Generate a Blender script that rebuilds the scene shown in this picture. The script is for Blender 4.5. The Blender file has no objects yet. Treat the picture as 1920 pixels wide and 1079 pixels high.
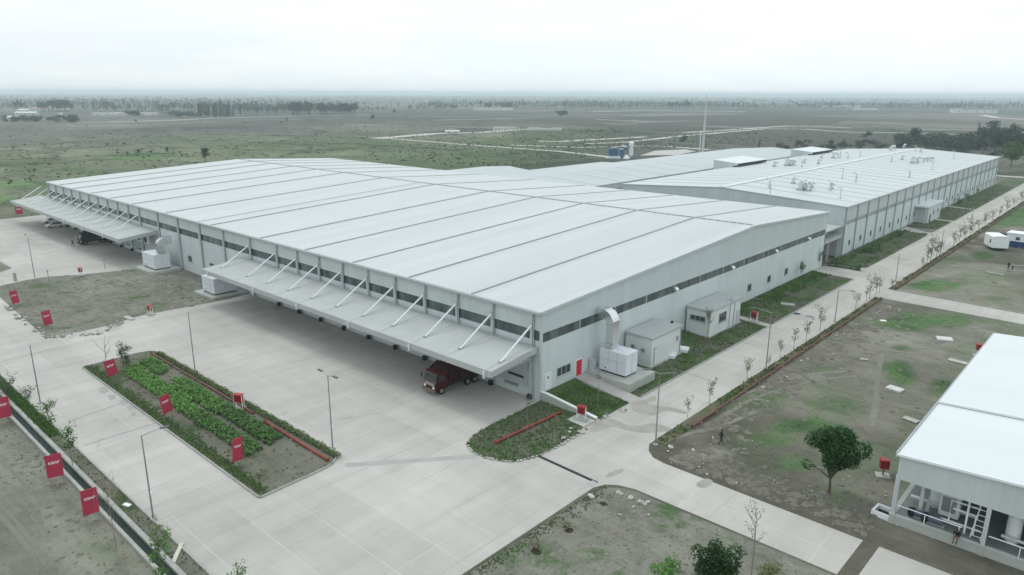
import bpy, bmesh, math, random
import numpy as np
from mathutils import Vector, Matrix, noise as mnoise
R = math.radians
rnd = random.Random(7)
scene = bpy.context.scene
COL = scene.collection

# ------------------------------------------------------------------ camera
HC = 37.0
F, YAW, PIT, ROL = 1337.75614, 0.737692, 0.265655, 0.00430559
cy_, sy_ = math.cos(YAW), math.sin(YAW)
FWD = Vector((-sy_*math.cos(PIT), cy_*math.cos(PIT), -math.sin(PIT)))
RT0 = Vector((cy_, sy_, 0)); UP0 = RT0.cross(FWD)
RT = math.cos(ROL)*RT0 + math.sin(ROL)*UP0
UP = -math.sin(ROL)*RT0 + math.cos(ROL)*UP0
cd = bpy.data.cameras.new('camera'); cam = bpy.data.objects.new('camera', cd); COL.objects.link(cam)
cd.sensor_width = 36; cd.lens = F/1920*36; cd.clip_start = 0.5; cd.clip_end = 40000
cam.matrix_world = Matrix(((RT.x, UP.x, -FWD.x, 0), (RT.y, UP.y, -FWD.y, 0), (RT.z, UP.z, -FWD.z, HC), (0, 0, 0, 1)))
scene.camera = cam

def P(px, py, z=0.0):
    """survey helper: the place on the level z seen at a photo pixel"""
    d = FWD*F + RT*(px-960) + UP*(539.5-py)
    t = (z-HC)/d.z
    return Vector((d.x*t, d.y*t, z))

# ------------------------------------------------------------------ materials
MATS = {}
def new_mat(name):
    m = bpy.data.materials.new(name); m.use_nodes = True
    nt = m.node_tree; b = nt.nodes['Principled BSDF']
    return m, nt, b
def N(nt, t, **kw):
    n = nt.nodes.new(t)
    for k, v in kw.items(): setattr(n, k, v)
    return n
def L(nt, a, b): nt.links.new(a, b)
def noise(nt, scale, detail=4, rough=0.55, vec=None, obj=False, dist=0.0):
    n = N(nt, 'ShaderNodeTexNoise'); n.inputs['Scale'].default_value = scale
    n.inputs['Detail'].default_value = detail; n.inputs['Roughness'].default_value = rough
    n.inputs['Distortion'].default_value = dist
    if vec is None:
        g = N(nt, 'ShaderNodeTexCoord') if obj else N(nt, 'ShaderNodeNewGeometry')
        vec = g.outputs['Object'] if obj else g.outputs['Position']
    L(nt, vec, n.inputs['Vector'])
    return n.outputs['Fac']
def ramp(nt, fac, a, b, ca=0.0, cb=1.0):
    n = N(nt, 'ShaderNodeMapRange'); n.inputs[1].default_value = a; n.inputs[2].default_value = b
    n.inputs[3].default_value = ca; n.inputs[4].default_value = cb
    L(nt, fac, n.inputs[0]); return n.outputs[0]
def mixc(nt, fac, a, b, mode='MIX'):
    n = N(nt, 'ShaderNodeMix', data_type='RGBA', blend_type=mode)
    for s, v in ((n.inputs[0], fac), (n.inputs[6], a), (n.inputs[7], b)):
        if hasattr(v, 'links'): L(nt, v, s)
        elif isinstance(v, (int, float)): s.default_value = v
        else: s.default_value = (*v, 1)
    return n.outputs[2]
def math_(nt, op, a, b=None, c=None):
    n = N(nt, 'ShaderNodeMath', operation=op)
    for i, v in enumerate((a, b, c)):
        if v is None: continue
        if hasattr(v, 'links'): L(nt, v, n.inputs[i])
        else: n.inputs[i].default_value = v
    return n.outputs[0]
def pos(nt): return N(nt, 'ShaderNodeNewGeometry').outputs['Position']
def sepxyz(nt, v):
    n = N(nt, 'ShaderNodeSeparateXYZ'); L(nt, v, n.inputs[0]); return n.outputs
def scaled(nt, v, s):
    n = N(nt, 'ShaderNodeVectorMath', operation='MULTIPLY'); L(nt, v, n.inputs[0]); n.inputs[1].default_value = s
    return n.outputs[0]
def bump(nt, b, h, strength=0.3, dist=0.05):
    n = N(nt, 'ShaderNodeBump'); n.inputs['Strength'].default_value = strength; n.inputs['Distance'].default_value = dist
    L(nt, h, n.inputs['Height']); L(nt, n.outputs[0], b.inputs['Normal'])

def M(name, col, rough=0.6, var=0.12, scale=0.6, metal=0.0, spec=0.3, obj=False, bumpy=0.0):
    """plain painted / solid material with a mottled tone"""
    if name in MATS: return MATS[name]
    m, nt, b = new_mat(name)
    f1 = noise(nt, scale, 5, 0.6, obj=obj); f2 = noise(nt, scale*7.3, 3, 0.6, obj=obj)
    f = math_(nt, 'ADD', math_(nt, 'MULTIPLY', f1, 0.65), math_(nt, 'MULTIPLY', f2, 0.35))
    lo = tuple(c*(1-var) for c in col); hi = tuple(min(1, c*(1+var)) for c in col)
    L(nt, mixc(nt, ramp(nt, f, 0.3, 0.7), lo, hi), b.inputs['Base Color'])
    b.inputs['Roughness'].default_value = rough; b.inputs['Metallic'].default_value = metal
    b.inputs['Specular IOR Level'].default_value = spec
    if bumpy: bump(nt, b, f2, bumpy, 0.05)
    MATS[name] = m; return m

def sheet_metal(name, col, ribs='x', rough=0.45, streak=0.06, pitch=0.9):
    """profiled painted steel: fine ribs and weather streaks that run down the slope"""
    if name in MATS: return MATS[name]
    m, nt, b = new_mat(name)
    p = pos(nt); s = sepxyz(nt, p)
    a = s[0] if ribs == 'x' else s[1] if ribs == 'y' else math_(nt, 'ADD', s[0], s[1])
    w = math_(nt, 'PINGPONG', math_(nt, 'MULTIPLY', a, 1/pitch), 0.5)
    stretch = {'x': (0.5, 0.03, 0.05), 'y': (0.03, 0.5, 0.05), 'xy': (0.9, 0.9, 0.09)}[ribs]
    f1 = noise(nt, 1.0, 5, 0.6, vec=scaled(nt, p, stretch)); f2 = noise(nt, 0.05, 3)
    f3 = noise(nt, 1.0, 4, 0.65, vec=scaled(nt, p, tuple(k*4 for k in stretch)))
    t = math_(nt, 'ADD', math_(nt, 'ADD', math_(nt, 'MULTIPLY', f1, 0.4), math_(nt, 'MULTIPLY', f2, 0.25)), math_(nt, 'MULTIPLY', f3, 0.35))
    lo = tuple(c*(1-streak) for c in col); hi = tuple(min(1, c*(1+streak)) for c in col)
    c = mixc(nt, ramp(nt, t, 0.35, 0.65), lo, hi)
    d = ramp(nt, w, 0.0, 0.08, 0.96, 1.0)
    wn = N(nt, 'ShaderNodeTexWhiteNoise', noise_dimensions='1D'); L(nt, math_(nt, 'FLOOR', math_(nt, 'MULTIPLY', a, 1/(pitch*3))), wn.inputs['W'])
    c = mixc(nt, 1.0, c, ramp(nt, wn.outputs['Value'], 0, 1, 0.965, 1.03), 'MULTIPLY')
    c = mixc(nt, 1.0, c, d, 'MULTIPLY')
    L(nt, c, b.inputs['Base Color']); b.inputs['Roughness'].default_value = rough
    b.inputs['Specular IOR Level'].default_value = 0.25
    bump(nt, b, w, 0.15, 0.03)
    MATS[name] = m; return m

def concrete_mat():
    m, nt, b = new_mat('concrete_paving')
    p = pos(nt); s = sepxyz(nt, p)
    big = noise(nt, 0.045, 4, 0.6); mid = noise(nt, 0.35, 5, 0.65); fine = noise(nt, 3.0, 4, 0.7)
    sweep = noise(nt, 1.0, 4, 0.6, vec=scaled(nt, p, (0.45, 0.05, 0.3)), dist=0.4)
    sweepx = noise(nt, 1.0, 4, 0.6, vec=scaled(nt, p, (0.035, 0.5, 0.3)), dist=0.3)
    t = math_(nt, 'ADD', math_(nt, 'MULTIPLY', big, 0.42), math_(nt, 'MULTIPLY', mid, 0.13))
    t = math_(nt, 'ADD', t, math_(nt, 'MULTIPLY', sweep, 0.25)); t = math_(nt, 'ADD', t, math_(nt, 'MULTIPLY', sweepx, 0.14))
    t = math_(nt, 'ADD', t, math_(nt, 'MULTIPLY', fine, 0.06))
    c = mixc(nt, ramp(nt, t, 0.36, 0.64), (0.34, 0.332, 0.307), (0.51, 0.497, 0.466))
    # slab tone: each cast bay a little different
    def cell(a, pitch, off): return math_(nt, 'FLOOR', math_(nt, 'DIVIDE', math_(nt, 'ADD', a, off), pitch))
    cx, cy = cell(s[0], 12.0, 4.0), cell(s[1], 4.4, 0.6)
    wn = N(nt, 'ShaderNodeTexWhiteNoise', noise_dimensions='2D'); cmb = N(nt, 'ShaderNodeCombineXYZ')
    L(nt, cx, cmb.inputs[0]); L(nt, cy, cmb.inputs[1]); L(nt, cmb.outputs[0], wn.inputs['Vector'])
    c = mixc(nt, 1.0, c, ramp(nt, wn.outputs['Value'], 0, 1, 0.93, 1.05), 'MULTIPLY')
    def joint(a, pitch, off, w, lvl, ns):
        q = math_(nt, 'PINGPONG', math_(nt, 'DIVIDE', math_(nt, 'ADD', a, off), pitch), 0.5)
        k = ramp(nt, q, w/pitch*0.4, w/pitch, 1.0, 0.0)
        return math_(nt, 'MULTIPLY', k, ramp(nt, noise(nt, ns, 2), 0.42, 0.62, 0.1, lvl))
    c = mixc(nt, joint(s[1], 4.4, 0.6, 0.085, 0.4, 0.06), c, (0.58, 0.578, 0.555))
    c = mixc(nt, joint(s[0], 12.0, 4.0, 0.09, 0.38, 0.05), c, (0.57, 0.568, 0.545))
    c = mixc(nt, joint(s[0], 6.0, 1.0, 0.07, 0.5, 0.08), c, (0.21, 0.215, 0.19))
    st = ramp(nt, noise(nt, 0.13, 6, 0.7, dist=1.2), 0.60, 0.78, 0.0, 0.5)
    c = mixc(nt, st, c, (0.21, 0.205, 0.18))
    L(nt, c, b.inputs['Base Color']); b.inputs['Roughness'].default_value = 0.85
    b.inputs['Specular IOR Level'].default_value = 0.2
    bump(nt, b, fine, 0.15, 0.02)
    MATS['concrete_paving'] = m; return m

def soil_mat(name, a, bcol, green=0.0, gcol=(0.07, 0.12, 0.05), scale=1.0):
    if name in MATS: return MATS[name]
    m, nt, b = new_mat(name)
    big = noise(nt, 0.07*scale, 5, 0.6, dist=0.8); mid = noise(nt, 0.6*scale, 6, 0.7, dist=0.5); fine = noise(nt, 5*scale, 4, 0.7)
    p = pos(nt)
    st = noise(nt, 1.0, 5, 0.65, vec=scaled(nt, p, (0.12*scale, 0.9*scale, 0.5)), dist=0.6)
    t = math_(nt, 'ADD', math_(nt, 'MULTIPLY', big, 0.3), math_(nt, 'MULTIPLY', mid, 0.3))
    t = math_(nt, 'ADD', t, math_(nt, 'ADD', math_(nt, 'MULTIPLY', fine, 0.22), math_(nt, 'MULTIPLY', st, 0.18)))
    c = mixc(nt, ramp(nt, t, 0.36, 0.64), a, bcol)
    if green:
        g = noise(nt, 0.16*scale, 5, 0.65, dist=0.6)
        g = math_(nt, 'ADD', g, math_(nt, 'MULTIPLY', math_(nt, 'SUBTRACT', mid, 0.5), 0.5))
        c = mixc(nt, ramp(nt, g, 0.62-green*0.4, 0.72-green*0.3), c, mixc(nt, fine, tuple(k*0.6 for k in gcol), tuple(k*1.4 for k in gcol)))
    L(nt, c, b.inputs['Base Color']); b.inputs['Roughness'].default_value = 0.95; b.inputs['Specular IOR Level'].default_value = 0.1
    bump(nt, b, math_(nt, 'ADD', math_(nt, 'MULTIPLY', mid, 0.7), math_(nt, 'MULTIPLY', fine, 0.3)), 0.7, 0.25)
    MATS[name] = m; return m

def leaf_mat(name, lo, hi, rough=0.6):
    if name in MATS: return MATS[name]
    m, nt, b = new_mat(name)
    g = N(nt, 'ShaderNodeNewGeometry')
    o = N(nt, 'ShaderNodeObjectInfo')
    c = mixc(nt, g.outputs['Random Per Island'], lo, hi)
    c = mixc(nt, 1.0, c, ramp(nt, o.outputs['Random'], 0, 1, 0.82, 1.18), 'MULTIPLY')
    L(nt, c, b.inputs['Base Color']); b.inputs['Roughness'].default_value = rough; b.inputs['Specular IOR Level'].default_value = 0.2
    MATS[name] = m; return m

CONC = concrete_mat()
ROOF = sheet_metal('white_roof_sheet', (0.505, 0.54, 0.545), 'x', 0.5, 0.05, 1.0)
ROOF2 = sheet_metal('white_roof_sheet_crosswise', (0.51, 0.555, 0.565), 'y', 0.5, 0.045, 1.0)
ROOF3 = sheet_metal('grey_roof_sheet', (0.44, 0.485, 0.495), 'y', 0.5, 0.05, 1.0)
ROOFB = sheet_metal('bright_roof_sheet', (0.63, 0.685, 0.695), 'y', 0.45, 0.02, 1.0)
WALL = sheet_metal('pale_wall_sheet', (0.56, 0.63, 0.625), 'xy', 0.5, 0.06, 0.5)
FASC = sheet_metal('fascia_sheet', (0.50, 0.55, 0.545), 'xy', 0.5, 0.05, 0.6)
WALLG = sheet_metal('grey_wall_sheet', (0.50, 0.565, 0.565), 'xy', 0.5, 0.05, 0.5)
LOWW = sheet_metal('lower_wall_sheet', (0.54, 0.595, 0.595), 'xy', 0.5, 0.06, 0.6)
TRIM = M('pale_trim', (0.48, 0.52, 0.525), 0.45, 0.08)
TRIMD = M('grey_trim', (0.36, 0.40, 0.40), 0.5, 0.1)
WHITE = M('white_paint', (0.76, 0.79, 0.80), 0.4, 0.06, 0.9)
CANOP = M('canopy_sheet', (0.40, 0.425, 0.41), 0.6, 0.10, 0.25)
SEAM = M('dark_seam', (0.33, 0.355, 0.36), 0.6, 0.15)
SEAML = M('soft_seam', (0.44, 0.47, 0.48), 0.6, 0.1)
BLACK = M('black_rubber', (0.015, 0.016, 0.017), 0.7, 0.2, 2)
DARK = M('dark_void', (0.03, 0.035, 0.035), 0.8, 0.2)
GREYM = M('grey_metal', (0.33, 0.35, 0.35), 0.45, 0.1, 2, 0.4)
POLE = M('galvanised_pole', (0.30, 0.32, 0.32), 0.4, 0.1, 2, 0.5)
SILV = M('galvanised_duct', (0.66, 0.69, 0.70), 0.22, 0.08, 1.5, 0.85)
RED = M('red_paint', (0.33, 0.026, 0.028), 0.45, 0.15, 2)
SIGNR = M('crimson_board', (0.40, 0.035, 0.075), 0.5, 0.06, 1)
RUST = M('rusty_red_pipe', (0.22, 0.05, 0.038), 0.65, 0.35, 0.8)
RUSTY = M('weathered_red_pipe', (0.16, 0.075, 0.055), 0.7, 0.3, 0.6)
DOORR = M('red_door_paint', (0.55, 0.025, 0.06), 0.4, 0.05)
KERB = M('kerb_concrete', (0.33, 0.34, 0.315), 0.85, 0.2, 0.8)
PLIN = M('plinth_concrete', (0.40, 0.42, 0.39), 0.8, 0.15, 0.5)
STONE = M('white_stone', (0.42, 0.42, 0.39), 0.85, 0.35, 1.5)
STONEG = M('grey_stone', (0.21, 0.21, 0.185), 0.9, 0.35, 1.5)
BARK = M('bark', (0.11, 0.09, 0.07), 0.9, 0.25, 4)
BARKP = M('pale_bark', (0.24, 0.23, 0.19), 0.9, 0.2, 4)
BLUE = M('blue_paint', (0.035, 0.11, 0.22), 0.5, 0.1)
NAVY = M('navy_paint', (0.02, 0.05, 0.16), 0.5, 0.1)
def glass_mat():
    m, nt, b = new_mat('dark_glazing')
    p = pos(nt)
    f = noise(nt, 1.0, 4, 0.6, vec=scaled(nt, p, (0.7, 0.7, 0.15)))
    L(nt, mixc(nt, ramp(nt, f, 0.35, 0.7), (0.03, 0.043, 0.045), (0.135, 0.165, 0.17)), b.inputs['Base Color'])
    b.inputs['Roughness'].default_value = 0.25; b.inputs['Specular IOR Level'].default_value = 0.5
    return m
GLASS = glass_mat()
WIND = M('window_glass', (0.035, 0.05, 0.055), 0.12, 0.2, 1, 0, 0.6)
def water_mat():
    m, nt, b = new_mat('drain_water')
    L(nt, mixc(nt, noise(nt, 0.6, 4), (0.008, 0.018, 0.014), (0.02, 0.035, 0.028)), b.inputs['Base Color'])
    b.inputs['Roughness'].default_value = 0.4; b.inputs['Specular IOR Level'].default_value = 0.08
    bump(nt, b, noise(nt, 3.0, 3), 0.1, 0.02)
    return m
WATER = water_mat()
SOIL = soil_mat('bare_soil', (0.085, 0.087, 0.068), (0.285, 0.285, 0.245), 0.2)
SOILP = soil_mat('planter_soil', (0.085, 0.087, 0.066), (0.20, 0.198, 0.16), 0.25, (0.06, 0.085, 0.04))
TURF = soil_mat('rough_turf', (0.045, 0.075, 0.03), (0.085, 0.135, 0.05), 0.0)
TURFD = soil_mat('weedy_turf', (0.085, 0.09, 0.066), (0.16, 0.16, 0.125), 0.42, (0.055, 0.11, 0.035))
DIRT = soil_mat('dirt_road', (0.38, 0.375, 0.355), (0.56, 0.55, 0.52))
MUD = soil_mat('mud_film', (0.26, 0.252, 0.22), (0.42, 0.41, 0.375))
LEAF_D = leaf_mat('leaf_dark_green', (0.007, 0.028, 0.007), (0.034, 0.105, 0.022))
LEAF_M = leaf_mat('leaf_mid_green', (0.04, 0.105, 0.025), (0.105, 0.21, 0.055))
LEAF_L = leaf_mat('leaf_bright_green', (0.06, 0.16, 0.03), (0.145, 0.30, 0.072))
LEAF_O = leaf_mat('leaf_olive', (0.075, 0.11, 0.035), (0.19, 0.23, 0.085))
LEAF_G = leaf_mat('leaf_grey_green', (0.04, 0.075, 0.045), (0.09, 0.14, 0.085))
LEAF_F = leaf_mat('leaf_far', (0.011, 0.028, 0.021), (0.036, 0.066, 0.046))
GRASS = leaf_mat('grass_blade', (0.06, 0.15, 0.035), (0.14, 0.26, 0.07))
GRASSD = leaf_mat('dry_grass_blade', (0.13, 0.145, 0.08), (0.26, 0.26, 0.17))

# ------------------------------------------------------------------ mesh builder
class MB:
    def __init__(self): self.v = []; self.f = []; self.m = []; self.mats = []
    def mi(self, mat):
        if mat not in self.mats: self.mats.append(mat)
        return self.mats.index(mat)
    def add(self, vs, fs, mat):
        o = len(self.v); self.v += [tuple(v) for v in vs]; k = self.mi(mat)
        for f in fs: self.f.append(tuple(o+i for i in f)); self.m.append(k)
        return self
    def box(self, x0, x1, y0, y1, z0, z1, mat):
        vs = [(x, y, z) for z in (z0, z1) for y in (y0, y1) for x in (x0, x1)]
        return self.add(vs, [(0, 2, 3, 1), (4, 5, 7, 6), (0, 1, 5, 4), (2, 6, 7, 3), (0, 4, 6, 2), (1, 3, 7, 5)], mat)
    def bbox(self, c, size, mat, rz=0, bev=0.0, tilt=None):
        """a box with softened edges, turned about z"""
        bm = bmesh.new(); bmesh.ops.create_cube(bm, size=1)
        bmesh.ops.scale(bm, vec=size, verts=bm.verts)
        if bev: bmesh.ops.bevel(bm, geom=bm.edges[:], offset=bev, segments=2, affect='EDGES', profile=0.6)
        mt = Matrix.Translation(c) @ Matrix.Rotation(rz, 4, 'Z')
        if tilt: mt = mt @ tilt
        bmesh.ops.transform(bm, matrix=mt, verts=bm.verts)
        self.bm(bm, mat); return self
    def bm(self, bm, mat):
        bm.verts.index_update()
        self.add([v.co[:] for v in bm.verts], [[v.index for v in f.verts] for f in bm.faces], mat); bm.free()
    def poly(self, pts, mat): return self.add(pts, [tuple(range(len(pts)))], mat)
    def prism(self, pts, z0, z1, mat, side=None):
        n = len(pts)
        a = sum(pts[i][0]*pts[(i+1) % n][1]-pts[(i+1) % n][0]*pts[i][1] for i in range(n))
        if a < 0: pts = pts[::-1]
        self.add([(p[0], p[1], z1) for p in pts], [tuple(range(n))], mat)
        self.add([(p[0], p[1], z0) for p in pts]+[(p[0], p[1], z1) for p in pts], [(i, (i+1) % n, n+(i+1) % n, n+i) for i in range(n)], side or mat)
        return self
    def extr(self, pts, vec, mat):
        """planar outline swept along vec, closed"""
        n = len(pts); q = [tuple(Vector(p)+Vector(vec)) for p in pts]
        self.add(list(pts)+q, [tuple(range(n))[::-1], tuple(range(n, 2*n))]+[(i, (i+1) % n, n+(i+1) % n, n+i) for i in range(n)], mat)
        return self
    def tube(self, pts, rad, mat, n=8, caps=True):
        pts = [Vector(p) for p in pts]; rads = rad if isinstance(rad, (list, tuple)) else [rad]*len(pts)
        vs = []; fs = []; ref = None
        for i, p in enumerate(pts):
            d = (pts[min(i+1, len(pts)-1)]-pts[max(i-1, 0)]).normalized()
            a = Vector((0, 0, 1)) if abs(d.z) < 0.9 else Vector((1, 0, 0))
            u = d.cross(a).normalized(); w = d.cross(u).normalized()
            for k in range(n):
                t = 2*math.pi*k/n; vs.append(p+(u*math.cos(t)+w*math.sin(t))*rads[i])
        for i in range(len(pts)-1):
            for k in range(n):
                fs.append((i*n+k, i*n+(k+1) % n, (i+1)*n+(k+1) % n, (i+1)*n+k))
        if caps: fs += [tuple(range(n))[::-1], tuple(range((len(pts)-1)*n, len(pts)*n))]
        return self.add(vs, fs, mat)
    def lathe(self, c, prof, mat, n=20):
        vs = []; fs = []
        for r, z in prof:
            for k in range(n): t = 2*math.pi*k/n; vs.append((c[0]+r*math.cos(t), c[1]+r*math.sin(t), c[2]+z))
        for i in range(len(prof)-1):
            for k in range(n): fs.append((i*n+k, i*n+(k+1) % n, (i+1)*n+(k+1) % n, (i+1)*n+k))
        fs += [tuple(range(n))[::-1], tuple(range((len(prof)-1)*n, len(prof)*n))]
        return self.add(vs, fs, mat)
    def wheel(self, c, r, w, mat, hub, axis='x'):
        bm = bmesh.new(); bmesh.ops.create_cone(bm, cap_ends=True, segments=20, radius1=r, radius2=r, depth=w)
        bmesh.ops.bevel(bm, geom=[e for e in bm.edges if e.is_boundary or len(e.link_faces) == 2 and max(len(f.verts) for f in e.link_faces) > 4], offset=w*0.18, segments=2, affect='EDGES')
        rot = Matrix.Rotation(math.pi/2, 4, 'Y' if axis == 'x' else 'X')
        bmesh.ops.transform(bm, matrix=Matrix.Translation(c) @ rot, verts=bm.verts); self.bm(bm, mat)
        bm = bmesh.new(); bmesh.ops.create_cone(bm, cap_ends=True, segments=14, radius1=r*0.55, radius2=r*0.5, depth=w+0.03)
        bmesh.ops.transform(bm, matrix=Matrix.Translation(c) @ rot, verts=bm.verts); self.bm(bm, hub)
        return self
    def shift(self, d):
        self.v = [(a-d[0], b-d[1], c-d[2]) for a, b, c in self.v]; return self
    def obj(self, name, parent=None, smooth=False):
        me = bpy.data.meshes.new(name); me.from_pydata(self.v, [], self.f)
        for m in self.mats: me.materials.append(m)
        me.polygons.foreach_set('material_index', self.m)
        if smooth: me.polygons.foreach_set('use_smooth', [True]*len(self.f))
        me.update()
        o = bpy.data.objects.new(name, me); COL.objects.link(o)
        if parent: o.parent = parent
        return o

def tag(o, label=None, cat=None, group=None, kind=None):
    if label: o['label'] = label
    if cat: o['category'] = cat
    if group: o['group'] = group
    if kind: o['kind'] = kind
    return o
def thing(name, label, cat, loc=(0, 0, 0), rz=0.0, group=None):
    o = bpy.data.objects.new(name, None); COL.objects.link(o)
    o.empty_display_size = 0.3; o.location = loc; o.rotation_euler = (0, 0, rz)
    return tag(o, label, cat, group)
def struct(mb, name, label=None, smooth=False):
    o = mb.obj(name, smooth=smooth); o['kind'] = 'structure'
    if label: o['label'] = label
    return o
KIDS = {}
def kids(o): return [c for c in COL.objects if c.parent == o]
def dup(root, loc, rz=0.0, s=None, label=None, group=None, ch=None):
    r = root.copy(); COL.objects.link(r); r.location = loc; r.rotation_euler = (0, 0, rz)
    if s: r.scale = (s, s, s) if isinstance(s, (int, float)) else s
    if label: r['label'] = label
    if group: r['group'] = group
    if root.name not in KIDS: KIDS[root.name] = [(c, kids(c)) for c in kids(root)]
    for c, gs in KIDS[root.name]:
        d = c.copy(); COL.objects.link(d); d.parent = r
        for g in gs:
            e = g.copy(); COL.objects.link(e); e.parent = d
    return r
HAZE_D, SKY_K, SUN_E, EXPO = 0.00020, 1.03, 0.9, 0.05
# ------------------------------------------------------------------ ground
def axis(segs):
    out = []
    for a, b, n, g in segs:
        for i in range(n):
            t = i/n; t = t if g == 1 else (g**t-1)/(g-1)
            out.append(a+(b-a)*t)
    out.append(segs[-1][1]); return np.array(out)
FAR = 22000
xs = axis([(-FAR, -1200, 40, 0.05), (-1200, -330, 60, 0.35), (-330, -40, 60, 1), (-40, 30, 78, 1), (30, 900, 40, 12), (900, FAR, 30, 10)])
ys = axis([(-200, 10, 20, 0.3), (10, 40, 16, 1), (40, 200, 150, 1), (200, 460, 80, 1.5), (460, 1600, 80, 3), (1600, FAR, 50, 8)])
GX, GY = np.meshgrid(xs, ys); nx, ny = len(xs), len(ys)
gv = np.stack([GX.ravel(), GY.ravel(), np.zeros(nx*ny)], 1)
idx = np.arange(nx*ny).reshape(ny, nx)
gf = np.stack([idx[:-1, :-1].ravel(), idx[:-1, 1:].ravel(), idx[1:, 1:].ravel(), idx[1:, :-1].ravel()], 1)
me = bpy.data.meshes.new('ground'); me.vertices.add(len(gv)); me.vertices.foreach_set('co', gv.ravel())
me.loops.add(gf.size); me.loops.foreach_set('vertex_index', gf.ravel()); me.polygons.add(len(gf))
me.polygons.foreach_set('loop_start', np.arange(0, gf.size, 4)); me.polygons.foreach_set('loop_total', np.full(len(gf), 4)); me.update()
def vnoise(x, y, s, seed=0):
    """value noise, smooth, 0..1"""
    x = x*s+seed*17.3; y = y*s+seed*9.1
    xi = np.floor(x).astype(np.int64); yi = np.floor(y).astype(np.int64); fx = x-xi; fy = y-yi
    fx = fx*fx*(3-2*fx); fy = fy*fy*(3-2*fy)
    def h(a, b):
        n = (a*374761393+b*668265263+seed*144665) & 0x7fffffff
        n = ((n ^ (n >> 13))*1274126177) & 0x7fffffff
        return (n & 0xffff)/65535.0
    return (h(xi, yi)*(1-fx)+h(xi+1, yi)*fx)*(1-fy)+(h(xi, yi+1)*(1-fx)+h(xi+1, yi+1)*fx)*fy
def fbm(x, y, s, seed=0, o=4):
    t = 0; a = 0.5; n = 0
    for i in range(o): t = t+a*vnoise(x, y, s*2**i, seed+i); n += a; a *= 0.55
    return t/n
X_, Y_ = gv[:, 0], gv[:, 1]
D_ = np.hypot(X_, Y_)
def lerp(a, b, t): return a+(b-a)*t[:, None]
def sm(v, a, b): t = np.clip((v-a)/(b-a), 0, 1); return t*t*(3-2*t)
C3 = lambda *c: np.tile(np.array(c), (len(X_), 1))
# site soil near, olive pasture to the west, darker fallow to the north and east, wooded plain beyond
col = lerp(C3(0.105, 0.102, 0.084), C3(0.195, 0.19, 0.162), sm(fbm(X_, Y_, 0.05, 1), 0.35, 0.65))
col = lerp(col, C3(0.26, 0.255, 0.225), 0.7*sm(fbm(X_, Y_, 0.11, 8, 3), 0.66, 0.8))
# graded bare ground west of the drain
wst = sm(-Y_, -17.5, -16.8)*sm(-X_, 30, 36); col = lerp(col, lerp(C3(0.115, 0.12, 0.10), C3(0.19, 0.195, 0.165), sm(fbm(X_, Y_*3, 0.06, 11), 0.35, 0.65)), wst)
past = lerp(C3(0.075, 0.105, 0.06), C3(0.135, 0.148, 0.105), sm(fbm(X_, Y_, 0.012, 2), 0.38, 0.62))
past = lerp(past, C3(0.075, 0.11, 0.055), 0.7*sm(fbm(X_, Y_, 0.03, 9), 0.55, 0.75))
fallow = lerp(C3(0.06, 0.072, 0.056), C3(0.105, 0.108, 0.094), sm(fbm(X_*0.6, Y_, 0.006, 3), 0.38, 0.62))
plain = lerp(C3(0.085, 0.088, 0.08), C3(0.14, 0.135, 0.125), sm(fbm(X_, Y_, 0.0022, 4), 0.4, 0.6))
wood = lerp(C3(0.085, 0.10, 0.09), C3(0.15, 0.15, 0.145), sm(fbm(X_, Y_, 0.0015, 5), 0.4, 0.62))
out = np.maximum(sm(-X_, 246, 275), sm(Y_, 365, 420)); out = np.maximum(out, sm(-X_, 192, 205)*sm(Y_, 162, 175)); out = np.maximum(out, sm(-X_, 180, 186)*sm(-Y_, -37.8, -37))
out = np.maximum(out, sm(X_, 15, 60)*0.5)
west = sm(-X_-0.62*Y_, -20, 140)
f = lerp(fallow, past, west)
col = lerp(col, f, out)
col = lerp(col, plain, sm(D_+250*west+240*(fbm(X_, Y_, 0.004, 6)-0.5), 830, 1030))
col = lerp(col, wood, sm(D_+500*(fbm(X_, Y_, 0.002, 7)-0.5), 1500, 2300))
# weeds on the open ground, patch by patch
PATCH = [(1700, 605, 55, 20, .9), (1790, 602, 38, 14, .7), (1690, 655, 22, 9, .8), (1685, 697, 30, 26, .9), (1500, 800, 62, 18, .85), (1440, 820, 45, 16, .6), (1570, 762, 50, 14, .55),
 (1765, 722, 26, 16, .8), (1752, 533, 62, 13, .9), (1872, 560, 30, 8, .5), (1842, 478, 28, 10, .8), (1900, 408, 40, 16, .8), (1560, 690, 22, 9, .45), (1430, 745, 40, 18, .55), (1525, 690, 18, 8, .6),
 (1480, 872, 34, 14, .6), (1800, 790, 40, 10, .4), (1700, 790, 26, 20, .35), (1620, 840, 30, 12, .4), (1390, 700, 30, 14, .4), (1850, 520, 70, 9, .35), (1340, 760, 40, 16, .5), (1570, 640, 24, 10, .5), (1880, 600, 40, 8, .5),
 (950, 1060, 60, 22, .35), (1010, 960, 70, 14, .3), (1180, 1030, 60, 14, .2), (1560, 930, 40, 16, .35), (200, 1040, 60, 12, .3), (30, 380, 60, 14, .6), (60, 350, 70, 14, .6), (265, 292, 60, 8, .8), (150, 320, 50, 8, .5)]
g = np.zeros(len(X_)); wob = fbm(X_, Y_, 0.18, 21)-0.5; wob2 = fbm(X_, Y_, 0.5, 33, 3)-0.5
for px, py, rx, ry, s_ in PATCH:
    c_ = P(px, py); a_ = P(px+rx, py)-c_; b_ = P(px, py+ry)-c_
    det = a_.x*b_.y-a_.y*b_.x; dx, dy = X_-c_.x, Y_-c_.y
    u_ = (dx*b_.y-dy*b_.x)/det; v_ = (a_.x*dy-a_.y*dx)/det
    g = np.maximum(g, s_*sm(1.35-np.hypot(u_, v_)+wob*1.5+wob2*0.8, 0.0, 0.75))
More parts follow.
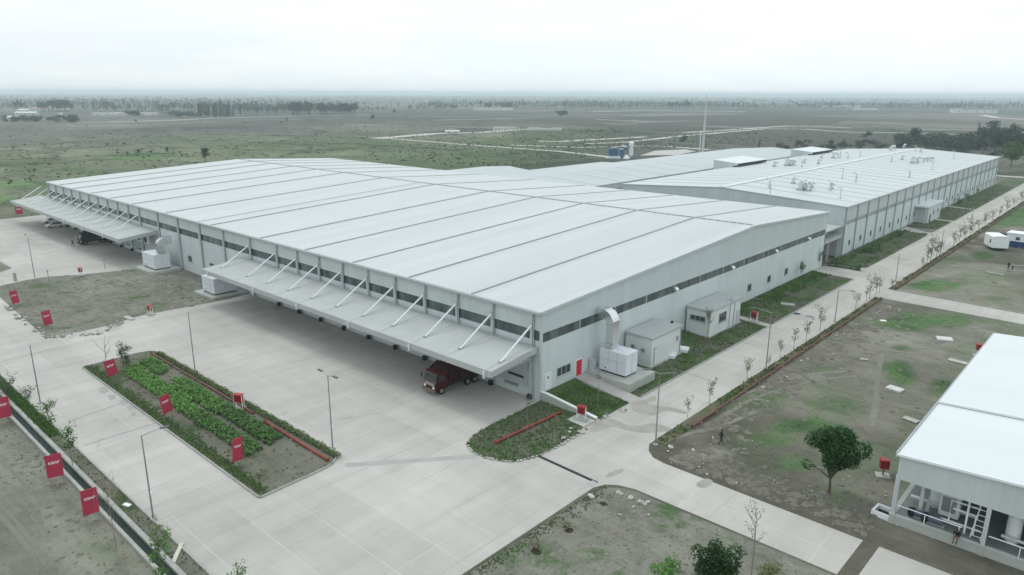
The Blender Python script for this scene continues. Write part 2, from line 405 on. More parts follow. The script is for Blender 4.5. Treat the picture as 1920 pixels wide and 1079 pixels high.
g = np.maximum(g, 0.28*sm(fbm(X_, Y_, 0.09, 41), 0.56, 0.72)*(1-out)*sm(X_, -37, -35.5)*sm(Y_, 61, 63))
GREENF = g
col = lerp(col, lerp(C3(0.042, 0.095, 0.034), C3(0.072, 0.15, 0.052), sm(wob, -.1, .1)), np.clip(g, 0, 1))
at = me.color_attributes.new('base', 'FLOAT_COLOR', 'POINT')
at.data.foreach_set('color', np.concatenate([col, out[:, None]], 1).astype(np.float32).ravel())
ground = bpy.data.objects.new('ground', me); COL.objects.link(ground); ground['kind'] = 'structure'
m, nt, b = new_mat('open_ground')
va = N(nt, 'ShaderNodeAttribute', attribute_name='base')
p = pos(nt)
n1 = noise(nt, 0.012, 6, 0.7, dist=0.5); n2 = noise(nt, 0.35, 6, 0.75, dist=0.8); n3 = noise(nt, 4.0, 4, 0.75)
n4 = noise(nt, 1.0, 5, 0.7, vec=scaled(nt, p, (0.05, 0.32, 0.3)), dist=0.8)
t = math_(nt, 'ADD', math_(nt, 'MULTIPLY', n1, 0.28), math_(nt, 'MULTIPLY', n2, 0.30))
t = math_(nt, 'ADD', t, math_(nt, 'ADD', math_(nt, 'MULTIPLY', n3, 0.22), math_(nt, 'MULTIPLY', n4, 0.20)))
c = mixc(nt, 1.0, va.outputs['Color'], mixc(nt, ramp(nt, t, 0.34, 0.66), (0.42, 0.46, 0.42), (1.68, 1.66, 1.62)), 'MULTIPLY')
vn = N(nt, 'ShaderNodeTexVoronoi', feature='F1'); ve = N(nt, 'ShaderNodeTexVoronoi', feature='DISTANCE_TO_EDGE')
wv = N(nt, 'ShaderNodeVectorMath', operation='ADD'); L(nt, scaled(nt, p, (0.0075, 0.0105, 0.0)), wv.inputs[0])
cw = N(nt, 'ShaderNodeCombineXYZ'); wob_ = math_(nt, 'MULTIPLY', noise(nt, 0.012, 3), 0.5); L(nt, wob_, cw.inputs[0]); L(nt, math_(nt, 'MULTIPLY', noise(nt, 0.017, 3), 0.5), cw.inputs[1]); L(nt, cw.outputs[0], wv.inputs[1])
for q_ in (vn, ve): q_.inputs['Scale'].default_value = 1.0; L(nt, wv.outputs[0], q_.inputs['Vector'])
sr = N(nt, 'ShaderNodeSeparateColor'); L(nt, vn.outputs['Color'], sr.inputs[0])
par = mixc(nt, sr.outputs[0], (0.74, 0.78, 0.78), (1.28, 1.24, 1.18))
par = mixc(nt, ramp(nt, ve.outputs['Distance'], 0.012, 0.035, 0.75, 0), par, (0.5, 0.52, 0.48))
par = mixc(nt, ramp(nt, noise(nt, 0.05, 6, 0.75, vec=scaled(nt, p, (0.6, 1.0, 1.0)), dist=1.5), 0.50, 0.70, 0, 0.9), par, (1.75, 1.68, 1.6))
par = mixc(nt, ramp(nt, noise(nt, 0.035, 6, 0.85, dist=1.6), 0.52, 0.68, 0, 0.85), par, (0.40, 0.47, 0.40))
c = mixc(nt, va.outputs['Alpha'], c, mixc(nt, 1.0, c, par, 'MULTIPLY'))
# pale gravelly spots and dark weedy spots
c = mixc(nt, ramp(nt, noise(nt, 0.9, 5, 0.75, dist=0.4), 0.64, 0.76, 0, 0.55), c, (0.30, 0.30, 0.265))
c = mixc(nt, ramp(nt, noise(nt, 0.5, 6, 0.8, dist=1.0), 0.60, 0.74, 0, 0.6), c, (0.062, 0.064, 0.05))
L(nt, c, b.inputs['Base Color']); b.inputs['Roughness'].default_value = 0.95; b.inputs['Specular IOR Level'].default_value = 0.08
bump(nt, b, math_(nt, 'ADD', math_(nt, 'MULTIPLY', n2, 0.7), math_(nt, 'MULTIPLY', n3, 0.3)), 0.8, 0.35)
me.materials.append(m)

def strip(mb, pts, w, z, mat):
    """a road ribbon along world points"""
    pts = [Vector((p[0], p[1], 0)) for p in pts]; vs = []
    for i, q in enumerate(pts):
        d = (pts[min(i+1, len(pts)-1)]-pts[max(i-1, 0)]).normalized(); n_ = Vector((-d.y, d.x, 0)); ww = w[i] if isinstance(w, list) else w
        vs += [q+n_*ww/2+Vector((0, 0, z)), q-n_*ww/2+Vector((0, 0, z))]
    mb.add(vs, [(2*i, 2*i+1, 2*i+3, 2*i+2) for i in range(len(pts)-1)], mat)
def px_strip(name, px, w, mat, z=0.05, wob=0.0):
    pts = [P(a, b_) for a, b_ in px]; res = []
    for i in range(len(pts)-1):
        n_ = max(1, int((pts[i+1]-pts[i]).length/25))
        for k in range(n_):
            q = pts[i].lerp(pts[i+1], k/n_)
            res.append(q+Vector((rnd.uniform(-wob, wob), rnd.uniform(-wob, wob), 0)))
    res.append(pts[-1]); mb = MB(); strip(mb, res, [w*rnd.uniform(0.9, 1.6)*(1 if 'tyre' not in name else .7) for _ in res], z+rnd.uniform(0, .004), mat)
    return struct(mb, name)

# ------------------------------------------------------------------ paving
mb = MB()
mb.prism([(-255, 67), (-255, 53), (-255, 38.2), (-181, 38.2), (-177, 34), (-177, 29), (-255, 29), (-255, 20), (-35.7, 20), (-35.7, 51.2), (-35.2, 52.4), (-34.2, 53.2), (-32.5, 53.7), (-13.7, 53.8), (-13.6, 60.0), (-33.2, 60.0), (-34.6, 60.3), (-35.7, 61.2),
          (-36.5, 62.6), (-36.5, 64), (-52, 64), (-52, 67)], -0.2, 0.03, CONC)
struct(mb, 'concrete_apron')
mb = MB(); mb.prism([(-44.0, 64.0), (-36.5, 64.0), (-36.5, 142.6), (-35.9, 142.8), (-13, 141.9), (10, 141), (10, 147.0), (-36.5, 150.4), (-36.5, 407), (10, 407), (10, 413), (-80, 413), (-80, 407), (-45.2, 407), (-45.2, 224.5), (-46, 223.2), (-53, 229), (-53, 221), (-46.5, 220.6), (-45.2, 218), (-45.2, 166.5),
    (-46.2, 165.6), (-53, 165.2), (-53, 163.6), (-47.4, 163.4), (-45.3, 162.6), (-53.0, 162.4), (-53.0, 154.2), (-44.0, 153.2)], -0.2, 0.034, CONC)
struct(mb, 'side_road')
mb = MB(); mb.prism([(-12.3, 60.0), (30, 60), (30, 53.6), (-12.4, 53.7)], -0.2, 0.03, CONC); struct(mb, 'cross_road')
SETT_D = M('joint_filler', (.20, .205, .20), .9, .2); WETC = M('damp_concrete', (.29, .30, .285), .6, .1)
# wet mud and water tracked over the side road
def blob(px, z, mat, name):
    mb = MB(); pts = [P(a, b_, z) for a, b_ in px]; res = []
    n_ = len(pts)
    for i in range(n_):
        p0, p1, p2, p3 = (pts[(i+k) % n_] for k in (-1, 0, 1, 2))
        for k in range(5):
            t = k/5; q = 0.5*((2*p1)+(p2-p0)*t+(2*p0-5*p1+4*p2-p3)*t*t+(3*p1-p0-3*p2+p3)*t**3)
            res.append(q+Vector((rnd.uniform(-.06, .06), rnd.uniform(-.06, .06), 0)))
    mb.poly(res if (res[1]-res[0]).cross(res[2]-res[0]).z > 0 else res, mat); return struct(mb, name)
blob([(1120, 790), (1150, 786), (1175, 796), (1200, 798), (1228, 794), (1262, 806), (1250, 809), (1222, 812), (1198, 811), (1170, 806), (1150, 800), (1128, 808), (1105, 808)], 0.040, MUD, 'mud_patch')
blob([(1185, 757), (1212, 748), (1230, 742), (1228, 752), (1212, 757), (1240, 762), (1262, 764), (1285, 772), (1284, 777), (1250, 771), (1222, 780), (1200, 776), (1186, 770)], 0.041, MUD, 'mud_patch')
blob([(1136, 892), (1150, 884), (1166, 880), (1166, 886), (1152, 892), (1140, 895)], 0.040, MUD, 'mud_patch')
blob([(1306, 908), (1322, 898), (1336, 902), (1330, 912), (1316, 915)], 0.040, MUD, 'mud_patch')
blob([(515, 575), (540, 571), (560, 578), (585, 590), (560, 588), (538, 580), (520, 582)], 0.040, MUD, 'mud_patch')
for a, b_ in (((0, 680), (100, 655)), ((127, 792), (226, 757)), ((158, 836), (292, 794)), ((20, 640), (60, 630)), ((1430, 612), (1480, 621)), ((1385, 640), (1425, 652)), ((1290, 700), (1335, 716))):
    mb = MB(); strip(mb, [P(*a), P((a[0]+b_[0])/2, (a[1]+b_[1])/2), P(*b_)], .12, .0395, SETT_D); struct(mb, 'expansion_joint')
for px in ([(186, 728), (197, 725), (203, 733), (196, 738), (188, 736)], [(203, 742), (216, 741), (216, 748), (206, 750)], [(224, 752), (236, 750), (240, 757), (230, 760)], [(238, 762), (250, 762), (252, 768), (242, 769)], [(246, 773), (254, 773), (255, 778), (247, 779)]): blob(px, .0405, WETC, 'damp_patch')
for px, w_ in (([(0, 965), (30, 998), (55, 1032)], .5), ([(56, 966), (75, 990), (92, 1018)], .35), ([(12, 958), (45, 992), (70, 1026)], .3), ([(0, 860), (30, 890), (60, 925)], .4), ([(30, 985), (60, 1020), (85, 1060)], .3)):
    px_strip('tyre_track', px, w_, soil_mat('packed_track', (.155, .153, .13), (.22, .217, .19), 0), .012, .08)
# inlaid band of stone setts across the apron and the open slot drain
SETT = soil_mat('stone_setts', (0.33, 0.335, 0.325), (0.44, 0.445, 0.435), 0, scale=2.5)
mb = MB(); mb.poly([P(648, 869, .04), P(650, 876, .04), P(895, 859, .04), P(893, 852, .04)][::-1], SETT); struct(mb, 'stone_sett_band')
mb = MB(); mb.poly([P(1006, 856, .038), P(1012, 854, .038), P(1122, 904, .038), P(1117, 907, .038)], DARK); struct(mb, 'slot_drain')
mb = MB(); mb.poly([P(1098, 905, .039), P(1112, 901, .039), P(1122, 907, .039), P(1108, 914, .039)], SETT); struct(mb, 'drain_sump')

# drain along the frontage: two concrete walls with dark water between them
mb = MB(); mb.box(-260, -20, 17.45, 18.15, -0.4, 0.02, WATER); struct(mb, 'drain_water')
for k, (a, b_) in enumerate(((17.15, 17.45), (18.15, 18.55))):
    mb = MB(); x = -260
    while x < -20:
        mb.box(x+0.015, x+5.985, a, b_, -0.4, 0.30+0.02*rnd.random(), KERB); x += 6
    o = mb.obj('drain_wall'); tag(o, ['outer concrete wall of the long dark roadside drain, on the bare earth side', 'inner concrete wall of the long dark roadside drain, nearest the concrete road'][k], 'drain wall', 'walls of the roadside drain')
mb = MB(); mb.box(-260, -35.7, 18.55, 19.85, -0.1, 0.06, SOILP); struct(mb, 'verge')
mb = MB(); x = -255
while x < -36:
    mb.bbox((x+1.5, 19.93, 0.06), (2.97, 0.16, 0.22), KERB, bev=0.02); x += 3
struct(mb, 'kerb')

# left soil plot, planter, island: raised beds with their own kerbs
def bed(name, outline, z, mat, kerb=None, kw=0.16, kh=0.06):
    mb = MB(); mb.prism(outline, -0.05, z, mat, KERB); o = struct(mb, name)
    if kerb:
        mb = MB()
        for i in range(len(outline)):
            if kerb is not True and i not in kerb: continue
            a, b_ = Vector((*outline[i], 0)), Vector((*outline[(i+1) % len(outline)], 0)); d = b_-a; ln = d.length; n_ = max(1, round(ln/1.5))
            for k in range(n_):
                c_ = a+d*((k+.5)/n_); mb.bbox((c_.x, c_.y, (z+kh)/2), (ln/n_-0.015, kw, z+kh), KERB, math.atan2(d.y, d.x), 0.015)
        struct(mb, 'kerb')
    return o
def round_poly(pts, r, n=7):
    res = []
    for i, (x, y, *rr) in enumerate(pts):
        rad = rr[0] if rr else r
        p = Vector((x, y)); a = Vector(pts[i-1][:2])-p; b_ = Vector(pts[(i+1) % len(pts)][:2])-p
        rad = min(rad, a.length*.49, b_.length*.49); a.normalize(); b_.normalize()
        for k in range(n):
            t = k/(n-1); q = (p+a*rad)*(1-t)**2+2*p*t*(1-t)+(p+b_*rad)*t*t; res.append((q.x, q.y))
    return res
PLOT = round_poly([(-123.6, 28.9, .6), (-123.6, 38.5, 3), (-125.5, 43, 2), (-124.3, 55.4, .3), (-125, 63.0, .1), (-153.5, 63.0, .1), (-160.5, 57.4, 1), (-163.4, 47, 3), (-167.5, 40, 2.5), (-165, 30.6, 4)], .5)
bed('soil_plot', PLOT, 0.10, SOIL)
PLAN = round_poly([(-57.7, 28.2, .3), (-58.0, 38.2, 3.2), (-106.6, 38.2, 3.0), (-106.3, 28.4, .3)], .4)
bed('planter_bed', PLAN, 0.14, SOILP, True)
ISL = [(-52.5, 60.6), (-52.5, 63.1), (-46.3, 63.1), (-46.2, 60.9), (-44.2, 60.8), (-43.5, 59.0), (-43.4, 54.9), (-43.8, 51.6), (-44.6, 49.7), (-46.0, 48.7), (-47.8, 48.1), (-49.6, 48.2), (-50.9, 48.8), (-51.7, 49.9), (-52.1, 51.5), (-52.4, 54.5)]
bed('grass_island', ISL, 0.13, TURFD, None)
mb = MB(); mb.prism([(-35.2, 51.0), (-34.6, 52.2), (-33.6, 53.0), (-32.3, 53.4), (-13.8, 53.5), (-13.4, 20), (-35.5, 20)], -.05, 0.015, SOIL); struct(mb, 'soil_corner')
# banked turf along the gable wall, falling to the road
def bank(name, y0, y1, x0, x1, z0, z1, mat):
    mb = MB(); n_ = max(2, int((y1-y0)/1.2)); vs = []
    for j in range(n_+1):
        y = y0+(y1-y0)*j/n_
        for i in range(6):
            t = i/5; x = x0+(x1-x0)*t
            vs.append((x, y, z0+(z1-z0)*t**0.5+(0.10*(fb(x, y)-0.5) if 0 < i < 5 else 0)))
    fs = [(j*6+i, j*6+i+1, j*6+7+i, j*6+6+i) for j in range(n_) for i in range(5)]
    mb.add(vs, fs, mat); return struct(mb, name, smooth=True)
def fb(x, y): return mnoise.noise((x*.6, y*.6, 3.1))+.5
bank('grass_bank', 63.9, 70.2, -52.6, -44.2, 0.95, 0.07, TURF)
bank('grass_bank', 72.4, 98.5, -52.6, -44.2, 0.70, 0.07, TURFD)
bank('grass_bank', 98.5, 111.0, -52.6, -44.2, 0.55, 0.07, TURFD)
bank('grass_bank', 112.6, 154.0, -52.6, -44.2, 0.50, 0.07, TURFD)
bank('grass_bank', 166.6, 220.4, -53.2, -45.4, 0.35, 0.07, TURFD)
bank('grass_bank', 230.0, 247.4, -53.2, -45.4, 0.30, 0.07, TURFD)
bank('grass_bank', 249.4, 279.2, -53.2, -45.4, 0.30, 0.07, TURFD)
bank('grass_bank', 281.2, 400.0, -53.2, -45.4, 0.30, 0.07, TURFD)
def ramp_path(name, y0, y1, x0, x1, z0, z1):
    mb = MB(); mb.extr([(x0, y0, z0), (x1, y0, z1), (x1, y0, -.1), (x0, y0, -.1)], (0, y1-y0, 0), CONC); return struct(mb, name)
ramp_path('path', 70.2, 72.4, -52.6, -43.9, 1.08, 0.08)
ramp_path('path', 111.0, 112.6, -52.4, -43.9, 0.62, 0.08)
ramp_path('path', 247.4, 249.4, -53.2, -45.0, 0.40, 0.08)
ramp_path('path', 279.2, 281.2, -53.2, -45.0, 0.40, 0.08)
mb = MB(); y = 72.6
while y < 152:
    if not (110.8 < y+1.4 < 113): mb.bbox((-43.95, y+1.45, 0.08), (0.16, 2.88, 0.2), KERB, bev=0.015)
    y += 2.9
struct(mb, 'kerb')
mb = MB(); mb.prism([(-52.6, 162.6), (-45.6, 162.8), (-45.3, 163.2), (-45.8, 163.6), (-52.6, 163.5)], -.02, .12, TURF); struct(mb, 'hedge_bed')
for px, r_ in (((1131, 945), .42), ((1065, 994), .5), ((1006, 1036), .5)):
    q = P(*px); mb = MB(); mb.add([(q.x+r_*math.cos(k*.524)*rnd.uniform(.8, 1.2), q.y+r_*.8*math.sin(k*.524)*rnd.uniform(.8, 1.2), .019) for k in range(12)], [tuple(range(12))], soil_mat('hole_shade_disc', (.03, .028, .02), (.06, .055, .04))); struct(mb, 'hole')  # flat dark disc; the hole's inner shade is put into its colour
# soil strip between road and pipe
VERG = soil_mat('road_verge', (0.11, 0.10, 0.07), (0.18, 0.165, 0.12), 0.3, (0.06, 0.10, 0.035))
for y0, y1 in ((63.5, 142.3), (151.0, 405)):
    mb = MB(); mb.box(-36.48, -35.0, y0, y1, -.05, .10, VERG); struct(mb, 'verge')

PATHM = soil_mat('worn_path', (.155, .152, .126), (.25, .245, .212), 0)
for px, w_ in (([(1652, 664), (1649, 690), (1645, 720), (1641, 760), (1634, 800)], .55), ([(1345, 770), (1400, 738), (1460, 716), (1530, 700), (1600, 695)], .5), ([(1352, 782), (1410, 750), (1470, 728), (1540, 712), (1606, 706)], .5), ([(1560, 640), (1620, 655), (1690, 660), (1750, 672)], .6), ([(1250, 826), (1300, 812), (1350, 800), (1420, 770)], .5), ([(1700, 520), (1780, 508), (1860, 500), (1920, 498)], .8), ([(1740, 560), (1830, 548), (1920, 540)], .7), ([(1010, 1010), (1080, 985), (1150, 968)], .25), ([(1030, 1040), (1110, 1010), (1200, 985)], .25)):
    px_strip('worn_path', px, w_, PATHM, .0235, .15)
# ------------------------------------------------------------------ far tracks and fields
DIRT2 = soil_mat('faint_track', (0.26, 0.26, 0.24), (0.42, 0.415, 0.385))
px_strip('dirt_track', [(205, 229), (320, 226), (400, 222), (480, 220), (560, 218), (692, 215)], 9, DIRT, .06, .8)
px_strip('dirt_track', [(704, 260), (757, 256), (815, 251), (890, 249), (915, 248), (975, 243), (1030, 241)], 11, DIRT, .06, .6)
px_strip('dirt_track', [(712, 260), (730, 260), (805, 266), (880, 272), (960, 278), (1047, 284), (1142, 295)], 4.5, DIRT, .06, .4)
px_strip('dirt_track', [(1010, 265), (1045, 266), (1100, 263), (1160, 260), (1210, 257)], 8, DIRT, .07, .6)
px_strip('dirt_track', [(1100, 270), (1160, 268), (1230, 261), (1272, 256), (1320, 252), (1440, 241.5), (1513, 242.5), (1563, 246.5), (1600, 248.5), (1660, 249), (1720, 250), (1800, 252.5), (1835, 254)], 6, DIRT, .065, .5)
px_strip('dirt_track', [(1283, 249), (1360, 244.5), (1440, 239), (1480, 236.5), (1540, 238), (1597, 240.5)], 7, DIRT, .06, .5)
px_strip('dirt_track', [(1110, 209.5), (1200, 208), (1300, 208.5), (1400, 210)], 22, DIRT, .07, 2)
px_strip('dirt_track', [(1165, 217), (1215, 216), (1290, 214)], 12, DIRT, .08, 2)
px_strip('dirt_track', [(1115, 224.5), (1160, 226), (1215, 228)], 9, DIRT, .07, 1)
px_strip('dirt_track', [(1842, 216), (1868, 221), (1925, 224.5)], 14, DIRT, .07, 1)
px_strip('dirt_track', [(1700, 243), (1760, 243), (1835, 245)], 6, DIRT, .07, 1)
px_strip('dirt_track', [(960, 272.5), (1090, 277), (1230, 274), (1330, 281)], 4.5, DIRT, .075, .5)
px_strip('dirt_track', [(130, 238), (200, 236.5), (260, 235)], 4, DIRT, .06, .5)
px_strip('dirt_track', [(815, 226), (880, 224.5), (960, 222.5), (1000, 222)], 7, DIRT, .06, 1)
mb = MB(); mb.poly([P(1200, 292, .08), P(1228, 283, .08), P(1285, 280.5, .08), P(1305, 284, .08), P(1270, 291, .08)][::-1], DIRT); struct(mb, 'gravel_yard')
for i in range(46):
    px = rnd.uniform(-40, 1960); yh = 172.4+px*.0049; py = yh+rnd.uniform(19, 62)
    if px < 690 and py < yh+44: continue
    if py > yh+42 and px > 1440: continue
    ln = rnd.uniform(30, 170); sl = rnd.uniform(-.035, .03)
    px_strip('dirt_track', [(px, py), (px+ln*.35, py+ln*.35*sl+rnd.uniform(-.4, .4)), (px+ln*.7, py+ln*.7*sl+rnd.uniform(-.4, .4)), (px+ln, py+ln*sl)], rnd.uniform(2.5, 7.5), DIRT2, .052+.0004*i, .6)
DARKG0 = soil_mat('hedge_line', (0.022, 0.032, 0.02), (0.05, 0.062, 0.04), 0)
for i in range(40):
    px = rnd.uniform(-40, 1960); yh = 172.4+px*.0049; py = yh+rnd.uniform(20, 75)
    if px < 690 and py < yh+44: continue
    if py > yh+45 and px > 1440: continue
    ln = rnd.uniform(30, 150); sl = rnd.uniform(-.05, .04)
    px_strip('field_ditch', [(px, py), (px+ln*.4, py+ln*.4*sl+rnd.uniform(-.5, .5)), (px+ln*.7, py+ln*.7*sl+rnd.uniform(-.5, .5)), (px+ln, py+ln*sl)], rnd.uniform(1.5, 4.5), DARKG0, .03+.0004*i, .8)
DARKF = soil_mat('ploughed_field', (0.055, 0.055, 0.045), (0.10, 0.095, 0.08), 0, scale=0.15)
DARKG = soil_mat('ditch_growth', (0.022, 0.032, 0.02), (0.05, 0.062, 0.04), 0)
GRNF = soil_mat('green_field', (0.062, 0.082, 0.05), (0.115, 0.13, 0.085), 0, scale=0.15)
def field(px, mat, z):
    mb = MB(); pts = [P(a, b_, z) for a, b_ in px]; res = []
    for i in range(len(pts)):
        q, w_ = pts[i], pts[(i+1) % len(pts)]; n_ = 6
        for k in range(n_):
            e = q.lerp(w_, k/n_); s_ = (w_-q).length*0.012; res.append(e+Vector((rnd.uniform(-s_, s_), rnd.uniform(-s_, s_), 0)))
    mb.poly(res, mat); return struct(mb, 'field')
field([(760, 252), (870, 240), (935, 243), (938, 246), (900, 248), (820, 250)], DARKF, .03)
field([(1290, 262), (1445, 243), (1600, 252), (1700, 258), (1650, 275), (1400, 275)], DARKF, .03)
field([(980, 226), (1120, 222), (1420, 214), (1600, 222), (1560, 234), (1440, 237), (1280, 247), (1100, 238)], DARKF, .025)
field([(960, 247), (1040, 245), (1090, 252), (1040, 262), (960, 270)], GRNF, .03)
field([(1100, 264), (1200, 260), (1150, 268), (1100, 269)], GRNF, .03)

for px in ([(0, 300), (120, 297), (240, 291), (330, 288)], [(20, 273), (100, 271), (150, 265)], [(400, 264), (460, 258), (520, 254)], [(0, 248), (150, 246), (330, 240), (520, 236)], [(480, 252), (620, 258), (700, 262)], [(690, 232), (800, 236), (940, 232)], [(0, 242), (60, 240), (160, 238.5)], [(590, 268), (700, 272), (860, 283)], [(250, 246), (420, 241), (560, 242)], [(60, 309), (140, 304), (210, 300)]):
    px_strip('field_ditch', px, 2.8, DARKG, .05, .5)
# ------------------------------------------------------------------ main warehouse
XR, XL, YF, YB, YR = -52.7, -240.3, 63.2, 160.0, 122.0
ZE, ZR, ZB = 11.55, 14.4, 12.4
def zroof(y): return ZE+(ZR-ZE)*(y-YF)/(YR-YF) if y <= YR else ZR+(ZB-ZR)*(y-YR)/(YB-YR)
WH = thing('warehouse', 'huge white warehouse with two canopied loading docks along its front', 'warehouse', (XR, YF, 0))
O = (XR, YF, 0)
def part(mb, name, parent, o=O, smooth=False): return mb.shift(o).obj(name, parent, smooth)
XW, XG = (YF+0.12), (XR-0.12)
# roof: two slopes with a thin edge
mb = MB()
for (ya, za, yb, zb) in ((YF-0.35, ZE-0.02, YR, ZR), (YR, ZR, YB+0.3, ZB-0.02)):
    mb.extr([(XL-.3, ya, za+.1), (XL-.3, yb, zb+.1), (XL-.3, yb, zb-.1), (XL-.3, ya, za-.1)], (XR+.3-XL+.3, 0, 0), ROOF)
ro = part(mb, 'roof', WH)
SX = [-64.3, -77.0, -90.4, -103.8, -118.4, -137.5, -158.7, -177.3, -191.0, -204.4, -217.6, -229.0]
for x in SX:
    mb = MB(); h = .14
    for (ya, za, yb, zb, m_) in ((YF-0.3, ZE, YR-.2, ZR, SEAM), (YR+.2, ZR, YB+.25, ZB, SEAML)):
        mb.extr([(x-.07, ya, za+.10), (x-.07, yb, zb+.10), (x-.07, yb, zb+.10+h), (x-.07, ya, za+.10+h)], (.14, 0, 0), m_)
    part(mb, 'roof_seam', ro)
mb = MB(); ya, yb = YF-.3, YR-.2
mb.extr([(-143.3, ya, ZE+.1), (-143.3, yb, ZR+.1), (-143.3, yb, ZR+.18), (-143.3, ya, ZE+.18)], (.14, 0, 0), SEAML)
part(mb, 'roof_seam', ro)
mb = MB(); x = XL
while x < XR-1:
    mb.bbox((x+.75, YR, ZR+.17), (1.25, .42, .12), SEAM, bev=.03); x += 1.5
part(mb, 'ridge_cap', ro)
# front wall in its bands
mb = MB(); mb.box(XL, XR, YF, YF+.35, 0, 7.75, LOWW); mb.box(XL, XR, YF+.01, YF+.35, 7.75, 7.8, TRIMD); part(mb, 'wall', WH)
mb = MB(); mb.box(XL, XR, YF+.10, YF+.30, 7.8, 9.1, GLASS); part(mb, 'clerestory_window', WH)
mb = MB(); mb.box(XL, XR, YF-.04, YF+.34, 9.1, ZE-.13, FASC); part(mb, 'fascia', WH)
mb = MB(); mb.box(XL-.3, XR+.3, YF-.62, YF-.36, ZE-.26, ZE+.02, TRIMD); part(mb, 'gutter', WH)
# right-hand gable in its bands
y0, y1 = YF+.36, YB-.02
mb = MB(); mb.box(XR-.35, XR, y0, y1, 0, 7.5, WALL); mb.box(XR-.35, XR+.03, y0, y1, 0, .42, PLIN); part(mb, 'wall', WH)
mb = MB(); mb.box(XR-.30, XR-.10, y0, y1, 7.5, 8.75, GLASS)
part(mb, 'clerestory_window', WH)
mb = MB(); y = YF+8
while y < YB: mb = MB(); mb.box(XR-.09, XR-.03, y-.06, y+.06, 7.5, 8.75, TRIM); part(mb, 'mullion', WH); y += 8.05
mb = MB(); mb.extr([(XR-.34, y0, 8.75), (XR-.34, y1, 8.75), (XR-.34, y1, zroof(y1)-.1), (XR-.34, YR, ZR-.1), (XR-.34, y0, zroof(y0)-.1)], (.38, 0, 0), WALLG); part(mb, 'fascia', WH)
mb = MB()
for (ya, za, yb, zb) in ((YF-.35, ZE, YR, ZR), (YR, ZR, YB+.3, ZB)):
    mb.extr([(XR+.3, ya, za-.22), (XR+.3, yb, zb-.22), (XR+.3, yb, zb+.14), (XR+.3, ya, za+.14)], (.08, 0, 0), TRIM)
part(mb, 'verge_trim', WH)
mb = MB(); mb.box(XR-.1, XR+.08, YF-.08, YF+.34, 0, ZE-.2, TRIM); part(mb, 'corner_trim', WH)
# back and left walls
mb = MB(); mb.box(XL, XR, YB-.3, YB, 0, ZB-.12, WALL); part(mb, 'wall', WH)
mb = MB(); mb.extr([(XL, YF+.36, 0), (XL, YB-.31, 0), (XL, YB-.31, ZB-.14), (XL, YR, ZR-.12), (XL, YF+.36, ZE-.13)], (.3, 0, 0), WALL); part(mb, 'wall', WH)
# columns
CX = [-54.0]+[-60.7-6.6*i for i in range(9)]+[-122.9, -133.3, -143.5, -153.6, -163.8, -173.9]+[-180.6-6.6*i for i in range(9)]+[-239.9]
for i, x in enumerate(CX):
    w_ = .62 if i in (12, ) else .34
    mb = MB(); mb.box(x-w_/2, x+w_/2, YF-.30, YF-.045, 0, ZE-.3, TRIM); mb.box(x-w_/2-.12, x+w_/2+.12, YF-.33, YF-.301, 8.9, 9.1, TRIMD)
    part(mb, 'column', WH)
    mb = MB(); mb.tube([(x+w_/2+.16, YF-.2, .1), (x+w_/2+.16, YF-.2, ZE-.35)], .08, TRIMD, 6); part(mb, 'downpipe', WH)
# canopies: sloping slab on hangers, with a deep fascia, panel joints and a channel gutter
def canopy(x0, x1, hang):
    yo, yi, zo, zi = 54.9, YF-.34, 6.2, 7.05
    mb = MB(); mb.extr([(x0, yo, zo), (x0, yi, zi), (x0, yi, zi-.5), (x0, yo+.12, zo-.45)], (x1-x0, 0, 0), CANOP)
    cw = part(mb, 'canopy', WH)
    mb = MB(); mb.box(x0-.02, x1+.02, yo-.14, yo-.005, zo-.72, zo+.06, CANOP)
    for xe in (x0-.14, x1+.01): mb.extr([(xe, yo-.1, zo-.72), (xe, yi, zi-.72), (xe, yi, zi+.07), (xe, yo-.1, zo+.07)], (.13, 0, 0), CANOP)
    part(mb, 'canopy_edge', cw)
    mb = MB()
    for x in hang:
        if x0+.3 < x < x1-.3:
            mb.extr([(x-.04, yo, zo+.005), (x-.04, yi, zi+.005), (x-.04, yi, zi+.03), (x-.04, yo, zo+.03)], (.08, 0, 0), TRIMD)
    mb.extr([(x0, yi-.35, zi-.02), (x0, yi-.22, zi), (x0, yi-.22, zi+.06), (x0, yi-.35, zi+.04)], (x1-x0, 0, 0), TRIMD)
    part(mb, 'panel_joint', cw)
    for k, x in enumerate(hang):
        if k % 2 == 0 and x0+.5 < x < x1-.5: mb = MB(); mb.box(x-.25, x-.1, yo-.30, yo-.15, zo-1.0, zo-.1, WHITE); mb.box(x+.02, x+.12, yo-.27, yo-.15, zo-.9, zo-.15, TRIM); mb.box(x-.11, x+.03, yo-.25, yo-.16, zo-.6, zo-.4, TRIM); part(mb, 'rainwater_outlet', cw)
    for x in hang: mb = MB(); mb.box(x-.12, x+.12, yo+.15, yi, zo-.95, zo-.55, TRIMD); part(mb, 'canopy_beam', cw)
    for x in hang:
        zz = lambda y: zo+(zi-zo)*(y-yo)/(yi-yo)
        yb = 57.3; mb = MB(); mb.tube([(x, yb, zz(yb)), (x, YF-.30, 9.75)], .115, WHITE, 8); mb.bbox((x, yb-.02, zz(yb)+.06), (.42, .42, .1), GREYM, bev=.02); mb.bbox((x, YF-.32, 9.75), (.3, .06, .4), GREYM)
        part(mb, 'hanger', cw)
    return cw
canopy(-125.4, -53.1, [-53.9]+CX[1:10]+[-122.9])
canopy(-247.4, -164.6, CX[15:16]+CX[16:25]+[-239.9, -246.5])
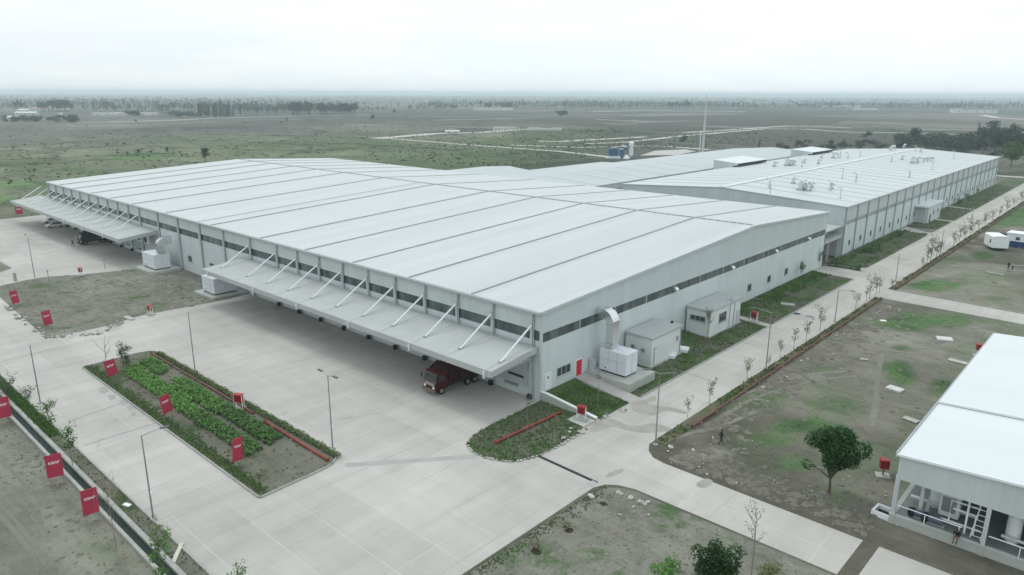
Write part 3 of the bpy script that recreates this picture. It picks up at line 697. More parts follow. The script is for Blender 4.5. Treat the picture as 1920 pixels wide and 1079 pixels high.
# dock bays under the canopies
DOCK = sheet_metal('dock_door_sheet', (0.40, 0.45, 0.44), 'xy', 0.55, 0.06, 0.35)
for a, b_ in list(zip(CX[:10], CX[1:11]))+list(zip(CX[15:25], CX[16:26])):
    c_ = (a+b_)/2; w_ = abs(b_-a)-1.5
    dd = MB(); dd.box(c_-w_/2, c_+w_/2, YF-.10, YF-.02, 1.25, 5.4, DOCK)
    for k in range(1, 5): dd.box(c_-w_/2, c_+w_/2, YF-.115, YF-.101, 1.25+k*.83, 1.28+k*.83, TRIMD)
    d_ = part(dd, 'dock_door', WH)
    mb = MB(); mb.box(c_-w_/2-.12, c_-w_/2-.005, YF-.13, YF-.02, 1.25, 5.5, TRIM); mb.box(c_+w_/2+.005, c_+w_/2+.12, YF-.13, YF-.02, 1.25, 5.5, TRIM); mb.box(c_-w_/2, c_+w_/2, YF-.13, YF-.02, 5.405, 5.55, TRIM)
    f_ = part(mb, 'door_frame', WH)
    mb = MB(); mb.box(c_-1.1, c_+1.1, YF-.32, YF-.02, .95, 1.22, GREYM); part(mb, 'dock_leveller', WH)
    mb = MB(); mb.bbox((a+.05, YF-.55, .35), (.55, .45, .65), BLACK, bev=.06); part(mb, 'dock_bumper', WH)
mb = MB(); mb.box(-57.9, -55.3, YF-.17, YF-.12, 2.3, 2.62, DARK); part(mb, 'louvre', WH)
for x in (-168.5, -172.2):
    mb = MB(); mb.bbox((x, 61.9, 4.6), (1.9, .5, 1.9), WHITE, bev=.06); mb.lathe((x, 61.6, 4.6), [(0.0, 0), (.01, 0)], DARK, 3)
    bm = bmesh.new(); bmesh.ops.create_circle(bm, cap_ends=True, segments=20, radius=.72); bmesh.ops.transform(bm, matrix=Matrix.Translation((x, 61.645, 4.6)) @ Matrix.Rotation(math.pi/2, 4, 'X'), verts=bm.verts); mb.bm(bm, DARK)
    part(mb, 'exhaust_fan', WH)
# windows and doors
def window(parent, o, c, w_, h, axis, frame=WHITE, n=2, d=.07, sill=True):
    """c = centre on the wall face; axis 'x' = wall facing +X, 'y' = wall facing -Y"""
    mb = MB(); gl = MB(); x, y, z = c
    def b(a0, a1, z0, z1, d0, d1, mat, m_): 
        if axis == 'x': m_.box(x+d0, x+d1, y+a0, y+a1, z+z0, z+z1, mat)
        else: m_.box(x+a0, x+a1, y-d1, y-d0, z+z0, z+z1, mat)
    t = .09
    b(-w_/2, w_/2, h/2-t, h/2, .005, d, frame, mb); b(-w_/2, w_/2, -h/2, -h/2+t, .005, d, frame, mb)
    b(-w_/2, -w_/2+t, -h/2+t, h/2-t, .005, d, frame, mb); b(w_/2-t, w_/2, -h/2+t, h/2-t, .005, d, frame, mb)
    for k in range(1, n):
        u = -w_/2+w_*k/n; b(u-.04, u+.04, -h/2+t, h/2-t, .005, d-.01, frame, mb)
    if sill: b(-w_/2-.1, w_/2+.1, -h/2-.08, -h/2-.005, .005, d+.06, frame, mb)
    b(-w_/2+t, w_/2-t, -h/2+t, h/2-t, .005, .03, WIND, gl)
    f_ = mb.shift(o).obj('window', parent); gl.shift(o).obj('pane', f_)
    return f_
window(WH, O, (XR, 67.9, 2.75), 2.9, 1.3, 'x', TRIM, 3)
for y in (122.6, 131.2, 139.5, 147.6): window(WH, O, (XR, y, 2.9), 1.5, 1.3, 'x', GREYM, 2)
window(WH, O, (-149.6, YF, 2.95), 1.7, 1.25, 'y', GREYM, 2); window(WH, O, (-139.5, YF, 3.0), 1.9, 1.1, 'y', GREYM, 2)
def door(parent, o, y, z0, w_, h, mat, x=XR, handle=True):
    mb = MB(); mb.box(x+.005, x+.06, y-w_/2, y+w_/2, z0, z0+h, mat); d_ = mb.shift(o).obj('door', parent)
    mb = MB(); t = .1
    mb.box(x+.005, x+.10, y-w_/2-t, y-w_/2-.004, z0, z0+h+t, WHITE); mb.box(x+.005, x+.10, y+w_/2+.004, y+w_/2+t, z0, z0+h+t, WHITE); mb.box(x+.005, x+.10, y-w_/2, y+w_/2, z0+h+.004, z0+h+t, WHITE)
    mb.shift(o).obj('door_frame', d_)
    mb = MB(); mb.tube([(x+.1, y+w_/2-.15, z0+1.0), (x+.1, y+w_/2-.32, z0+1.0)], .03, GREYM, 6); mb.shift(o).obj('handle', d_)
    return d_
tag(door(WH, O, 71.1, 1.10, 1.25, 2.15, DOORR), 'bright red door in the gable wall at the head of a concrete path')
d_ = door(WH, O, 64.75, 1.0, 1.15, 2.15, WHITE); tag(d_, 'white door with a small pane beside the corner of the building')
mb = MB(); mb.box(XR+.065, XR+.075, 64.6, 64.85, 2.5, 2.85, WIND); mb.shift(O).obj('pane', d_)
# small silver cowls in the clerestory band
def cowl(parent, o, y, x=XR, s=1.0):
    mb = MB(); pts = []
    for k in range(7):
        a = math.pi/2*k/6; pts.append((x-.1+1.0*s*math.sin(a), y, 8.35-0.0+.75*s*math.cos(a)-.55*s))
    vs = []; 
    for q in pts: vs += [(q[0], q[1]-.55*s, q[2]), (q[0], q[1]+.55*s, q[2])]
    mb.add(vs, [(2*i, 2*i+1, 2*i+3, 2*i+2) for i in range(6)], SILV)
    for sd in (0, 1): mb.add([(x-.1, y-.55*s+1.1*s*sd, pts[-1][2])]+[vs[2*i+sd] for i in range(7)], [tuple(range(8))], SILV)
    mb.add([(x-.1, y-.5*s, pts[-1][2]), (x-.1, y+.5*s, pts[-1][2]), vs[13], vs[12]], [(0, 1, 2, 3)], DARK)
    return mb.shift(o).obj('vent_cowl', parent)
for y in (78.2, 95.0, 114.2, 132.6, 149.2): cowl(WH, O, y, s=.78)
# white retaining wall that drops from the corner
mb = MB(); mb.extr([(XR+.1, 63.30, -.1), (XR+.1, 63.30, 1.15), (XR+1.2, 63.30, 1.12), (-44.2, 63.30, .32), (-44.0, 63.30, -.1)], (0, .38, 0), PLIN)
rw = thing('retaining_wall', 'low white sloping wall running from the warehouse corner to the road', 'wall', (XR, 63.3, 0)); mb.shift((XR, 63.3, 0)).obj('wall_body', rw)
mb = MB(); mb.extr([(XR+.1, 63.26, 1.15), (XR+1.2, 63.26, 1.12), (-44.2, 63.26, .32), (-44.2, 63.26, .38), (XR+1.2, 63.26, 1.18), (XR+.1, 63.26, 1.21)], (0, .46, 0), WHITE); mb.shift((XR, 63.3, 0)).obj('coping', rw)

# ------------------------------------------------------------------ production hall behind
X1, X1L, Y1, Y2, Z1, ZR1, XM = -53.4, -115.3, 174.0, 366.0, 11.9, 13.7, -84.5
PH = thing('production_hall', 'long pale production hall with ribbed side wall and many roof vents', 'factory hall', (X1, Y1, 0)); O2 = (X1, Y1, 0)
mb = MB()
for xa, za, xb, zb in ((X1+.25, Z1, XM, ZR1), (XM, ZR1, X1L-.25, Z1)):
    mb.extr([(xa, Y1-.25, za+.08), (xb, Y1-.25, zb+.08), (xb, Y1-.25, zb-.1), (xa, Y1-.25, za-.1)], (0, Y2-Y1+.5, 0), ROOF2)
r2 = part(mb, 'roof', PH, O2)
mb = MB(); mb.box(XM-.75, XM+.75, Y1-.1, Y2+.1, ZR1+.085, ZR1+.26, ROOFB); part(mb, 'ridge_cap', PH, O2)
for k in range(1, 24):
    y = Y1+8.2*k
    if y > Y2-3: break
    mb = MB(); mb.extr([(X1+.2, y, Z1+.085), (XM+.8, y, ZR1+.085), (XM+.8, y, ZR1+.13), (X1+.2, y, Z1+.13)], (0, .13, 0), SEAML); mb.extr([(XM-.8, y, ZR1+.085), (X1L, y, Z1+.085), (X1L, y, Z1+.13), (XM-.8, y, ZR1+.13)], (0, .13, 0), SEAML); part(mb, 'roof_seam', PH, O2)
mb = MB(); mb.extr([(X1-.05, Y1, 0), (X1-.05, Y1, Z1-.1), (XM, Y1, ZR1-.1), (X1L, Y1, Z1-.1), (X1L, Y1, 0)], (0, .3, 0), WALLG); part(mb, 'wall', PH, O2)
mb = MB(); mb.box(X1L, X1, Y2-.3, Y2, 0, Z1-.1, WALLG); mb.extr([(X1, Y2-.3, Z1-.1), (XM, Y2-.3, ZR1-.1), (X1L, Y2-.3, Z1-.1)], (0, .3, 0), WALLG); part(mb, 'wall', PH, O2)
mb = MB(); mb.box(X1L, X1L+.3, Y1+.31, Y2-.31, 0, Z1-.12, WALLG); part(mb, 'wall', PH, O2)
mb = MB(); mb.box(X1-.3, X1, Y1+.31, Y2-.31, 0, 7.4, WALL); mb.box(X1-.3, X1+.04, Y1+.31, Y2-.31, 0, .45, PLIN); part(mb, 'wall', PH, O2)
BAND = M('translucent_sheeting', (0.30, 0.335, 0.34), 0.35, 0.15, 0.4)
mb = MB(); mb.box(X1-.28, X1-.06, Y1+.31, Y2-.31, 7.4, 8.4, BAND); part(mb, 'clerestory_window', PH, O2)
mb = MB(); mb.box(X1-.3, X1+.03, Y1+.31, Y2-.31, 8.4, Z1-.12, FASC); part(mb, 'fascia', PH, O2)
mb = MB(); mb.box(X1+.26, X1+.46, Y1-.2, Y2+.2, Z1-.22, Z1+.02, TRIMD); part(mb, 'gutter', PH, O2)
for k in range(24):
    y = Y1+.25+8.2*k
    if y > Y2-.2: y = Y2-.3
    mb = MB(); mb.box(X1+.045, X1+.28, y-.13, y+.13, 0, Z1-.25, TRIMD); part(mb, 'pilaster', PH, O2)
    if k < 23 and not 7 < k < 10: window(PH, O2, (X1, y+5.0, 2.8), 1.1, 1.3, 'x', GREYM, 1)
# porch box on the hall's side
mb = MB(); mb.box(X1+.05, X1+3.4, 238.2, 253.6, 0, 5.0, LOWW); mb.box(X1+.05, X1+3.8, 236.2, 254.0, 5.01, 5.5, ROOFB)
for y in (236.6, ): mb.box(X1+3.0, X1+3.3, y-.15, y+.15, 0, 5.0, TRIM)
po = part(mb, 'porch', PH, O2); mb = MB(); mb.box(X1+3.405, X1+3.45, 240.5, 241.8, .2, 2.6, WIND); mb.shift(O2).obj('door', po)
for y in (245, 250): window(PH, O2, (X1+3.4, y, 2.8), 1.1, 1.2, 'x', GREYM, 1)
# link porch between the two halls
mb = MB(); mb.box(-58.4, -53.45, 160.15, 173.9, 4.75, 5.35, CANOP); mb.box(-58.5, -53.4, 160.1, 173.95, 5.36, 5.45, TRIM)
lp = thing('link_canopy', 'small flat grey canopy on posts in the gap between warehouse and hall', 'canopy', (-56, 167, 0)); o3 = (-56, 167, 0)
mb.shift(o3).obj('canopy_roof', lp)
for (x, y) in ((-55.2, 161), (-54.0, 161), (-54.0, 172.6), (-58, 172.6), (-54.2, 167)):
    mb = MB(); mb.box(x-.2, x+.2, y-.2, y+.2, 0, 4.74, PLIN); mb.shift(o3).obj('post', lp)
mb = MB(); mb.box(-58.4, -58.1, 160.2, 173.8, 0, 4.74, WALLG); mb.box(-58.09, -58.0, 164, 166, 0, 2.4, DARK); mb.shift(o3).obj('rear_panel', lp)
mb = MB(); mb.box(-60, -53.5, 160.05, 173.98, 7.3, 7.6, CANOP); mb.box(-56.5, -55.0, 163.8, 165.4, 5.5, 6.1, TRIMD); mb.box(-57.6, -56.9, 168, 169, 5.5, 5.9, DARK); mb.tube([(-55.7, 166, 5.6), (-55.7, 170, 5.6), (-54.4, 171, 5.6)], .12, TRIMD); mb.shift(o3).obj('pipework', lp)
# roof vents: bent stacks and twin ducts
def gooseneck(mb, x, y, z, h, r, ang, over=.8):
    d = Vector((math.cos(ang), math.sin(ang), 0)); p = Vector((x, y, z))
    pts = [p, p+Vector((0, 0, h*.75))]
    for k in range(1, 6):
        a = math.pi*.62*k/5; pts.append(p+Vector((0, 0, h*.75))+d*(over*(1-math.cos(a)))*.7+Vector((0, 0, over*.7*math.sin(a))))
    mb.tube(pts, r, SILV, 8); mb.bbox((x, y, z+.12), (r*3, r*3, .24), TRIMD, bev=.03)
def hood(mb, x, y, z, s):
    mb.bbox((x, y, z+.25*s), (1.2*s, 1.2*s, .5*s), TRIMD, bev=.04); mb.bbox((x, y, z+1.0*s), (.9*s, .9*s, 1.1*s), SILV, .2, .05)
    mb.extr([(x-.5*s, y-.55*s, z+1.55*s), (x+.4*s, y-.55*s, z+2.3*s), (x+1.2*s, y-.55*s, z+1.9*s), (x+1.1*s, y-.55*s, z+1.3*s), (x+.4*s, y-.55*s, z+1.5*s)], (0, 1.1*s, 0), SILV)
def zhall(x): return Z1+(ZR1-Z1)*(1-abs(x-XM)/(X1-XM))
VENT = [(10, 370, 0), (190, 335, 1), (240, 388, 2), (268, 385, 2), (325, 370, 1), (475, 380, 1), (465, 392, 0), (542, 450, 3), (557, 298, 3), (658, 328, 0), (1058, 297, 0), (1231, 237, 3), (1391, 157, 3), (925, 173, 0), (1005, 157, 1), (1080, 185, 2), (1120, 176, 1), (1190, 172, 4), (1106, 98, 3), (1145, 100, 1), (920, 92, 2), (1017, 72, 1), (690, 137, 0), (598, 155, 0), (540, 144, 0), (490, 150, 2), (400, 148, 1), (378, 194, 1), (272, 186, 1), (252, 217, 0), (190, 202, 1), (140, 207, 2), (155, 206, 2), (46, 212, 1), (15, 430, 3)]
for vx, vy, k in VENT:
    q = P(1440+vx/4, 260+vy/4, 12.6); q = P(1440+vx/4, 260+vy/4, zhall(q.x)+.05); z = zhall(q.x)
    mb = MB(); s = rnd.uniform(.9, 1.15); az = rnd.choice((2.6, 3.1, 2.2, 3.6))
    if k == 0: gooseneck(mb, q.x, q.y, z, 2.5*s, .22, az, 1.1)
    elif k == 1: hood(mb, q.x, q.y, z, .85*s)
    elif k == 2: hood(mb, q.x, q.y, z, 1.1*s); gooseneck(mb, q.x+1.6, q.y+.4, z, 2.2, .24, az, .9)
    elif k == 3: mb.tube([(q.x, q.y, z), (q.x, q.y, z+2.9*s)], .1, TRIM, 8); mb.tube([(q.x, q.y, z+2.9*s), (q.x-.9, q.y, z+2.85*s)], .1, TRIM, 8); mb.bbox((q.x, q.y, z+.1), (.6, .6, .2), TRIMD)
    else:
        for a in range(3): mb.bbox((q.x+a*.9-1, q.y+a*1.6, z+1.1+.05*a), (1.3, 1.5, .9), SILV, .6, .06); mb.box(q.x+a*.9-1.1, q.x+a*.9-.9, q.y+a*1.6-.1, q.y+a*1.6+.1, z, z+.8, TRIMD)
    part(mb, 'roof_vent', PH, O2)

# ------------------------------------------------------------------ low rear hall with two link boxes
RH = thing('rear_hall', 'low grey rear hall with stepped flank behind the main warehouse roof', 'factory hall', (-143, 165, 0)); O3 = (-143, 165, 0)
def two_slope(xl, xm, xr, zl, zm, zr, ya, yb, mat, nm='roof'):
    mb = MB(); 
    for xa, za, xb, zb in ((xr, zr, xm, zm), (xm, zm, xl, zl)):
        mb.extr([(xa, ya, za+.08), (xb, ya, zb+.08), (xb, ya, zb-.12), (xa, ya, za-.12)], (0, yb-ya, 0), mat)
    return part(mb, nm, RH, O3)
two_slope(-163.4, -143.4, -122.0, 10.6, 12.2, 11.0, 160.6, 345, ROOF3)
two_slope(-189, -176, -163.6, 10.5, 11.6, 10.58, 160.6, 192, ROOF3); two_slope(-168.8, -166.4, -163.5, 10.5, 10.55, 10.59, 192.2, 239, ROOF3)
mb = MB(); mb.box(-188.5, -163.6, 160.8, 191.5, 0, 10.4, WALLG); mb.box(-168.2, -163.5, 191.6, 238.6, 0, 10.35, WALLG); part(mb, 'wall', RH, O3)
mb = MB(); mb.box(-163.2, -122.6, 160.8, 344.6, 0, 10.2, WALLG); part(mb, 'wall', RH, O3)
mb = MB(); mb.box(-122.58, -122.2, 160.7, 344.7, 9.4, 10.84, TRIM); mb.box(-122.58, -122.3, 160.7, 344.7, 9.1, 9.39, SEAM); part(mb, 'fascia', RH, O3)
mb = MB(); y = 165
while y < 340: mb = MB(); mb.box(-122.19, -122.0, y-.15, y+.15, 0, 10.8, TRIM); part(mb, 'pilaster', RH, O3); y += 9.1
for k in range(6):
    y = 172+13*k
    mb = MB(); mb.extr([(-122.1, y, 11.09), (-143.3, y, 12.285), (-143.3, y, 12.33), (-122.1, y, 11.14)], (0, .14, 0), SEAML); part(mb, 'roof_seam', RH, O3)
for (ya, yb) in ((242.5, 266.5), (313.5, 337.0)):
    mb = MB(); mb.extr([(-121.9, ya, 9.0), (-121.9, ya, 14.0), (-112.7, ya, 13.3), (-112.7, ya, 12.75), (-114.6, ya, 12.5), (-114.6, ya, 9.0)], (0, yb-ya, 0), WALL); lb = part(mb, 'link_box', RH, O3)
    mb = MB(); mb.extr([(-122.1, ya-.15, 14.02), (-112.4, ya-.15, 13.3), (-112.4, ya-.15, 13.42), (-122.1, ya-.15, 14.14)], (0, yb-ya+.3, 0), ROOFB); mb.shift(O3).obj('roof', lb)
    y = ya+.3
    while y < yb-.5: mb = MB(); mb.box(-112.69, -112.6, y, y+2.3, 12.4, 13.24, DARK); mb.shift(O3).obj('louvre', lb); y += 2.4

# ------------------------------------------------------------------ small cabins by the gable
def cabin(name, label, x0, x1, y0, y1, zb, zt, slope):
    t = thing(name, label, 'pump house', ((x0+x1)/2, (y0+y1)/2, 0)); o = t.location[:]
    mb = MB(); mb.box(x0, x1, y0, y1, 0, zt, M('cabin_plaster', (0.64, 0.67, 0.66), .7, .10, .35)); mb.shift(o).obj('wall', t)
    mb = MB(); mb.extr([(x0, y0-.18, zt+.42), (x1+.18, y0-.18, zt+.30), (x1+.18, y0-.18, zt+.01), (x0, y0-.18, zt+.01)], (0, y1-y0+.36, 0), M('cabin_roof', (0.40, 0.43, 0.43), .7, .1, .4)); mb.shift(o).obj('roof', t)
    mb = MB(); mb.box(x0, x1+.25, y0-.25, y1+.25, 0, zb+.12, PLIN); mb.shift(o).obj('plinth', t)
    return t, o
c1, o1 = cabin('pump_house', 'blank white pump house with grey flat roof beside the silver duct', -52.35, -48.1, 81.6, 89.6, .35, 4.35, 0)
for (x, y, z) in ((-51.0, 81.55, 2.8), (-49.4, 81.55, 2.6)): mb = MB(); mb.bbox((x, y-.06, z), (.5, .2, .5), GREYM, bev=.03); mb.box(x-.18, x-.02, y-.2, y-.155, z-.1, z+.15, DARK); mb.shift(o1).obj('wall_vent', c1)
mb = MB(); mb.bbox((-48.04, 82.5, 3.0), (.1, .7, .08), GREYM); mb.tube([(-48.03, 82.3, .4), (-48.03, 82.3, 3.02)], .04, GREYM, 6); mb.shift(o1).obj('wall_pipe', c1); mb = MB(); mb.bbox((-48.04, 88.5, 2.9), (.14, .3, .7), GREYM, bev=.02); mb.shift(o1).obj('meter_box', c1); mb = MB(); mb.tube([(-48.03, 89.4, .3), (-48.03, 89.4, 4.3)], .06, TRIMD, 6)
mb.shift(o1).obj('downpipe', c1)
mb = MB(); mb.bbox((-49.5, 89.3, 4.85), (.3, .3, .3), DARK); mb.shift(o1).obj('roof_fitting', c1)
c2, o2 = cabin('pump_house', 'white pump house with windows, farther along the gable beyond the blank one', -52.35, -48.3, 99.0, 109.6, .3, 4.3, 0)
window(c2, o2, (-50.4, 99.0, 3.0), 2.6, .8, 'y', GREYM, 3); window(c2, o2, (-48.3, 103.2, 2.7), 2.5, 1.5, 'x', GREYM, 3)
mb = MB(); mb.box(-48.28, -48.2, 108.2, 109.2, .45, 2.6, TRIM); mb.shift(o2).obj('door', c2)
mb = MB(); mb.tube([(-48.2, 107.2, .4), (-48.2, 107.2, 4.2)], .06, TRIMD, 6); mb.tube([(-48.2, 105.6, .4), (-48.2, 105.6, 4.2)], .05, TRIMD, 6); mb.shift(o2).obj('downpipe', c2)

# ------------------------------------------------------------------ utility building (front right)
XB, YU = -12.75, 64.6
UB = thing('utility_building', 'white open-fronted utility building full of pipes and pumps', 'plant building', (XB, YU, 0)); OU = (XB, YU, 0)
W, DPT = 30.0, 14.6
def zu(x, z=6.75): return z+(x-XB)*.062
mb = MB(); mb.extr([(XB-.2, YU-.2, zu(XB)), (XB+W, YU-.2, zu(XB+W)), (XB+W, YU-.2, zu(XB+W)-.16), (XB-.2, YU-.2, zu(XB)-.16)], (0, DPT, 0), ROOFB); part(mb, 'roof', UB, OU)
mb = MB(); mb.extr([(XB-.2, YU+DPT-.1, zu(XB)+.1), (XB+W, YU+DPT-.1, zu(XB+W)+.1), (XB+W, YU+DPT-.1, zu(XB+W)-.06), (XB-.2, YU+DPT-.1, zu(XB)-.06)], (0, 29.5, 0), ROOFB); part(mb, 'roof', UB, OU)
mb = MB(); mb.extr([(XB-.22, YU+DPT-.5, zu(XB)+.12), (XB+W, YU+DPT-.5, zu(XB+W)+.12), (XB+W, YU+DPT-.5, zu(XB+W)+.02), (XB-.22, YU+DPT-.5, zu(XB)+.02)], (0, .38, 0), SEAML)
mb.box(XB-.33, XB-.215, YU-.2, YU+DPT+29.3, zu(XB)-.32, zu(XB)+.12, TRIMD); part(mb, 'gutter', UB, OU)
mb = MB(); mb.extr([(XB, YU, 4.35), (XB+W, YU, 4.35), (XB+W, YU, zu(XB+W)-.17), (XB, YU, zu(XB)-.17)], (0, .14, 0), FASC); part(mb, 'fascia', UB, OU)
mb = MB(); mb.extr([(XB-.22, YU-.3, zu(XB)-.16), (XB+W, YU-.3, zu(XB+W)-.16), (XB+W, YU-.3, zu(XB+W)+.05), (XB-.22, YU-.3, zu(XB)+.05)], (0, .09, 0), WHITE); part(mb, 'verge_trim', UB, OU)
mb = MB(); mb.box(XB, XB+.14, YU+.15, YU+DPT+29, 4.35, zu(XB)-.17, FASC); part(mb, 'fascia', UB, OU)
mb = MB(); mb.box(XB-.1, XB+W, YU-.1, YU+44, -.1, .82, PLIN); mb.box(XB-.14, XB+W, YU-.14, YU+.1, .825, .88, TRIM); part(mb, 'plinth', UB, OU)
for x in (XB+.15, XB+7.0, XB+14, XB+21, XB+28): mb = MB(); mb.box(x-.16, x+.16, YU-.02, YU+.30, .88, 4.34, TRIM); mb.box(x-.2, x+.2, YU-.16, YU-.03, 0, .9, PLIN); part(mb, 'column', UB, OU)
for y in (YU+7.5, YU+14.4, YU+22, YU+30, YU+38): mb = MB(); mb.box(XB+.02, XB+.30, y-.16, y+.16, .88, 4.34, TRIM); part(mb, 'column', UB, OU)
mb = MB(); mb.box(XB+.2, XB+W, YU+9.5, YU+9.7, .82, 6.5, M('shaded_panel', (.22, .25, .25), .6, .1)); mb.box(XB+W-.3, XB+W, YU+.2, YU+9.4, .82, 6.5, WALLG); mb.box(XB+.3, XB+W-.4, YU+.4, YU+9.4, .825, .84, M('shaded_floor', (.16, .18, .175), .5, .15, .5)); mb.box(XB+.16, XB+.28, YU+15, YU+43.5, .82, 4.34, WALLG); part(mb, 'wall', UB, OU)  # interior shade put into panel and floor colours; unseen end wall added against light
PIPE = M('lagged_pipe', (0.58, 0.63, 0.62), .45, .1, 1.5)
def pipe_run(name, runs, r, mat=PIPE):
    mb = MB()
    for pts in runs: mb.tube(pts, r, mat, 10)
    return part(mb, name, UB, OU)
bx, by = XB, YU
pipe_run('pipework', [[(bx+1.9, by+1.6, .9), (bx+1.9, by+1.6, 4.2)], [(bx+2.3, by+2.6, .9), (bx+2.3, by+2.6, 4.2), (bx+7, by+2.6, 4.2)], [(bx+.7, by+3.4, 1.4), (bx+6, by+3.4, 1.4), (bx+6, by+3.4, 4.1)]], .16)
pipe_run('pipework', [[(bx+3.6, by+1.2, 1.4), (bx+6.6, by+1.2, 1.4)], [(bx+4.2, by+1.2, 1.4), (bx+4.2, by+1.2, 3.4), (bx+6.4, by+1.2, 3.4)], [(bx+4.4, by+1.2, 2.7), (bx+6.1, by+1.2, 2.7), (bx+6.1, by+1.2, .9)], [(bx+5.5, by+.9, .9), (bx+5.5, by+.9, 4.3)]], .085, WHITE)
pipe_run('pipework', [[(bx+8, by+1.6, 1.5), (bx+16, by+1.6, 1.5)], [(bx+9.8, by+2.2, .9), (bx+9.8, by+2.2, 4.2)], [(bx+12, by+2.6, .9), (bx+12, by+2.6, 4.2)], [(bx+7.5, by+4, 3.6), (bx+24, by+4, 3.6)]], .13)
mb = MB(); mb.lathe((bx+2.7, by+4.2, .82), [(.55, 0), (.62, .3), (.62, 2.4), (.4, 2.9), (.1, 3.0)], WHITE, 18); part(mb, 'pressure_vessel', UB, OU)
mb = MB(); mb.lathe((bx+8.7, by+2.4, .82), [(.45, 0), (.55, .3), (.55, 2.4), (.3, 3.0), (.1, 3.2)], WHITE, 18); part(mb, 'pressure_vessel', UB, OU)
mb = MB(); mb.bbox((bx+3.9, by+3.2, 2.0), (1.6, 1.0, 2.2), WHITE, bev=.08); mb.box(bx+3.3, bx+4.4, by+2.66, by+2.69, 1.4, 2.8, GREYM); part(mb, 'control_cabinet', UB, OU)
for (x, y) in ((2.2, .9), (3.3, .75)):
    mb = MB(); bm = bmesh.new(); bmesh.ops.create_cone(bm, cap_ends=True, segments=16, radius1=.28, radius2=.28, depth=1.0); bmesh.ops.transform(bm, matrix=Matrix.Translation((bx+x, by+y, 1.3)) @ Matrix.Rotation(math.pi/2, 4, 'Y'), verts=bm.verts); mb.bm(bm, M('pump_blue_grey', (.10, .11, .17), .5, .1)); mb.lathe((bx+x-.75, by+y, .9), [(.3, 0), (.36, .2), (.36, .6), (.12, .75)], BLACK, 14); mb.bbox((bx+x, by+y, .95), (1.6, .5, .14), GREYM); part(mb, 'pump', UB, OU)
mb = MB()
for s in (0, .75): mb.tube([(bx+6.0+s, by+.6, .9), (bx+6.35+s, by+.9, 4.3)], .05, WHITE, 6)
for k in range(7): t = (k+.5)/7; mb.tube([(bx+6.0+.35*t, by+.6+.3*t, .9+3.4*t), (bx+6.75+.35*t, by+.6+.3*t, .9+3.4*t)], .035, WHITE, 6)
tag(part(mb, 'ladder', UB, OU))
mb = MB(); mb.tube([(bx+7.3, by+.1, 1.85), (bx+13.9, by+.1, 1.85)], .05, WHITE, 6); mb.tube([(bx+.3, by+.1, 1.8), (bx+5.4, by+.1, 1.8)], .05, WHITE, 6)
for x in (2.6, 5.2, 9.5, 12): mb.tube([(bx+x, by+.1, .9), (bx+x, by+.1, 1.85)], .04, WHITE, 6)
part(mb, 'railing', UB, OU)
mb = MB(); mb.tube([(bx-.1, by+.6, 0), (bx-.1, by+.6, 4.4)], .07, WHITE, 8); part(mb, 'downpipe', UB, OU)
# ------------------------------------------------------------------ street lamps
def lamp(px, h, arms, label, lean=0.0):
    p = P(*px); t = thing('street_lamp', label, 'street lamp', (p.x, p.y, 0.0), 0, 'thin grey lamp posts')
    mb = MB(); mb.tube([(0, 0, 0), (0, 0, h*.5), (lean, 0, h)], [.085, .07, .05], POLE, 8); mb.obj('pole', t)
    mb = MB(); mb.bbox((0, 0, .06), (.5, .5, .24), KERB, bev=.03); mb.obj('base', t)
    for a, ln in arms:
        d = Vector((math.cos(a), math.sin(a), 0)); e = Vector((lean, 0, h-.05)); f_ = e+d*ln+Vector((0, 0, .28))
        mb = MB(); mb.tube([e, e+d*ln*.5+Vector((0, 0, .18)), f_], .035, POLE, 6); ar = mb.obj('arm', t)
        mb = MB(); mb.bbox(f_+d*.28, (.75, .26, .12), M('lamp_head', (.10, .105, .11), .5, .1), a, .03); mb.obj('lamp_head', ar)
    if h > 7.9: mb = MB(); mb.bbox((0, 0.09, 2.6), (.22, .14, .3), WHITE, bev=.02); mb.obj('junction_box', t)
    return t
A_ = math.radians
lamp((624, 843), 8.5, [(A_(0), 1.1), (A_(180), 1.1)], 'tall twin armed lamp post at the near right end of the planter')
lamp((366, 697), 8.6, [], 'bare lamp post without arms standing by the back edge of the planter')
lamp((76, 757), 7.6, [], 'bare lamp post without arms beside leafy saplings on the left verge')
lamp((288, 975), 8.3, [(A_(80), 1.6)], 'single armed lamp post on the verge opposite the planter')
lamp((66, 525), 8.9, [(A_(180), 1.2)], 'single armed lamp post at the edge of the far left yard')
lamp((1229, 835), 8.4, [(A_(20), 1.2), (A_(200), 1.2)], 'twin armed lamp post nearest the camera on the side road')
lamp((1436, 692), 8.2, [(A_(180), 2.1)], 'second lamp post along the side road, one long arm toward the windowed pump house')
lamp((1565, 604), 5.6, [(A_(0), 1.9)], 'third lamp post along the side road, with its arm over the open ground')
lamp((1679, 529), 6.0, [], 'plain lamp post just past the corner of the upper cross road')
lamp((1763, 475), 5.9, [], 'plain lamp post beside the parked white trailer end of the side road')
lamp((1821, 420), 5.1, [], 'farthest plain lamp post on the side road')
for px, lb in (((92, 527), 'short lamp pillar on the far left yard edge, left of the other short one'), ((197, 505), 'short lamp pillar on the far left yard edge near the round plinth')):
    p = P(*px); t = thing('bollard_light', lb, 'bollard light', p, 0, 'short lamp pillars'); mb = MB(); mb.tube([(0, 0, 0), (0, 0, 1.9)], .06, POLE, 8); mb.obj('pole', t); mb = MB(); mb.lathe((0, 0, 1.9), [(.1, 0), (.16, .06), (.16, .28), (.06, .36)], GREYM, 12); mb.obj('lamp_head', t)

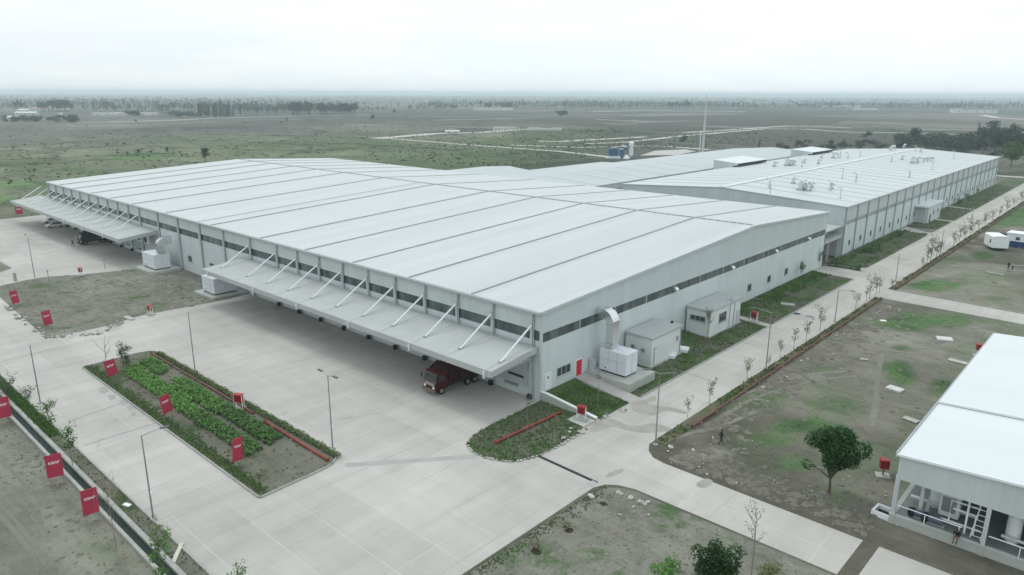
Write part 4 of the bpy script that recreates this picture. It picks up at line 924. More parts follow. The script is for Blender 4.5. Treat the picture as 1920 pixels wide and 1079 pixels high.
# ------------------------------------------------------------------ red sign boards
p = P(29, 527); t_ = MB(); t_.bbox((0, 0, .8), (.6, .35, 1.6), M('beige_block', (.34, .32, .27), .8, .15, 1), R(20), .03); o = t_.obj('marker_block'); o.location = (p.x, p.y, .05); tag(o, 'pale upright block at the far corner of the left soil plot', 'marker block')
def text_mesh(body, size, mat, parent, name, m4):
    cu = bpy.data.curves.new(name, 'FONT'); cu.body = body; cu.size = size; cu.align_x = 'CENTER'; cu.align_y = 'CENTER'; cu.extrude = .004; cu.offset = .012*size/0.5
    tmp = bpy.data.objects.new('tmp', cu); COL.objects.link(tmp)
    dg = bpy.context.evaluated_depsgraph_get(); me_ = bpy.data.meshes.new_from_object(tmp.evaluated_get(dg)); bpy.data.objects.remove(tmp)
    me_.transform(m4); me_.materials.clear(); me_.materials.append(mat); o = bpy.data.objects.new(name, me_); COL.objects.link(o); o.parent = parent; return o
LETTER = M('white_lettering', (.78, .76, .76), .5, .03)
def sign(px, yaw, tilt, w_, h, label, rnd_=False):
    p = P(*px); t = thing('sign_board', label, 'sign', (p.x, p.y, .05), yaw, 'crimson sign boards')
    rx = Matrix.Rotation(tilt, 4, 'X')
    for s in (-1, 1):
        mb = MB(); mb.bbox((0, s*w_*.36, .38+h*.25), (.06, .06, .76+h*.5), GREYM, tilt=rx); mb.obj('post', t)
    mb = MB(); mb.bbox((.05, 0, .55+h/2), (.05, w_, h), SIGNR, bev=.012, tilt=rx); b_ = mb.obj('board', t)
    m4 = Matrix.Translation((.05, 0, .55+h/2)) @ rx @ Matrix.Translation((.03, 0, h*.13)) @ Matrix.Rotation(math.pi/2, 4, 'Z') @ Matrix.Rotation(math.pi/2, 4, 'X')
    text_mesh('KISAP', w_*.26, LETTER, b_, 'lettering', m4)
    return t
sign((174, 974), R(-5), R(-1), 1.3, 2.45, 'crimson sign on bare ground by the drain, nearest the camera')
sign((107, 904), R(-14), R(-1), 1.38, 2.4, 'crimson sign by the drain, next to a leafy sapling, middle of that row')
sign((9, 792), R(-10), R(0), 1.5, 2.5, 'crimson sign by the drain, cut off by the left picture edge')
sign((448, 873), R(4), R(-5), 1.12, 2.5, 'crimson sign in the planter at the end of the leafy beds, near the slender sapling')
sign((314, 783), R(6), R(7), 1.2, 2.3, 'crimson sign leaning in the middle of the planter, in front of the leafy bed')
sign((211, 712), R(4), R(8), 1.35, 2.2, 'crimson sign at the far left corner of the planter by a bare sapling')
sign((91, 616), R(2), R(4), 1.25, 2.4, 'crimson sign on the left soil plot, at its stony near corner')
sign((30, 575), R(2), R(5), 1.15, 2.3, 'crimson sign on the left soil plot, farther left near the plot edge')
sign((37, 405), R(-20), R(0), 1.9, 2.3, 'small distant crimson sign beyond the far left yard')

# ------------------------------------------------------------------ fire hose boxes
def hose_box(loc, rz, label, frame=True, s=1.0):
    t = thing('fire_hose_box', label, 'fire hose box', loc, rz, 'red fire hose boxes'); t.scale = (s, s, s)
    mb = MB(); mb.bbox((0, 0, 1.15), (.95, .45, .8), RED, bev=.03); c_ = mb.obj('cabinet', t)
    mb = MB(); mb.box(-.38, .38, -.245, -.23, .84, 1.46, M('dark_red', (.2, .012, .016), .4, .1)); mb.obj('cabinet_door', c_)
    mb = MB(); mb.extr([(-.55, -.3, 1.56), (.55, -.3, 1.56), (.5, -.3, 1.64), (-.5, -.3, 1.64)], (0, .6, 0), RED); mb.obj('hood', t)
    for s_ in (-1, 1): mb = MB(); mb.box(s_*.5-.03, s_*.5+.03, -.2, -.14, 0, 1.6, WHITE if frame else RED); mb.box(s_*.5-.03, s_*.5+.03, .14, .2, 0, 1.6, WHITE if frame else RED); mb.box(s_*.5-.03, s_*.5+.03, -.139, .139, 1.5, 1.58, WHITE if frame else RED); mb.obj('leg', t)
    mb = MB(); mb.bbox((0, 0, .03), (1.6, 1.2, .16), KERB, bev=.02); mb.obj('base_slab', t)
    return t
hose_box(P(152, 517, .05), R(10), 'red hose box in a white frame at the far left yard edge')
hose_box(P(282, 590, .05), R(5), 'weathered hose box on the near edge of the left soil plot')
hose_box(P(449, 765, .13), R(30), 'red hose box with white frame beside the pipe in the planter', s=1.1)
hose_box((-45.5, 62.25, .2), R(20), 'red hose box on the slab by the white sloping wall')
hose_box(P(1413, 604, .2), R(0), 'red hose box in front of the windowed pump house path', s=1.1)
for q, lb in ((P(1655, 893), 'red box on a single post and slab beside the dark round tree and utility building'), (P(1834, 668), 'red box half hidden behind the far part of the utility building roof')):
    t = thing('fire_hose_box', lb, 'fire hose box', q, R(25), 'red fire hose boxes on posts')
    mb = MB(); mb.tube([(0, 0, 0), (0, 0, .95)], .07, RED, 8); mb.obj('post', t)
    mb = MB(); mb.bbox((0, 0, 1.4), (.85, .7, .95), RED, bev=.04); c_ = mb.obj('cabinet', t); mb = MB(); mb.box(-.33, .33, -.37, -.352, 1.05, 1.75, M('dark_red', (.2, .012, .016), .4, .1)); mb.obj('cabinet_door', c_)
    mb = MB(); mb.bbox((0, 0, .05), (1.3, 1.1, .2), PLIN, bev=.03); mb.obj('base_slab', t)
mb = MB(); mb.extr([(-46.6, 60.95, .26), (-44.1, 60.85, .18), (-44.1, 60.85, -.05), (-46.6, 60.95, -.05)], (0, 2.2, 0), PLIN); o = mb.obj('concrete_slab'); tag(o, 'pale tilted concrete slab at the foot of the white sloping wall', 'slab')

# ------------------------------------------------------------------ red fire-water pipes
def pipe(name, a, b_, r, z, mat, label, sup=4.0):
    a, b_ = Vector(a), Vector(b_); n_ = max(2, int((b_-a).length/6)); d = (b_-a).normalized()
    t = thing(name, label, 'pipe', (a.x, a.y, 0), 0, 'red fire water pipes')
    mb = MB(); pts = [a.lerp(b_, i/n_)-Vector((a.x, a.y, 0)) for i in range(n_+1)]
    for q in pts: q.z = z+rnd.uniform(-.015, .015)
    mb.tube(pts, r, mat, 10)
    for q in pts[1:-1]: mb.tube([q-d*.05, q+d*.05], r*1.35, mat, 10)
    for e, s_ in ((pts[0], 1), (pts[-1], -1)): mb.tube([e, e+d*s_*.12], r*1.6, mat, 12)
    mb.obj('pipe_run', t)
    k = sup/2; ln = (b_-a).length; ang = math.atan2(d.y, d.x)
    while k < ln: q = d*k; mb = MB(); mb.bbox((q.x, q.y, max(.05, (z-r)/2)), (.28, r*2.6, max(.1, z-r+.06)), KERB, ang, .02); mb.obj('support', t); k += sup
    return t
pipe('fire_pipe', (-104.6, 37.0, 0), (-74.9, 36.9, 0), .13, .30, RUSTY, 'rusty red pipe along the planter, far piece before the hose box')
pipe('fire_pipe', (-71.9, 36.7, 0), (-58.8, 36.5, 0), .15, .32, RUST, 'red pipe along the planter, near piece beyond the hose box')
pipe('fire_pipe', (-48.7, 50.9, 0), (-48.3, 61.8, 0), .15, .34, RUST, 'red pipe lying across the rounded grass island')
pipe('fire_pipe', (-34.9, 69.2, 0), (-35.3, 141.6, 0), .13, .30, RUSTY, 'long rusty red pipe beside the side road, near stretch')
pipe('fire_pipe', (-35.3, 151.4, 0), (-35.0, 390, 0), .13, .30, RUSTY, 'long faded pipe beside the side road, far stretch past the cross road')

# ------------------------------------------------------------------ air handling units
AHUW = M('ahu_panel', (.64, .675, .72), .4, .04, .8)
def ahu(loc, sx, sy, h, label, duct, rz=0.0):
    t = thing('air_handling_unit', label, 'air handling unit', loc, rz, 'white air handling units')
    mb = MB(); mb.bbox((0, 0, .22+h/2), (sx, sy, h), AHUW, bev=.04); c_ = mb.obj('casing', t)
    mb = MB()
    for k in range(1, 3):
        x = -sx/2+sx*k/3
        mb.box(x-.02, x+.02, -sy/2-.012, -sy/2-.004, .3, .2+h, GREYM); mb.box(x-.02, x+.02, sy/2+.004, sy/2+.012, .3, .2+h, GREYM)
    mb.box(-sx/2+.05, sx/2-.05, -sy/2-.014, -sy/2-.006, .2+h*.55, .2+h*.55+.04, GREYM); mb.box(sx/2+.004, sx/2+.012, -.02, .02, .3, .2+h, GREYM)
    mb.obj('panel_joint', c_)
    mb = MB(); mb.box(-sx/2+.15, sx/2-.15, -sy/2+.1, sy/2-.1, 0, .215, BLACK); mb.obj('base_frame', t)
    mb = MB(); mb.bbox((-sx*.22, -sy/2-.12, .8), (.5, .22, .5), WHITE, bev=.05); mb.bbox((-sx*.22, -sy/2-.16, .8), (.22, .2, .22), DARK, bev=.03); mb.tube([(-sx*.22, -sy/2-.1, .5), (-sx*.22, -sy/2-.3, .02)], .05, GREYM, 6); mb.obj('pipe_connection', t)
    mb = MB(); mb.bbox((sx*.12, 0, .2+h+.05), (1.2, .7, .1), AHUW, bev=.03); mb.obj('hatch', t)
    if duct: 
        x, y, z0, z1, r0, tox, toy = duct
        mb = MB(); d = Vector((tox, toy, 0)).normalized(); n_ = Vector((-d.y, d.x, 0)); hw = r0
        prof = [Vector((x, y, z0)), Vector((x, y, z0+.9))]; prof[1] -= d*.25; prof.append(prof[1]+Vector((0, 0, z1-z0-2.2)))
        base = prof[-1]; ra = 1.3
        for k in range(1, 8): a = math.pi/2*k/7; prof.append(base+d*(ra*(1-math.cos(a)))+Vector((0, 0, ra*math.sin(a))))
        prof.append(prof[-1]+d*(math.hypot(tox, toy)-ra-.25))
        rings = []
        for i, q in enumerate(prof):
            tg = (prof[min(i+1, len(prof)-1)]-prof[max(i-1, 0)]).normalized(); up = n_.cross(tg)
            rings.append([q+n_*hw+up*hw*.8, q-n_*hw+up*hw*.8, q-n_*hw-up*hw*.8, q+n_*hw-up*hw*.8])
        vs = [v for r_ in rings for v in r_]; fs = [(i*4+k, i*4+(k+1) % 4, i*4+4+(k+1) % 4, i*4+4+k) for i in range(len(rings)-1) for k in range(4)]
        mb.add(vs, fs+[(0, 1, 2, 3), tuple(range(len(vs)-4, len(vs)))], SILV); dt = mb.obj('duct', t)
        mb = MB()
        for i in (1, 2, 9): 
            q = prof[i]; mb.bbox((q.x, q.y, q.z), (hw*2.12, hw*1.75, .07) if i < 3 else (.07, hw*2.1, hw*1.75), GREYM, math.atan2(d.y, d.x)+(math.pi/2 if i < 3 else 0))
        mb.obj('flange', dt)
    return t
def plinth(outline, z, label):
    mb = MB(); mb.prism(outline, -.05, z, PLIN); o = mb.obj('concrete_plinth'); tag(o, label, 'plinth', 'concrete plinths'); return o
plinth([(-52.5, 72.45), (-45.6, 72.45), (-45.6, 78.6), (-52.5, 78.6)], 1.3, 'tall concrete plinth against the gable, carrying a white unit near the red door')
mb = MB(); mb.box(-52.5, -45.56, 72.42, 72.449, 1.16, 1.34, KERB)
ahu((-49.3, 75.3, 1.3), 4.2, 2.7, 2.95, 'white air unit on the tall plinth near the red door', (-1.1, -.4, 3.1, 7.9, .72, -2.15, .0))
plinth(round_poly([(-152.2, 56.2, 2.4), (-152.6, 62.4, .3), (-162.4, 62.4, .3), (-161.6, 55.9, 2.0)], .5), .62, 'rounded concrete plinth at the back of the left soil plot')
ahu((-157.2, 59.2, .62), 6.2, 3.3, 3.0, 'white air unit with a fat silver duct at the back of the soil plot', (2.2, .4, 3.2, 5.9, .95, .6, 2.6))
plinth([(-125.2, 56.2), (-125.0, 63.0), (-132.6, 63.0), (-132.6, 56.0)], .5, 'flat concrete plinth at the end of the near dock canopy')
ahu((-129.0, 59.4, .5), 4.8, 4.4, 2.9, 'white air unit standing half under the end of the near canopy', None)
mb = MB(); mb.box(-52.55, -51.9, 73.2, 73.9, .9, 2.8, TRIM); o = mb.obj('electric_cabinet'); tag(o, 'pale upright cabinet at the wall end of the tall plinth', 'cabinet')

# ------------------------------------------------------------------ vehicles
TRED = M('truck_red_shaded', (.06, .006, .0055), .4, .2, 1.2); TTARP = M('truck_maroon_tarpaulin', (.030, .006, .007), .75, .3, .8)  # cab red, trim and grille darkened to hold the canopy's shade
t = thing('truck', 'red lorry with a dark maroon covered body reversed under the near canopy', 'truck', (-64.2, 55.2, 0.03), R(-3))
# front faces -y in its own axes
mb = MB(); mb.extr([(-1.2, 0.05, .75), (-1.2, 0, 1.7), (-1.2, .28, 2.85), (-1.2, .6, 3.05), (-1.2, 2.0, 3.1), (-1.2, 2.05, .75)], (2.4, 0, 0), TRED); cab = mb.obj('cab', t)
mb = MB(); mb.add([(-1.0, .015, 1.82), (1.0, .015, 1.82), (1.0, .235, 2.75), (-1.0, .235, 2.75)], [(0, 1, 2, 3)], WIND); mb.obj('windscreen', cab)
mb = MB()
for a, b_ in (((-1.12, 0, 1.72), (1.12, 0, 1.72)), ((-1.12, .22, 2.82), (1.12, .22, 2.82)), ((-1.1, 0, 1.72), (-1.1, .22, 2.82)), ((1.1, 0, 1.72), (1.1, .22, 2.82))): mb.tube([a, b_], .04, M('truck_trim_shaded', (.20, .18, .17), .5, .1), 6)
mb.obj('windscreen_surround', cab)
mb = MB(); mb.bbox((0, -.03, 1.42), (1.9, .08, .38), M('truck_cream_shaded', (.30, .27, .24), .5, .2, 3), bev=.02); mb.obj('grille', cab)
mb = MB(); mb.bbox((0, -.18, .72), (2.4, .3, .38), M('truck_bumper', (.16, .13, .11), .6, .3, 3), bev=.05); mb.obj('bumper', t)
for s in (-1, 1):
    mb = MB(); mb.bbox((s*.85, -.08, 1.08), (.34, .12, .26), WHITE, bev=.05); mb.obj('headlight', cab)
    mb = MB(); mb.box(s*1.205-.004 if s > 0 else -1.213, s*1.205+.008 if s > 0 else -1.201, .45, 1.45, 1.85, 2.6, WIND); mb.obj('side_window', cab)
    mb = MB(); mb.tube([(s*1.2, .1, 2.5), (s*1.5, -.1, 2.5)], .025, BLACK, 5); mb.bbox((s*1.5, -.12, 2.25), (.2, .08, .5), BLACK, bev=.02); mb.obj('mirror', cab)
mb = MB(); mb.extr([(-1.3, 2.2, 1.1), (1.3, 2.2, 1.1), (1.3, 2.2, 2.9), (1.05, 2.2, 3.6), (.5, 2.2, 3.85), (-.5, 2.2, 3.85), (-1.05, 2.2, 3.6), (-1.3, 2.2, 2.9)], (0, 5.6, 0), TTARP); bd = mb.obj('cargo_body', t)
mb = MB(); mb.extr([(-1.15, .9, 3.1), (-1.15, 2.19, 3.1), (-1.15, 2.19, 3.8)], (2.3, 0, 0), TTARP); mb.obj('crown_box', t)
mb = MB(); mb.box(-1.34, 1.34, 2.1, 7.85, .95, 1.1, BLACK)
for k in range(6):
    y = 2.4+k; mb.box(1.305, 1.34, y, y+.08, 1.1, 2.9, TRED); mb.box(-1.34, -1.305, y, y+.08, 1.1, 2.9, TRED)
mb.obj('body_rails', bd)
for y in (1.0, 5.4, 6.6):
    for s in (-1, 1): mb = MB(); mb.wheel((s*1.02, y, .52), .52, .34, BLACK, GREYM); mb.obj('wheel', t)
mb = MB(); mb.bbox((0, 3.6, .8), (.9, 6.4, .25), BLACK); mb.obj('chassis', t)
# dark lorry under the far canopy
TBLK = M('lorry_black', (.022, .024, .026), .55, .3, 1.5)
p = P(146, 460); t = thing('truck', 'black lorry with an orange side stripe under the far canopy', 'truck', (p.x+1.0, p.y+.2, .03), R(4))
mb = MB(); mb.extr([(-1.2, 0.05, .7), (-1.2, 0, 1.6), (-1.2, .3, 2.8), (-1.2, 1.9, 2.95), (-1.2, 1.9, .7)], (2.4, 0, 0), TBLK); cab = mb.obj('cab', t)
mb = MB(); mb.add([(-1.0, .01, 1.68), (1.0, .01, 1.68), (1.0, .255, 2.65), (-1.0, .255, 2.65)], [(0, 1, 2, 3)], WIND); mb.obj('windscreen', cab)
for s in (-1, 1):
    mb = MB(); mb.bbox((s*.85, -.05, 1.0), (.34, .12, .24), WHITE, bev=.04); mb.obj('headlight', cab)
    mb = MB(); mb.tube([(s*1.2, .1, 2.3), (s*1.5, -.15, 2.3)], .025, BLACK, 5); mb.bbox((s*1.5, -.15, 2.05), (.22, .08, .55), WHITE if s < 0 else BLACK, bev=.02); mb.obj('mirror', cab)
mb = MB(); mb.bbox((0, 4.7, 2.1), (2.5, 5.4, 2.5), TBLK, bev=.06); bd = mb.obj('cargo_body', t)
mb = MB(); mb.box(1.255, 1.27, 2.4, 7.2, 1.5, 1.62, M('orange_stripe', (.35, .13, .03), .5, .2)); mb.obj('stripe', bd)
for y in (.95, 5.2, 6.3):
    for s in (-1, 1): mb = MB(); mb.wheel((s*1.0, y, .5), .5, .32, BLACK, GREYM); mb.obj('wheel', t)
mb = MB(); mb.bbox((0, 3.6, .75), (.9, 6.6, .22), BLACK); mb.bbox((0, -.1, .62), (2.4, .25, .32), BLACK, bev=.04); mb.obj('chassis', t)
# white cars
CARW = M('car_white', (.66, .68, .68), .25, .03, 1, 0, .5)
def car(loc, rz, label, grp=None):
    t = thing('parked_car', label, 'car', loc, rz, grp)
    # long axis y, front at -y
    bm = bmesh.new(); prof = [(-2.1, .35), (-2.15, .62), (-2.0, .80), (-1.05, .95), (1.75, .98), (2.1, .88), (2.12, .35)]
    mb = MB(); mb.extr([(-.82, y, z) for y, z in prof], (1.64, 0, 0), CARW); b_ = mb.obj('body', t)
    mb = MB(); v0 = [(-.76, -1.1, .95), (.76, -1.1, .95), (.78, 1.75, .97), (-.78, 1.75, .97)]; v1 = [(-.6, -.35, 1.48), (.6, -.35, 1.48), (.62, 1.1, 1.48), (-.62, 1.1, 1.48)]
    mb.add(v0+v1, [(0, 1, 5, 4), (1, 2, 6, 5), (2, 3, 7, 6), (3, 0, 4, 7)], WIND); mb.obj('glazing', t)
    mb = MB(); mb.bbox((0, .38, 1.5), (1.26, 1.5, .06), CARW, bev=.02)
    for s in (-1, 1):
        mb.tube([(s*.76, -1.1, .96), (s*.61, -.35, 1.49)], .035, CARW, 6); mb.tube([(s*.78, 1.75, .98), (s*.63, 1.1, 1.49)], .04, CARW, 6); mb.tube([(s*.79, .3, .97), (s*.64, .35, 1.49)], .03, CARW, 6)
    mb.obj('roof', t)
    for y in (-1.35, 1.3):
        for s in (-1, 1): mb = MB(); mb.wheel((s*.74, y, .32), .32, .2, BLACK, GREYM); mb.obj('wheel', t)
    for s in (-1, 1):
        mb = MB(); mb.bbox((s*.6, -2.08, .68), (.34, .12, .14), M('headlamp_glass', (.5, .52, .52), .1, .02), bev=.02); mb.obj('headlight', t)
        mb = MB(); mb.bbox((s*.62, 2.1, .72), (.26, .06, .2), RED, bev=.02); mb.obj('tail_light', t)
        mb = MB(); mb.bbox((s*.9, -.85, .98), (.16, .1, .12), CARW, bev=.02); mb.obj('mirror', t)
    return t
p = P(92, 427); car((p.x+.8, p.y+1.2, .03), R(-4), 'white car under the far canopy, nearer of the pair', 'white cars under the far canopy')
p = P(84, 419); car((p.x+.6, p.y+1.6, .03), R(-2), 'white car under the far canopy, farther of the pair', 'white cars under the far canopy')
# ------------------------------------------------------------------ site cabins and trailer
p = P(1853, 468); t = thing('site_trailer', 'white box trailer cabin on wheels with a drawbar on the open ground', 'trailer', (p.x+1.1, p.y+2.2, 0), R(-62))
mb = MB(); mb.bbox((0, 0, 2.0), (5.6, 3.6, 2.7), WHITE, bev=.12); b_ = mb.obj('body', t)
mb = MB(); mb.extr([(-2.85, -1.9, 3.36), (-2.85, 1.9, 3.36), (-2.85, 1.2, 3.62), (-2.85, -1.2, 3.62)], (5.7, 0, 0), WHITE); mb.obj('roof', t)
mb = MB(); mb.box(-2.83, -2.81, -.45, .45, .9, 2.9, TRIM); mb.obj('door', b_); mb = MB(); mb.box(.8, 1.7, -1.825, -1.81, 1.7, 2.6, WIND); mb.obj('window', b_)
for s in (-1, 1): mb = MB(); mb.wheel((.6, s*1.5, .45), .45, .26, BLACK, GREYM, 'y'); mb.obj('wheel', t)
mb = MB(); mb.tube([(-2.8, .6, .6), (-4.0, 0, .55), (-2.8, -.6, .6)], .06, GREYM, 6); mb.tube([(-3.8, 0, .55), (-3.8, 0, 0)], .05, GREYM, 6); mb.obj('drawbar', t)
a, b_ = P(1884, 462), P(1925, 467.5); ang = math.atan2((b_-a).y, (b_-a).x)
t = thing('site_office', 'long white site office with a navy lower band and small dark windows', 'site cabin', a, ang)
mb = MB(); mb.box(0, 16, 0, 4.0, 0, 1.55, NAVY); mb.box(0, 16, .02, 3.98, 1.551, 3.4, WHITE); w_ = mb.obj('wall', t)
mb = MB(); mb.box(-.15, 16.2, -.2, 4.2, 3.41, 3.62, WHITE); mb.obj('roof', t)
for k in range(5): mb = MB(); mb.box(2+k*3.1, 2.9+k*3.1, -.02, .012, 1.9, 2.7, WIND); mb.obj('window', t)
mb = MB(); mb.bbox((4.5, 2.2, 3.95), (1.0, .7, .6), GREYM, bev=.05); mb.obj('roof_unit', t)
mb = MB(); mb.box(-2.0, -.02, 1, 3.2, 0, 3.0, M('dark_annex', (.025, .035, .045), .6, .1)); mb.obj('annex', t)

# ------------------------------------------------------------------ slabs, stones and rubble
def slab(px, sx, sy, rz, label, h=.25, mat=WHITE, z=.12):
    p = P(*px, z); mb = MB(); mb.bbox((0, 0, 0), (sx, sy, h), mat, bev=.03, tilt=Matrix.Rotation(R(2), 4, 'X')); o = mb.obj('concrete_slab'); o.location = (p.x, p.y, z); o.rotation_euler = (0, 0, R(rz)); return tag(o, label, 'slab', 'pale slabs lying on the ground')
slab((1678, 730), 1.9, 1.3, -12, 'white slab lying beside the green weed patch, mid open ground', .3, M('slab_white', (.55, .56, .54), .8, .12, 1.2))
slab((1771, 636), 2.2, 1.6, 25, 'white slab lying on a dark heap near the upper weeds', .3, M('slab_white', (.55, .56, .54), .8, .12, 1.2))
slab((1708, 787), 1.7, .9, -15, 'pale slab close to the roof corner of the utility building', .1, STONE)
slab((1796, 678), 2.4, 1.0, -8, 'pale slab lying along the utility building side', .1, STONE)
slab((1256, 666), 1.7, 1.5, 15, 'white cover slab in the weeds near the blank pump house corner', .5, z=.6)
slab((1279, 655), 1.8, 1.5, 15, 'white cover slab in the weeds, farther along from its twin', .5, z=.6)
slab((1866, 513), 3.4, .5, -10, 'long pale slab on bare ground below the two standing people', .1, STONE)
slab((1620, 674), 1.0, .5, 10, 'small pale slab on the bare ground between pipe and weeds', .1, STONE)
slab((1656, 602), .9, .6, 30, 'pale slab on dark soil next to the red pipe', .2)
slab((242, 597), 2.6, .8, 5, 'pale slab on the near edge of the soil plot', .25, STONE)
slab((1477, 571), 2.4, 1.0, 20, 'pale slab lying on the turf by the four small windows', .25, STONE, .25)
slab((333, 1037), 2.7, .35, -38, 'cream plank lying across the verge beside the drain', .14, M('cream_timber', (.52, .50, .42), .7, .15, 2))
slab((238, 947), .8, .4, 20, 'small white slab on the verge near the bare willow', .12)
p = P(1665, 972); t = thing('inspection_pit', 'white rimmed square pit at the corner of the utility building', 'inspection pit', (p.x-.3, p.y+.3, 0), R(-5))
mb = MB(); 
for (x0, x1, y0, y1) in ((-1, 1, -.8, -.6), (-1, 1, .6, .8), (-1, -.8, -.599, .599), (.8, 1, -.599, .599)): mb.box(x0, x1, y0, y1, 0, .5, WHITE)
mb.obj('rim', t); mb = MB(); mb.box(-.799, .799, -.599, .599, .02, .1, DARK); mb.obj('pit_floor', t)
def rock_mesh(seed, mat):
    r_ = random.Random(seed); bm = bmesh.new(); bmesh.ops.create_icosphere(bm, subdivisions=1, radius=.5)
    for v in bm.verts: v.co *= r_.uniform(.7, 1.2); v.co.z *= .7
    mb = MB(); mb.bm(bm, mat); o = mb.obj('stone'); return o
ROCKS = [rock_mesh(i, STONE) for i in range(5)]+[rock_mesh(i+9, STONEG) for i in range(3)]
USED = set()
def rock(x, y, z, s, label, group, k=None):
    k = rnd.randrange(len(ROCKS)) if k is None else k
    if k not in USED: USED.add(k); o = ROCKS[k]
    else: o = ROCKS[k].copy(); COL.objects.link(o)
    o.location = (x, y, z); o.rotation_euler = (rnd.uniform(-.3, .3), rnd.uniform(-.3, .3), rnd.uniform(0, 6.3)); o.scale = (s*rnd.uniform(.7, 1.3), s*rnd.uniform(.7, 1.2), s*rnd.uniform(.6, 1)); return tag(o, label, 'stone', group)
# rim of whitewashed stones round the grassy island
ring = ISL[5:]+[ISL[0]]; dist = 0
for i in range(len(ring)-1):
    a, b_ = Vector(ring[i]), Vector(ring[i+1]); ln = (b_-a).length; k = rnd.uniform(0, .3)
    while k < ln:
        q = a.lerp(b_, k/ln); rock(q.x+rnd.uniform(-.08, .08), q.y+rnd.uniform(-.08, .08), .12, rnd.uniform(.25, .45), 'small pale stone in the rim around the rounded grass island', 'stones rimming the grass island', rnd.choice((0, 1, 2, 3, 4, 5))); k += rnd.uniform(.3, .55)
for i, (a, b_, n_, sp) in enumerate((((5, 572), (82, 634), 34, .5), ((84, 634), (190, 626), 28, .5), ((190, 622), (226, 606), 22, .9))):
    for k in range(n_):
        q = P(*a).lerp(P(*b_), rnd.random()); rock(q.x+rnd.gauss(0, sp*.6), q.y+rnd.gauss(0, sp*.6), .14, rnd.uniform(.3, .75), 'pale stone along the rubble edge of the left soil plot', 'rubble stones edging the soil plot')
for px in ((1127, 787), (1134, 784), (1137, 779), (1142, 782), (1168, 773), (1173, 770), (1165, 771), (1085, 811), (1092, 813), (1100, 806), (1070, 806), (1067, 812), (1056, 824), (1300, 846), (1258, 841), (1252, 848)):
    q = P(*px); rock(q.x, q.y, .12, rnd.uniform(.35, .75), 'loose pale stone by the muddy mouth of the side road', 'loose stones at the side road mouth')
for px, s in (((1109, 932), .7), ((1182, 935), .8), ((1200, 943), .8), ((1208, 946), .7), ((1160, 925), .6), ((1165, 928), .6), ((1214, 943), .6), ((1188, 952), .35), ((1216, 967), .3), ((1162, 967), .4)):
    q = P(*px); rock(q.x, q.y, .08, s, 'pale stone on the near soil corner below the cross road', 'stones on the near soil corner', rnd.randrange(5))
for i in range(46):
    q = P(rnd.uniform(1250, 1640), 0+0) if False else Vector((rnd.uniform(-33, -14), rnd.uniform(61, 72), 0)); rock(q.x, q.y, .04, rnd.uniform(.12, .35), 'small stone scattered on the open ground above the lower cross road', 'stones scattered above the cross road')
for i in range(40):
    q = Vector((-35+abs(rnd.gauss(0, 2.6))+.8, rnd.uniform(72, 138), 0)); rock(q.x, q.y, .05, rnd.uniform(.2, .6), 'stone lying in the rough ground along the red pipe', 'stones along the red pipe')

for px, lb, m_ in (((1494, 589), 'dark round manhole cover on the side road, nearer the turf', 'cover_dark'), ((1518, 594), 'grey round manhole cover on the side road, nearer the red pipe', 'cover_grey')):
    q = P(*px); mb = MB(); mb.lathe((0, 0, 0), [(.62, 0), (.62, .03), (.5, .035)], M(m_, (.05, .052, .05) if 'dark' in m_ else (.2, .21, .2), .7, .2), 20); o = mb.obj('manhole_cover'); o.location = (q.x, q.y, .036); tag(o, lb, 'manhole cover')
# ------------------------------------------------------------------ tall mast, blue plant, far buildings
t = thing('chimney_mast', 'tall pale tapering mast with a side pipe rising behind the rear hall', 'mast', (-226, 433, 0)); sc_ = 1
mb = MB(); CM = M('mast_concrete', (.55, .57, .56), .7, .08, .3); mb.tube([(0, 0, 0), (0, 0, 12), (0, 0, 22)], [.88, .72, .58], CM, 16); mb.obj('shaft', t)
mb = MB(); mb.tube([(0, 0, 22), (0, 0, 30), (0, 0, 37)], [.45, .33, .2], CM, 10); mb.obj('upper_tube', t)
mb = MB(); mb.tube([(-1.9, -.8, 0), (-1.7, -.8, 14)], .3, WHITE, 8); mb.obj('side_pipe', t)
mb = MB(); mb.lathe((0, 0, 21.9), [(1.4, 0), (1.4, .15)], GREYM, 16); mb.tube([(0, 1.3, 12), (0, 1.2, 22)], .06, GREYM, 6); mb.lathe((0, 0, 12), [(1.6, 0), (1.6, .12)], GREYM, 16); mb.obj('platform', t)
p = P(1160, 297); t = thing('batching_plant', 'blue and white batching plant with a tall white silo', 'batching plant', (p.x, p.y, 0), YAW)
mb = MB(); mb.bbox((-3.5, 0, 3.6), (5.4, 3.4, 4.2), BLUE, bev=.05); mb.bbox((-3.5, 0, 5.9), (3.6, 2.6, .5), GREYM, bev=.1); mb.obj('hopper', t)
mb = MB(); mb.box(-7.6, 1.0, -2, 2, 0, .9, WHITE); mb.box(-6.4, -5.8, -1.6, -1.2, .9, 1.5, WHITE); mb.box(-3, -2.4, -1.6, -1.2, .9, 1.5, WHITE); mb.obj('base', t)
mb = MB(); mb.bbox((1.8, 0, 2.4), (2.2, 2.4, 4.6), BLUE, bev=.05); mb.bbox((3.2, 0, 5.2), (3.0, 2.2, 1.4), BLUE, bev=.05, tilt=Matrix.Rotation(R(-18), 4, 'Y')); mb.bbox((1.6, -.2, 5.3), (2.4, 2.0, .7), M('pale_blue', (.35, .48, .58), .5, .1), bev=.1); mb.obj('mixer', t)
mb = MB(); mb.tube([(4.2, 0, 6.6), (1.6, 0, 7.4)], .5, WHITE, 10); mb.obj('conveyor', t)
mb = MB(); mb.lathe((7.3, 0, .6), [(.4, 0), (1.25, 1.2), (1.4, 6), (1.45, 7.2), (1.4, 8.6), (.5, 9.2)], WHITE, 18); s_ = mb.obj('silo', t)
